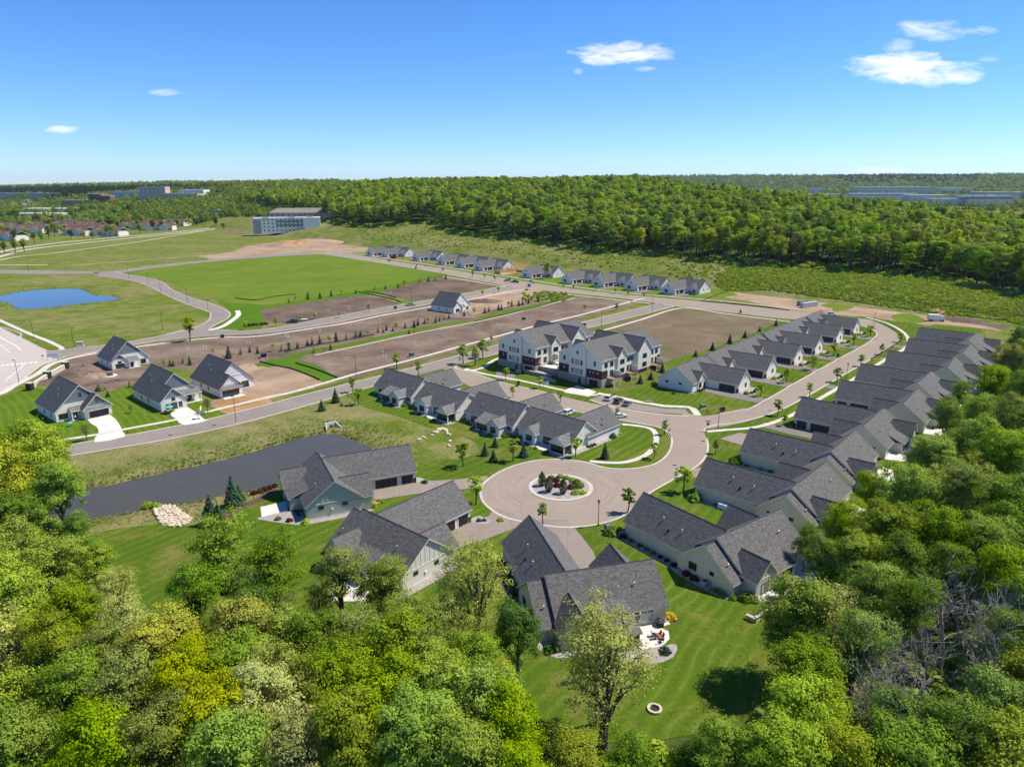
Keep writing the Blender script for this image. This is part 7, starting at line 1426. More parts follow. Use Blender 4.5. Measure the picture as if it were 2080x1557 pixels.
car('white suv parked in the bay, left of three cars', 1237, 811.5, R(62), 'suv', WH); car('dark grey suv parked between white suv and grey sedan', 1256, 817.5, R(62), 'suv', GY); car('grey sedan parked in the bay, right of three cars', 1274, 822.5, R(62), 'sedan', paint('grey', (.11, .125, .13)))
car('white car half hidden by the garage roof at end of pond row', 1259, 848, R(20), 'sedan', WH); car('white vehicle on the drive between the last two pond row garages', 1156, 841, R(47), 'suv', WH)
car('blue pickup truck towing a flat trailer on the middle street', 594, 655, R(197), 'pickup', BLU); car('silver pickup truck left of the lone cottage', 834, 621, R(24), 'pickup', SIL); car('silver suv parked at the far junction', 1030, 571, R(160), 'suv', SIL); car('black pickup truck parked at the far junction', 1046, 574, R(160), 'pickup', BK)
car('black car on the drive of the last far house', 1407, 599, R(-45), 'sedan', BK); car('white suv behind the last inner house', 1690, 640.5, R(-20), 'suv', WH); car('white car inside the open garage of the unfinished cottage', 468, 806, 0, 'sedan', WH, world=atl('L3', 3.7, -1.2)) if False else None
x, y = at(615, 651); t = thing('flat_trailer', 'flat pale trailer behind the blue pickup truck', 'trailer', (x, y, .11), R(197), 'parked vehicles'); b = MB(); b.box(-2.3, 2.0, -.95, .95, .55, .68); b.box(2.0, 3.2, -.06, .06, .5, .58); b.build('deck', M_WHITE, t)
for xx in (-.5, .45):
    for s in (-1, 1): b = MB(); b.tube((xx, s*.95, .32), (xx, s*1.12, .32), .32, .32, 10); b.build('wheel', M_RUBBER, t)
def truck(label, px, py, rz):
    x, y = at(px, py); t = thing('box_truck', label, 'truck', (x, y, .06), rz, 'parked vehicles'); b = MB(); b.box(-4, 1.6, -1.25, 1.25, .9, 3.4); b.build('cargo_box', M_WHITE, t); b = MB(); b.prism([(1.8, .5), (4, .5), (4, 1.5), (3.3, 2.6), (1.8, 2.6)], 'y', -1.15, 1.15); b.build('cab', WH, t)
    b = MB(); b.box(3.2, 3.75, -1.0, 1.0, 1.55, 2.2); b.build('windscreen', M_GLASS, t); b = MB(); b.box(-4, 3.6, -.5, .5, .5, .9); b.build('chassis', M_BLACK, t)
    for xx in (-2.6, 2.8):
        for s in (-1, 1): b = MB(); b.tube((xx, s*.9, .5), (xx, s*1.25, .5), .5, .5, 10); b.build('wheel', M_RUBBER, t)
truck('white truck on the dirt track beside the woods', 1901, 652, R(-8)); truck('white box truck at the apartment building site', 490, 466, R(20)); truck('white truck right of the apartment building site', 686, 451, R(5))
# portable toilets, dumpster, containers
M_TOI = mat('toilet_blue', (.03, .16, .36), .5); M_DUMP = mat('dumpster_red', (.35, .02, .015), .6)
t = thing('portable_toilet', 'x', 'portable toilet'); b = MB(); b.box(-.75, .75, -.75, .75, .1, 2.3); b.build('cabin', M_TOI, t); b = MB(); b.hexa([(-.8, -.8, 2.3), (.8, -.8, 2.3), (.8, .8, 2.3), (-.8, .8, 2.3)], [(-.5, -.6, 2.6), (.5, -.6, 2.6), (.5, .6, 2.6), (-.5, .6, 2.6)]); b.build('roof', M_WHITE, t); b = MB(); b.box(-.5, .5, -.8, -.75, .2, 2.1); b.build('door', M_TOI, t)
for i, (px, py, lb) in enumerate(((1075, 582.5, 'at the far junction'), (791, 530.5, 'beside the red dumpster'))): x, y = at(px, py); place(t, i == 0, x, y, .1, .6, 'blue portable toilet '+lb, 'portable toilets'); 
x, y = at(800, 525); t = thing('dumpster', 'red open dumpster before the second far house', 'dumpster', (x, y, .05), R(-40)); b = MB()
for q in ([(-3.3, -1.25), (3.0, -1.25)], [(3.0, 1.25), (-3.3, 1.25)]): b.hexa([(q[0][0], q[0][1]-.06, .3), (q[1][0], q[1][1]-.06, .3), (q[1][0], q[1][1]+.06, .3), (q[0][0], q[0][1]+.06, .3)], [(q[0][0]-.2, q[0][1]-.06, 2.2), (q[1][0]+.2, q[1][1]-.06, 2.2), (q[1][0]+.2, q[1][1]+.06, 2.2), (q[0][0]-.2, q[0][1]+.06, 2.2)])
b.box(-3.3, 3, -1.2, 1.2, .3, .42); b.box(3.0, 3.12, -1.25, 1.25, .3, 2.2); b.box(-3.42, -3.3, -1.25, 1.25, .3, 2.2); b.build('bin', M_DUMP, t); b = MB()
for k in range(7): b.box(-3+k*.95, -2.88+k*.95, -1.42, -1.31, .4, 2.1)
b.build('rib', M_DUMP, t, 'stuff')
def container(label, px, py, rz, m, L=6.2):
    x, y = at(px, py); t = thing('shipping_container', label, 'container', (x, y, .05), rz); b = MB()
    n = int(L/.28)
    for k in range(n):
        x0 = -L/2+k*L/n; o_ = .03 if k % 2 else 0; b.box(x0, x0+L/n, -1.2+o_, 1.2-o_, .15, 2.55)
    b.build('corrugated_wall', m, t, 'stuff'); b = MB(); b.box(-L/2-.03, L/2+.03, -1.23, 1.23, 2.55, 2.64); b.build('roof', m, t)
    for s in (-1, 1):
        b = MB(); b.box(L/2, L/2+.06, min(0, s*1.18)+.01, max(0, s*1.18)-.01, .2, 2.5); b.build('door', m, t)
container('pale grey shipping container on the tan earth', 1643, 623, R(28), mat('container_grey', (.42, .47, .47), .6), 12); container('short dark grey container beside the pale one', 1629, 620, R(28), mat('container_dark', (.2, .22, .24), .6), 6)
# ------------------------------------------------------------------ earth heaps, rocks, walls, fences
def heap(name, label, cat, px, py, rx, ry, h, m, seed, rz=0.0, kind=None):
    x, y = at(px, py); r = np.random.default_rng(seed); nr_, na_ = 9, 22; V = []; F = []
    for i in range(nr_):
        f = i/(nr_-1)
        for j in range(na_):
            a = 2*math.pi*j/na_; k = 1+.16*math.sin(3*a+seed)+.1*math.sin(7*a+2*seed)
            V.append((rx*f*k*math.cos(a)+r.normal()*.12, ry*f*k*math.sin(a)+r.normal()*.12, h*max(0, (1-f*f))**1.15*(1+.22*math.sin(4*f*6+a*2+seed))+r.normal()*.05*h*(1-f)-.04))
    for i in range(nr_-1):
        for j in range(na_): k = (j+1) % na_; F.append((i*na_+j, (i+1)*na_+j, (i+1)*na_+k, i*na_+k))
    me = bpy.data.meshes.new(name); me.from_pydata(V, [], F); me.materials.append(m); me.polygons.foreach_set('use_smooth', np.ones(len(F), bool))
    o = link(name, me); o.location = (x, y, hz(x, y)); o.rotation_euler = (0, 0, rz); return tag(o, label, cat, 'earth heaps')
heap('earth_mound', 'brown earth mound left of the white porch cottage', 'earth mound', 172, 757, 11, 6.5, 2.6, M_DIRT, 1, -.6); heap('earth_mound', 'tan patch of earth mound before the porch cottage', 'earth mound', 196, 764, 5, 3.5, 1.6, M_DIRTT, 2); heap('earth_mound', 'low brown heap behind the block wall piers', 'earth mound', 92, 779, 6, 2.5, 1.2, M_DIRT, 3, .8); heap('earth_mound', 'long low brown ridge below the porch cottage', 'earth mound', 235, 775, 14, 2.0, .7, M_DIRTD, 4, .5)
heap('earth_mound', 'dark soil heap right of the lone cottage', 'earth mound', 985, 613, 12, 6, 1.6, M_DIRTD, 5); heap('earth_mound', 'dark soil bed in front of the lone cottage', 'earth mound', 935, 648, 12, 5, .5, M_DIRTD, 6)
for i, (px, py, rx, h, m, lb) in enumerate(((565, 499, 26, 3.5, M_DIRTT, 'tan heap at left of the far earthworks'), (585, 497, 20, 4.5, M_DIRTO, 'orange heap in the middle of the far earthworks'), (605, 497, 24, 4.5, M_DIRTO, 'second orange heap of the far earthworks'), (640, 494, 40, 4.5, M_DIRTT, 'broad tan heap at right of the far earthworks'), (1900, 637, 3, 1.6, M_DIRTO, 'orange brush heap on the dirt track'), (1912, 639, 2.6, 1.4, M_DIRTO, 'smaller orange brush heap on the dirt track'), (1965, 652, 9, 1.5, M_DIRTD, 'dark brush heap at right of the dirt track'), (1935, 648, 7, 1.2, M_DIRTD, 'dark heap next to the orange brush heaps'))): heap('earth_mound', lb, 'earth mound', px, py, rx, rx*.6, h, m, 10+i)
def rock_mesh(seed):
    r = np.random.default_rng(seed); b = MB(); n = 7; P = []
    for z, k in ((-.5, .75), (-.05, 1.0), (.38, .72)):
        P.append([(k*(1+r.uniform(-.22, .22))*math.cos(6.283*i/n), k*(1+r.uniform(-.22, .22))*math.sin(6.283*i/n), z+r.uniform(-.08, .08)) for i in range(n)])
    for a, c in ((0, 1), (1, 2)):
        for i in range(n): j = (i+1) % n; b.poly([P[a][i], P[a][j], P[c][j], P[c][i]])
    b.poly(P[2]); me = bpy.data.meshes.new('rock'); me.from_pydata(b.v, [], b.f); me.materials.append(M_ROCK); return me
RK_ = [rock_mesh(i) for i in range(7)]
x, y = at(350, 1048); t = thing('riprap_spill', 'fan of pale boulders spilling towards the near pond', 'rock pile', (x, y, 0)); RP = catmull(polyline_world([(312, 1031), (330, 1027), (350, 1027), (368, 1038), (388, 1052), (382, 1064), (360, 1070), (335, 1068), (322, 1056), (316, 1044)]), 3, True); P = np.array(RP); n = 0
b = MB(); b.poly([(p[0]-x, p[1]-y, .09) for p in RP]); b.build('gravel_bed', M_ROCK, t)
done = []
for _ in range(3000):
    if n >= 240: break
    qx, qy = rng.uniform(P[:, 0].min(), P[:, 0].max()), rng.uniform(P[:, 1].min(), P[:, 1].max())
    if poly_sd(np.array([qx]), np.array([qy]), RP)[0] > -.1 or any((qx-a)**2+(qy-c)**2 < .33 for a, c in done): continue
    done.append((qx, qy)); s = rng.uniform(.3, .55); o = link('rock', RK_[n % 7], t); o.location = (qx-x, qy-y, .15+rng.uniform(0, .2)); o.scale = (s*rng.uniform(.8, 1.3), s, s*rng.uniform(.7, 1.1)); o.rotation_euler = (rng.uniform(-.3, .3), rng.uniform(-.3, .3), rng.uniform(0, 6)); n += 1
BD = [(895, 872), (899, 871), (888, 876), (884, 879), (878, 884), (904, 874), (911, 883), (914, 896), (912, 906), (860, 889), (852, 893), (908, 878), (891, 873)]
for i, (px, py) in enumerate(BD):
    x, y = at(px, py); o = link('boulder', RK_[i % 7]); s = rng.uniform(.5, 1.0); o.location = (x, y, .2); o.scale = (s, s*.8, s*.8); o.rotation_euler = (0, 0, i); tag(o, 'pale boulder on the wild slope behind the pond row, %s from the left' % ordn(sorted(BD).index((px, py))), 'boulder', 'boulders on the wild slope')
# entrance wall with piers at the left
A = [at(62, 792), at(98, 768), at(134, 748)]
t = thing('entrance_wall', 'low pale wall with dark piers behind the blue gabled cottage', 'wall', (*A[0], 0), 0)
for i in range(3): b = MB(); q = (A[i][0]-A[0][0], A[i][1]-A[0][1]); b.box(q[0]-.9, q[0]+.9, q[1]-.9, q[1]+.9, 0, 2.5); b.build('pier', M_DARK, t); b = MB(); b.box(q[0]-1.05, q[0]+1.05, q[1]-1.05, q[1]+1.05, 2.5, 2.7); b.build('pier_cap', M_STONE, t)
for i in range(2):
    p, q = A[i], A[i+1]; d = math.hypot(q[0]-p[0], q[1]-p[1]); nx, ny = -(q[1]-p[1])/d*.25, (q[0]-p[0])/d*.25; f = lambda k, s, z: (p[0]-A[0][0]+(q[0]-p[0])*k+nx*s, p[1]-A[0][1]+(q[1]-p[1])*k+ny*s, z); b = MB(); b.hexa([f(.05, -1, 0), f(.95, -1, 0), f(.95, 1, 0), f(.05, 1, 0)], [f(.05, -1, 1.7), f(.95, -1, 1.7), f(.95, 1, 1.7), f(.05, 1, 1.7)]); b.build('wall_panel', M_STONE, t); b = MB(); b.hexa([f(.05, -1.4, 1.7), f(.95, -1.4, 1.7), f(.95, 1.4, 1.7), f(.05, 1.4, 1.7)], [f(.05, -1.4, 1.85), f(.95, -1.4, 1.85), f(.95, 1.4, 1.85), f(.05, 1.4, 1.85)]); b.build('coping', M_WHITE, t)
wall_thing('low stone garden wall in front of the patio, right of the big lawn', at(1516, 1256), at(1533, 1264), -.1, .75, .45, M_STONE); wall_thing('long leg of the low stone garden wall towards the trees', at(1533, 1264), at(1572, 1236), -.1, .75, .45, M_STONE)
# silt fences
M_SILT = mat('silt_fabric', (.05, .048, .045), .9)
def fence(label, pts, h=.6):
    P = catmull(polyline_world(pts), 4); t = thing('silt_fence', label, 'fence', (*P[0], 0), 0, 'silt fences'); b = MB()
    for p, q in zip(P, P[1:]):
        d = math.hypot(q[0]-p[0], q[1]-p[1]); nx, ny = -(q[1]-p[1])/d*.04, (q[0]-p[0])/d*.04; f = lambda a, s, z: (a[0]-P[0][0]+nx*s, a[1]-P[0][1]+ny*s, z+hz(*a)); b.hexa([f(p, -1, 0), f(q, -1, 0), f(q, 1, 0), f(p, 1, 0)], [f(p, -1, h*.85), f(q, -1, h), f(q, 1, h), f(p, 1, h*.85)])
    b.build('fabric', M_SILT, t); pm = None
    for p in P[::2]:
        if pm is None: c = MB(); c.box(-.04, .04, -.04, .04, 0, h+.25); pm = c.build('stake', M_OSB, t); o = pm
        else: o = link('stake', pm.data, t)
        o.location = (p[0]-P[0][0], p[1]-P[0][1], hz(*p))
fence('black silt fence between far street and the tan earth', [(1422, 612), (1480, 617), (1540, 623), (1602, 631)]); fence('black silt fence curving up beside the last far house', [(1430, 609), (1460, 598), (1490, 588)]); fence('black silt fence across the bare lots left of the lone cottage', [(728, 593), (760, 600), (795, 607), (815, 614)]); fence('second black silt fence line across the bare lots', [(740, 592), (770, 596), (805, 605)])
fence('black silt fence along the green swale corner', [(527, 735), (560, 743), (600, 752), (650, 772)]); fence('black silt fence beside the green triangle by the road', [(600, 738), (640, 750), (686, 768)]); fence('dark silt fence along the swale on the left', [(577, 716), (640, 702), (700, 692), (760, 680)], .6); fence('dark silt fence at the field edge', [(478, 606), (520, 610), (555, 603), (600, 598)], .6); fence('dark silt fence right part of the swale', [(962, 654), (1040, 636), (1100, 622), (1165, 600)], .6)
# fire pit, headwall, bench, stand, parasols, furniture
x, y = at(1329.5, 1441); t = thing('fire_pit', 'round stone fire pit ring on the big lawn', 'fire pit', (x, y, .05)); b = MB(); b.lathe([(.62, 0), (.62, .02), (.01, .02)], 14); b.build('ash_bed', M_DARK, t); me_ = None
for k in range(14):
    if me_ is None: b = MB(); b.box(.66, 1.0, -.2, .2, 0, .3); o = b.build('block', M_ROCK, t); me_ = o.data
    else: o = link('block', me_, t)
    o.rotation_euler = (0, 0, 6.283*k/14)
x, y = at(672, 866); t = thing('culvert_headwall', 'pale concrete outlet headwall at the tip of the near pond', 'headwall', (x, y, 0), R(35)); b = MB(); b.box(-1.6, 1.6, -.2, .2, -.5, 1.3); b.build('face_wall', M_CONC, t); b = MB(); b.hexa([(-1.6, -.2, -.5), (-1.35, -.2, -.5), (-2.0, -2.4, -.6), (-2.25, -2.4, -.6)], [(-1.6, -.2, 1.3), (-1.35, -.2, 1.3), (-2.0, -2.4, .2), (-2.25, -2.4, .2)]); b.build('wing_wall', M_CONC, t); b = MB(); b.hexa([(1.35, -.2, -.5), (1.6, -.2, -.5), (2.25, -2.4, -.6), (2.0, -2.4, -.6)], [(1.35, -.2, 1.3), (1.6, -.2, 1.3), (2.25, -2.4, .2), (2.0, -2.4, .2)]); b.build('wing_wall', M_CONC, t); b = MB(); b.tube((0, -.35, .1), (0, .1, .1), .5, .5, 12); b.build('pipe', M_BLACK, t)
x, y = at(1317, 817.5); t = thing('bench', 'pale bench beside the parking bay walk', 'bench', (x, y, .1), R(-18)); b = MB(); b.box(-1.3, 1.3, -.25, .25, .42, .5); b.build('seat', M_STONE, t); b = MB(); b.box(-1.3, 1.3, .22, .3, .55, .9); b.build('backrest', M_STONE, t)
for s in (-1, 1): b = MB(); b.box(s*1.1-.06, s*1.1+.06, -.22, .28, 0, .42); b.build('leg', M_GALV, t)
x, y = at(405, 851); t = thing('basketball_hoop', 'tall white stand with board and props at the end of the pale drive', 'basketball hoop', (x, y, .15), R(100)); b = MB(); b.box(-.7, .7, -.5, .5, 0, .5); b.build('base', M_WHITE, t); b = MB(); b.tube((0, .2, .4), (0, -.2, 3.1), .13, .11, 8); b.build('pole', M_WHITE, t); b = MB(); b.box(-.85, .85, -.75, -.68, 2.6, 3.8); b.build('backboard', M_WHITE, t); b = MB(); b.lathe([(.26, 2.95), (.26, 3.0), (.22, 3.0), (.22, 2.95)], 12, (0, -1.05, 0)); b.build('rim', M_RED, t)
for s in (-1, 1): b = MB(); b.tube((s*.6, .4, .4), (s*.05, -.1, 2.3), .06, .06, 5); b.build('brace', M_WHITE, t)
M_TEAL = mat('teal_canvas', (.06, .4, .45), .7)
def parasol(label, x, y, z, r_=1.5, h_=2.4):
    t = thing('parasol', label, 'parasol', (x, y, z)); b = MB(); b.tube((0, 0, 0), (0, 0, h_+.2), .04, .04, 6); b.build('pole', M_WHITE, t); b = MB(); n = 8
    for i in range(n): a0, a1 = 6.283*i/n, 6.283*(i+1)/n; b.hexa([(0, 0, h_+.1), (r_*math.cos(a0), r_*math.sin(a0), h_-.4), (r_*math.cos(a1), r_*math.sin(a1), h_-.4)], [(0, 0, h_+.15), (r_*math.cos(a0), r_*math.sin(a0), h_-.36), (r_*math.cos(a1), r_*math.sin(a1), h_-.36)])
    b.build('canopy', M_TEAL, t); b = MB(); b.lathe([(.4, 0), (.4, .1), (.1, .16)], 8); b.build('base', M_BLACK, t); return t
def chair(label, x, y, rz, m, group, z=.12):
    t = thing('patio_chair', label, 'chair', (x, y, z), rz, group); b = MB(); b.box(-.3, .3, -.3, .3, .36, .43); b.build('seat', m, t); b = MB(); b.hexa([(-.3, .26, .42), (.3, .26, .42), (.3, .32, .42), (-.3, .32, .42)], [(-.3, .42, .95), (.3, .42, .95), (.3, .48, .95), (-.3, .48, .95)]); b.build('backrest', m, t); l0 = None
    for sx_ in (-1, 1):
        for sy in (-1, 1):
            if l0 is None: b = MB(); b.box(-.03, .03, -.03, .03, 0, .37); l0 = b.build('leg', m, t); o = l0
            else: o = link('leg', l0.data, t)
            o.location = (sx_*.26, sy*.26, 0)
    return t
def table(label, x, y, m, r_=.6, z=.12, group='patio tables'):
    t = thing('patio_table', label, 'table', (x, y, z), 0, group); b = MB(); b.lathe([(.001, .7), (r_, .7), (r_, .74), (.001, .74)], 12); b.build('tabletop', m, t); b = MB(); b.tube((0, 0, 0), (0, 0, .7), .05, .05, 6); b.lathe([(.3, 0), (.3, .05), (.05, .08)], 8); b.build('pedestal', m, t); return t
x, y = at(344, 839); parasol('teal parasol over dark seats beside the cottage drive', x, y, .1, 1.4, 2.3); chair('dark chair under the teal parasol by the cottage drive', x-.9, y-.5, .5, M_BLACK, 'chairs at the cottage drive', .06); chair('second dark chair at the teal parasol by the cottage drive', x+.7, y-.8, -.6, M_DARK, 'chairs at the cottage drive', .06); table('dark table under the teal parasol', x, y-1.2, M_DARK, .6, .06)
x, y = at(143, 866); parasol('small teal parasol in the front garden of the blue gabled cottage', x, y, .05, .75, 1.4)
x, y = at(154, 853); t = thing('garden_ornament', 'white bird shaped ornament at the porch of the blue gabled cottage', 'garden ornament', (x, y, .1), .4); b = MB(); b.tube((0, 0, 0), (0, .03, .75), .03, .03, 5); b.build('leg', M_DARK, t); b = MB(); b.lathe([(.01, .7), (.2, .85), (.24, 1.0), (.14, 1.2), (.06, 1.35)], 8); b.tube((.0, 0, 1.3), (.12, 0, 1.7), .06, .05, 6); b.tube((.1, 0, 1.68), (.34, 0, 1.64), .06, .02, 6); b.build('body', M_WHITE, t)
x, y = at(222, 763); t = thing('concrete_slab', 'round pale slab with black gear on the earth below the porch cottage', 'slab', (x, y, .04), .3); b = MB(); b.lathe([(.01, .14), (2.6, .14), (2.7, 0)], 18); b.build('slab', M_CONC, t); b = MB(); b.lathe([(.01, .9), (1.0, .8), (1.4, .3), (1.4, .14)], 9); b.build('tarp', M_BLACK, t)
cx_, cy_ = atl('F3', 9.8, -8.4)
M_RATT = mat('white_resin', (.8, .79, .77), .5); M_RUST = mat('rust_cushion', (.45, .13, .04), .8)
for i, (lx, ly, a, m, lb) in enumerate(((9.0, -7.6, 0.2, M_RATT, 'white patio seat nearest the big window of the closest house'), (9.1, -8.6, 1.5, M_RATT, 'second white patio seat along the porch of the closest house'), (9.0, -10.6, 1.5, M_RATT, 'white patio seat at lower end of the curved patio'), (12.2, -9.4, -1.6, M_RUST, 'rust cushioned chair on the curved patio, upper'), (12.3, -10.1, -1.6, M_RUST, 'rust cushioned chair on the curved patio, lower'), (11.5, -9.2, 1.5, M_DARK, 'dark chair facing the rust chairs, upper'), (11.6, -9.9, 1.5, M_DARK, 'dark chair facing the rust chairs, lower'), (12.0, -10.8, 3.0, M_DARK, 'dark chair at the lower edge of the curved patio'))):
    q = atl('F3', lx, ly); chair(lb, q[0], q[1], HOUSE['F3'].rotation_euler[2]+a, m, 'patio chairs of the closest house', .14)
q = atl('F3', 9.2, -9.7); table('white patio table beside the porch of the closest house', q[0], q[1], M_RATT, .6, .14)
q = atl('F3', 13.7, -6.9); t = thing('round_grill', 'black covered round grill by the big window of the closest house', 'grill', (q[0], q[1], .14)); b = MB(); b.lathe([(.62, 0), (.66, .75), (.001, .75)], 12); b.build('cover', M_BLACK, t); b = MB(); b.lathe([(.8, .75), (.78, .84), (.3, .95), (.001, .98)], 12); b.build('lid', M_DARK, t); b = MB(); b.lathe([(.12, .98), (.1, 1.04), (.001, 1.05)], 8); b.build('vent_cap', M_GALV, t)
for i, (lx, ly) in enumerate(((5.0, -12.6), (6.2, -12.9), (7.3, -13.2), (8.4, -13.3))): q = atl('F3', lx, ly); b = MB(); b.lathe([(.55, 0), (.5, .06), (.001, .06)], 7); o = b.build('stepping_stone', M_STONE, None, 'structure'); o.location = (q[0], q[1], .09); o.scale = (1, .7, 1)
q = atl('R1', 5.5, -9.6); table('white round table on the patio behind the low wall', q[0], q[1], M_RATT, .7, .13)
for i in range(3): chair('dark chair at the white round patio table, %s clockwise' % ordn(i), q[0]+1.0*math.cos(2.1*i), q[1]+1.0*math.sin(2.1*i), 2.1*i-1.57, M_BLACK, 'chairs at the white round table', .13)
for k, lb in (('R3', 'cream awning shade over the patio of the vent pipe house'),):
    h = HOUSE[k]; q = atl(k, 5.4, -9.5); t = thing('awning', lb, 'awning', (q[0], q[1], 0), h.rotation_euler[2]); b = MB(); b.slab([(-2.6, -1.8, 2.5), (2.6, -1.8, 2.5), (2.6, 1.6, 2.8), (-2.6, 1.6, 2.8)], .06, 0, 0); b.build('canopy', mat('cream_canvas', (.68, .6, .47), .8), t)
    for sx_ in (-2.4, 2.4): b = MB(); b.tube((sx_, -1.6, 0), (sx_, -1.6, 2.5), .04, .04, 5); b.build('post', M_WHITE, t)
for k, lx, ly, lb in (('F1', 10.2, -7.6, 'dark seat under the rear porch of the sage green house'), ('F1', 11.6, -7.2, 'second dark seat under the rear porch of the sage green house')): q = atl(k, lx, ly); chair(lb, q[0], q[1], 1, M_BLACK, 'porch chairs', .1)
x, y = at(1043, 598); t = thing('lumber_stack', 'stack of pale boards on the tan lot near the far junction', 'lumber', (x, y, .05), .3); m0 = None
for k in range(8):
    if m0 is None: b = MB(); b.box(-4, 4, -.2, .2, 0, .18); m0 = b.build('board', M_STONE, t); o = m0
    else: o = link('board', m0.data, t)
    o.location = (rng.uniform(-.6, .6), (k % 4)*.46-.7, (k//4)*.2); o.rotation_euler = (0, 0, rng.uniform(-.06, .06))
# bins by garages
t = thing('wheelie_bin', 'x', 'bin'); b = MB(); b.hexa([(-.26, -.3, .06), (.26, -.3, .06), (.26, .3, .06), (-.26, .3, .06)], [(-.32, -.38, 1.0), (.32, -.38, 1.0), (.32, .38, 1.0), (-.32, .38, 1.0)]); b.build('bin', M_BLACK, t); b = MB(); b.box(-.34, .34, -.4, .42, 1.0, 1.08); b.build('lid', M_BLACK, t)
for i, (px, py, lb) in enumerate(((1702, 724, 'on the inner verge beyond the third drive'), (1084, 576, 'on the far street kerb'), (846, 540, 'left of the far street bins'), (865, 541, 'middle on the far street kerb'), (944, 547, 'before the fourth far house'))): x, y = at(px, py); place(t, i == 0, x, y, .1, .4, 'black wheeled bin '+lb, 'wheeled bins')
# ------------------------------------------------------------------ far buildings
M_ROOFGB = mat('weathered_brown_shingles', (.27, .23, .2), .9, mottled((.27, .23, .2), .15, .2, 2), .2); M_ROOFW = mat('white_flat_roof', (.7, .7, .7), .7); M_ROOFGR = mat('grey_flat_roof', (.35, .36, .38), .8); M_SILV = mat('silver_cladding', (.6, .58, .54), .7); M_PANELW = mat('pale_wrap_panel', (.88, .84, .74), .7); M_PANEL = mat('grey_wrap_panel', (.5, .53, .5), .7); M_TANW = mat('tan_block_wall', (.56, .46, .37), .8); M_BLUEW = mat('blue_wall', (.1, .2, .5), .6); M_REDW = mat('red_brick_wall', (.25, .1, .07), .8)
def block(label, cat, px, py, w_, d_, h_, rz, wm, rm, rows, cols, name='building', group=None, zb=None, par=.6, stripe=None):
    x, y = hit(px, py) if zb is None else at(px, py, zb); z = hz(x, y) if zb is None else zb; t = thing(name, label, cat, (x, y, z), rz, group)
    b = MB(); b.box(-w_/2, w_/2, 0, d_, -2, h_); b.build('wall', wm, t); b = MB(); b.box(-w_/2-.3, w_/2+.3, -.3, d_+.3, h_, h_+par); b.build('roof', rm, t)
    if stripe: b = MB(); b.box(-w_/2-.1, w_/2+.1, -.12, d_+.1, h_*.72, h_*.86); b.build('stripe', stripe, t)
    m0 = None; k = 0
    for r_ in range(rows):
        for c_ in range(cols):
            xx = -w_/2+(c_+.5)*w_/cols; zz = (r_+.45)*h_/rows
            if m0 is None: b = MB(); s = min(w_/cols*.4, 2.4); b.box(-s/2, s/2, -.15, .05, -.7*min(1, h_/rows/3), .8*min(1, h_/rows/3)); m0 = b.build('window', M_GLASS, t); o = m0
            else: o = link('window', m0.data, t)
            o.location = (xx, 0, zz)
    if rows:
        for c_ in range(max(2, int(d_/w_*cols))):
            for sgn in (-1, 1):
                for r_ in range(rows): o = link('window', m0.data, t); o.location = (sgn*w_/2, (c_+.5)*d_/max(2, int(d_/w_*cols)), (r_+.45)*h_/rows); o.rotation_euler = (0, 0, math.pi/2)
    m1 = None
    for k in range(3):
        if m1 is None: b = MB(); b.box(-1.6, 1.6, -1.2, 1.2, 0, 1.6); m1 = b.build('roof_unit', M_UTILG, t); o = m1
        else: o = link('roof_unit', m1.data, t)
        o.location = (w_*(-.3+.3*k), d_*(.4+.1*(k % 2)), h_+par)
    return t
AP = at(530, 470)
t = block('grey wrapped four storey apartment building under construction by the forest', 'apartment building', 585, 470.5, 86, 16, 18, R(14), M_PANELW, M_ROOFW, 4, 16, 'apartment_building')
b = MB(); b.box(-43.5, -33, -3.5, -.05, -2, 17); b.build('stair_tower', M_UTILG, t); b = MB(); b.box(22, 42.8, -5, -.06, -2, 18.6); b.build('end_wing', M_PANELW, t)
for zz in (8, 13): b = MB(); b.box(-14, 20, -1.8, -.05, zz, zz+1.1); b.build('balcony', M_DARK, t)
for xx in (-28, 6, 30): b = MB(); b.slab([(xx-5, -1, 16.5), (xx+5, -1, 16.5), (xx+3, 5, 20.5), (xx-3, 5, 20.5)], .4); b.build('roof_dormer', [M_ROOF, M_TRIM], t)
t = block('second apartment wing with brown hipped roof behind the wrapped one', 'apartment building', 615, 452, 90, 18, 13, R(10), M_TANW, M_ROOFGB, 3, 12, 'apartment_building'); b = MB(); b.hexa([(-46, -1, 13.6), (46, -1, 13.6), (46, 19, 13.6), (-46, 19, 13.6)], [(-34, 8, 20), (34, 8, 20), (34, 10, 20), (-34, 10, 20)]); b.build('hip_roof', M_ROOFGB, t)
block('low building with bright blue canopy far left of the forest', 'shop', 462, 437, 62, 20, 7, R(3), M_BLUEW, M_ROOFBR, 1, 8, 'shop_building', None, None, .6, mat('blue_canopy', (.05, .25, .75), .5))
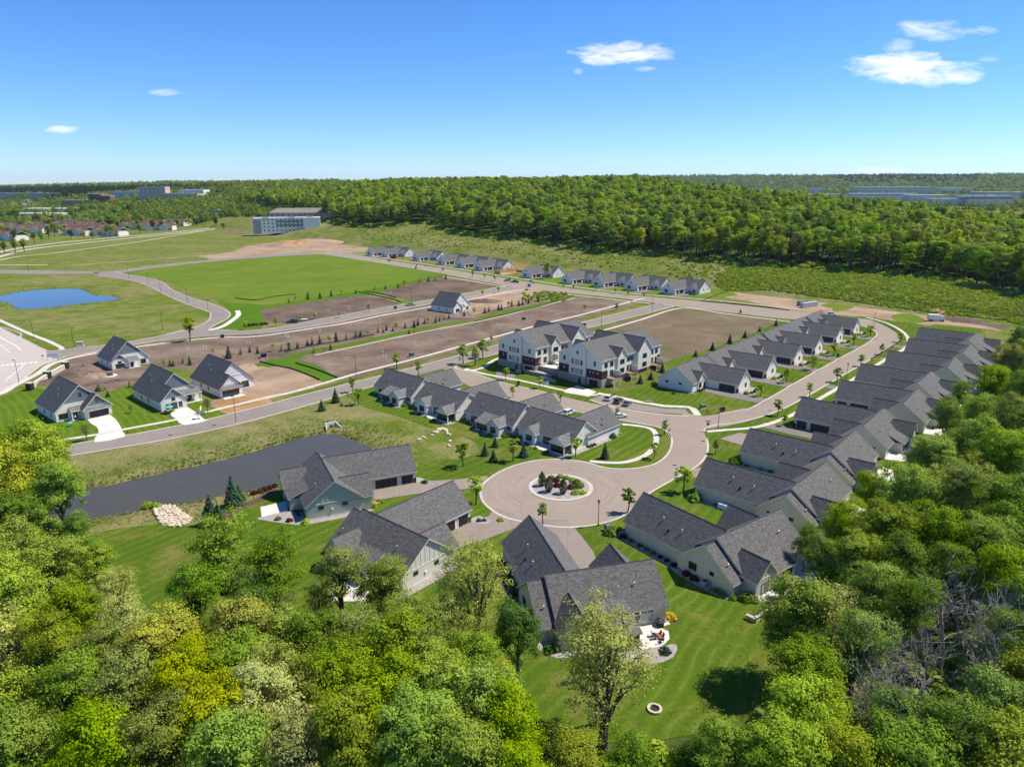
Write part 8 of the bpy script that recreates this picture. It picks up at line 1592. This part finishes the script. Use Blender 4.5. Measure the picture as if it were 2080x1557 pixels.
BLK = [(30, 401, 150, 40, 9, 'flat white roofed block at the far left skyline', M_TANW, M_ROOFGR), (90, 402, 110, 40, 9, 'long slate roofed block far left', M_UTILG, M_ROOFGR), (105, 437, 130, 40, 8, 'long white roofed store on the left plain', M_WHITE, M_ROOFW), (75, 447, 90, 30, 7, 'lower pale store in front of the white roofed one', M_TANW, M_ROOFW), (155, 421, 70, 30, 10, 'orange brown store with white entrance arch', mat('orange_wall', (.5, .26, .15), .8), M_ROOFGR), (195, 417, 35, 25, 16, 'dark brick block among far trees', M_REDW, M_ROOFGR), (214, 418, 30, 22, 14, 'red brick block right of the dark one', M_REDW, M_TANW), (30, 424, 60, 30, 6, 'low tan block with car park far left', M_TANW, M_ROOFW),
       (258, 409, 80, 30, 14, 'pale green apartment block in the far trees', mat('pale_green_wall', (.5, .58, .5), .8), M_ROOFGR), (312, 413, 60, 30, 22, 'tan and brick hotel block in the far trees', M_TANW, M_ROOFGR), (365, 409, 90, 30, 10, 'grey roofed block right of the hotel', M_TANW, M_ROOFGR), (390, 404, 60, 30, 12, 'white block among trees beside the forest', M_WHITE, M_ROOFW)]
for i, (px, py, w_, d_, h_, lb, wm, rm) in enumerate(BLK): block(lb, 'building', px, py, w_, d_, h_*1.7, R(-8+3*(i % 5)), wm, rm, max(1, int(h_/5)), max(4, int(w_/9)), 'store_building', 'far town buildings')
M_WHT = mat('warm_tan_wall', (.8, .63, .47), .8); M_BR2 = mat('bright_tan_wall', (.9, .76, .58), .8)
IND = [(1820, 396, 220, 70, 15, 'huge tan warehouse with pale roof on the right horizon', M_WHT, M_ROOFW, None), (1943, 391, 118, 90, 13, 'bright tan warehouse end right of the huge one', M_BR2, M_ROOFW, None), (1797, 405, 170, 30, 9, 'white factory with blue stripe in front of the huge warehouse', M_WHITE, M_ROOFW, M_BLUEW), (1886, 412, 82, 30, 10, 'pale silver factory right of the blue striped one', M_SILV, M_ROOFW, None), (1945, 418, 90, 40, 8, 'grey sheds in front at right', M_SILV, M_ROOFGR, None), (2008, 410, 130, 40, 9, 'dark roofed shed at far right', M_WHT, M_ROOFGB, None), (2050, 400, 170, 40, 8, 'white roofed shed at the right edge', M_SILV, M_ROOFW, None), (2010, 419, 80, 40, 12, 'tan grey hall at the right edge', M_WHT, M_ROOFGR, M_BLUEW), (1552, 393, 100, 30, 7, 'long white roofed building beyond the forest', M_WHT, M_ROOFW, None), (1660, 402, 135, 30, 6, 'pale low building beyond the forest', M_WHT, M_ROOFW, None), (1662, 391, 32, 24, 9, 'small white hall beyond the forest', M_WHITE, M_ROOFW, None)]
for i, (px, py, w_, d_, h_, lb, wm, rm, st_) in enumerate(IND): block(lb, 'factory', px, py, w_, d_, h_*1.5, R((-4, -4, 2, 3, 3, -3, 0, -3, 2, 3, 0)[i]), wm, rm, 1, max(4, int(w_/22)), 'factory_building', 'industrial buildings on the right', None, .8, st_)
# brown roofed terraces
t = thing('terrace_house', 'x', 'house'); b = MB(); b.box(-16, 16, 0, 13, -1, 5.5); b.build('wall', SID['pale'], t); o = gable_roof(t, 1, 'x', -17, 17, 6.5, 7.6, 5.3, 10.2, M_ROOFBR, M_TRIMW, name='roof')
for xx in (-9, 7): gable_roof(t, 1, 'y', -2.2, 6, xx, 5, 5.2, 9, M_ROOFBR, M_TRIMW, name='cross_roof'); b = MB(); b.prism([(xx-4.4, 0), (xx+4.4, 0), (xx+4.4, 5.2), (xx, 8.7), (xx-4.4, 5.2)], 'y', -1.8, 1); b.build('front_wall', SID['pale'], t); b = MB(); b.box(xx-2.4, xx+2.4, -1.9, -1.8, 0, 2.3); b.build('garage_door', M_WHITE, t)
for xx in (-1.5, 1.2, 13.5): win(t, 1, xx, 0, 1, 1.6, 1.5, '-y', 2)
TR = [(8, 488), (14, 468), (60, 473), (80, 466), (98, 472), (120, 465), (140, 471), (150, 478), (175, 465), (198, 472), (215, 479), (168, 476), (270, 466), (300, 462), (320, 468), (352, 459), (378, 454), (398, 452), (415, 449), (95, 455), (190, 460), (130, 458)]
for i, (px, py) in enumerate(sorted(TR)): x, y = at(px, py); place(t, i == 0, x, y, 0, R(-25+(i*37 % 30)), 'brown roofed pale terrace house beyond the highway, %s from the left' % ordn(i), 'brown roofed terraces').scale = (1.35, 1.35, 1.15)
# town trees by the terraces
TT = [(30, 452, 1.5), (22, 450, 1.3), (95, 452, .8), (150, 443, 1.5), (170, 440, 1.6), (190, 438, 1.6), (215, 436, 1.7), (235, 443, 1.6), (250, 434, 1.6), (268, 440, 1.7), (290, 434, 1.6), (310, 430, 1.5), (335, 436, 1.4), (355, 430, 1.4), (380, 426, 1.4), (400, 430, 1.4), (420, 428, 1.4), (430, 440, 1.3), (30, 490, .8), (55, 486, .9), (70, 492, .7), (85, 492, .7), (100, 485, .9), (112, 480, 1.0), (125, 478, .8), (10, 515, .7), (32, 514, .8), (50, 512, .8), (145, 486, .7), (172, 485, .6), (188, 486, .6), (205, 483, .6), (225, 481, 1.0), (238, 479, .7), (262, 477, .9), (285, 474, .9), (312, 470, 1.0), (330, 468, .9), (345, 466, .9), (362, 464, .9), (385, 461, .9), (402, 459, .8), (440, 462, .9), (455, 467, .7), (460, 445, 1.0), (478, 442, 1.1), (492, 434, 1.0), (505, 428, 1.0), (240, 466, .9), (220, 462, .8), (330, 455, .9), (360, 450, 1.0), (290, 458, .8), (60, 460, 1.0), (45, 470, .9), (5, 478, .9), (20, 480, .8), (130, 468, .8), (110, 462, .8), (185, 470, .7)]
for _ in range(46): TT.append((float(rng.uniform(0, 470)), float(rng.uniform(438, 470)), float(rng.uniform(.8, 1.3))))
TT = [q for q in TT if q[1] < 498-.105*q[0] or q in TT[:58]]
for i, (px, py, s) in enumerate(sorted(TT)):
    x, y = at(px, py); lf = ('green', 'deep', 'green', 'bright', 'olive', 'deep', 'spruce', 'green')[i % 8] if i % 17 else 'gold'; s *= 1.15
    plant('town_tree', 'oak%d' % (i % 3) if s > 1.5 else 'wood%d' % (i % 3), 'tree', '%s tree among the brown roofed terraces, %s from the left' % (ADJ.get(lf, 'dark evergreen'), ordn(i)), 'trees among the terraces', x, y, 0, (s, s, s*.85), LEAF[lf])
# radio mast and tall sign far left
x, y = at(172, 420); t = thing('radio_mast', 'thin pale radio mast in the far trees', 'mast', (x, y, 0)); b = MB(); b.tube((0, 0, 0), (0, 0, 42), .5, .25, 5); b.build('mast', M_GALV, t)
x, y = at(57, 425); t = thing('pole_sign', 'tall white and red square pole sign far left', 'sign', (x, y, 0)); b = MB(); b.tube((0, 0, 0), (0, 0, 18), .5, .5, 6); b.build('pole', M_GALV, t); b = MB(); b.box(-5, 5, -.6, .6, 17, 26); b.build('board', M_WHITE, t); b = MB(); b.box(-3.4, 3.4, -.66, -.6, 19, 22); b.build('red_print', M_RED, t)

# ------------------------------------------------------------------ air
b = MB(); b.box(-13000, 13000, -400, 15500, -6, 215); hz_ = b.build('haze', [], None, 'stuff'); hm = bpy.data.materials.new('haze_air'); hm.use_nodes = True; nt = hm.node_tree
nt.nodes.remove(nt.nodes['Principled BSDF']); pv = nt.nodes.new('ShaderNodeVolumePrincipled'); pv.inputs['Color'].default_value = (.75, .86, 1, 1); pv.inputs['Density'].default_value = HAZE; pv.inputs['Anisotropy'].default_value = .2; nt.links.new(pv.outputs[0], nt.nodes['Material Output'].inputs['Volume']); hz_.data.materials.append(hm)
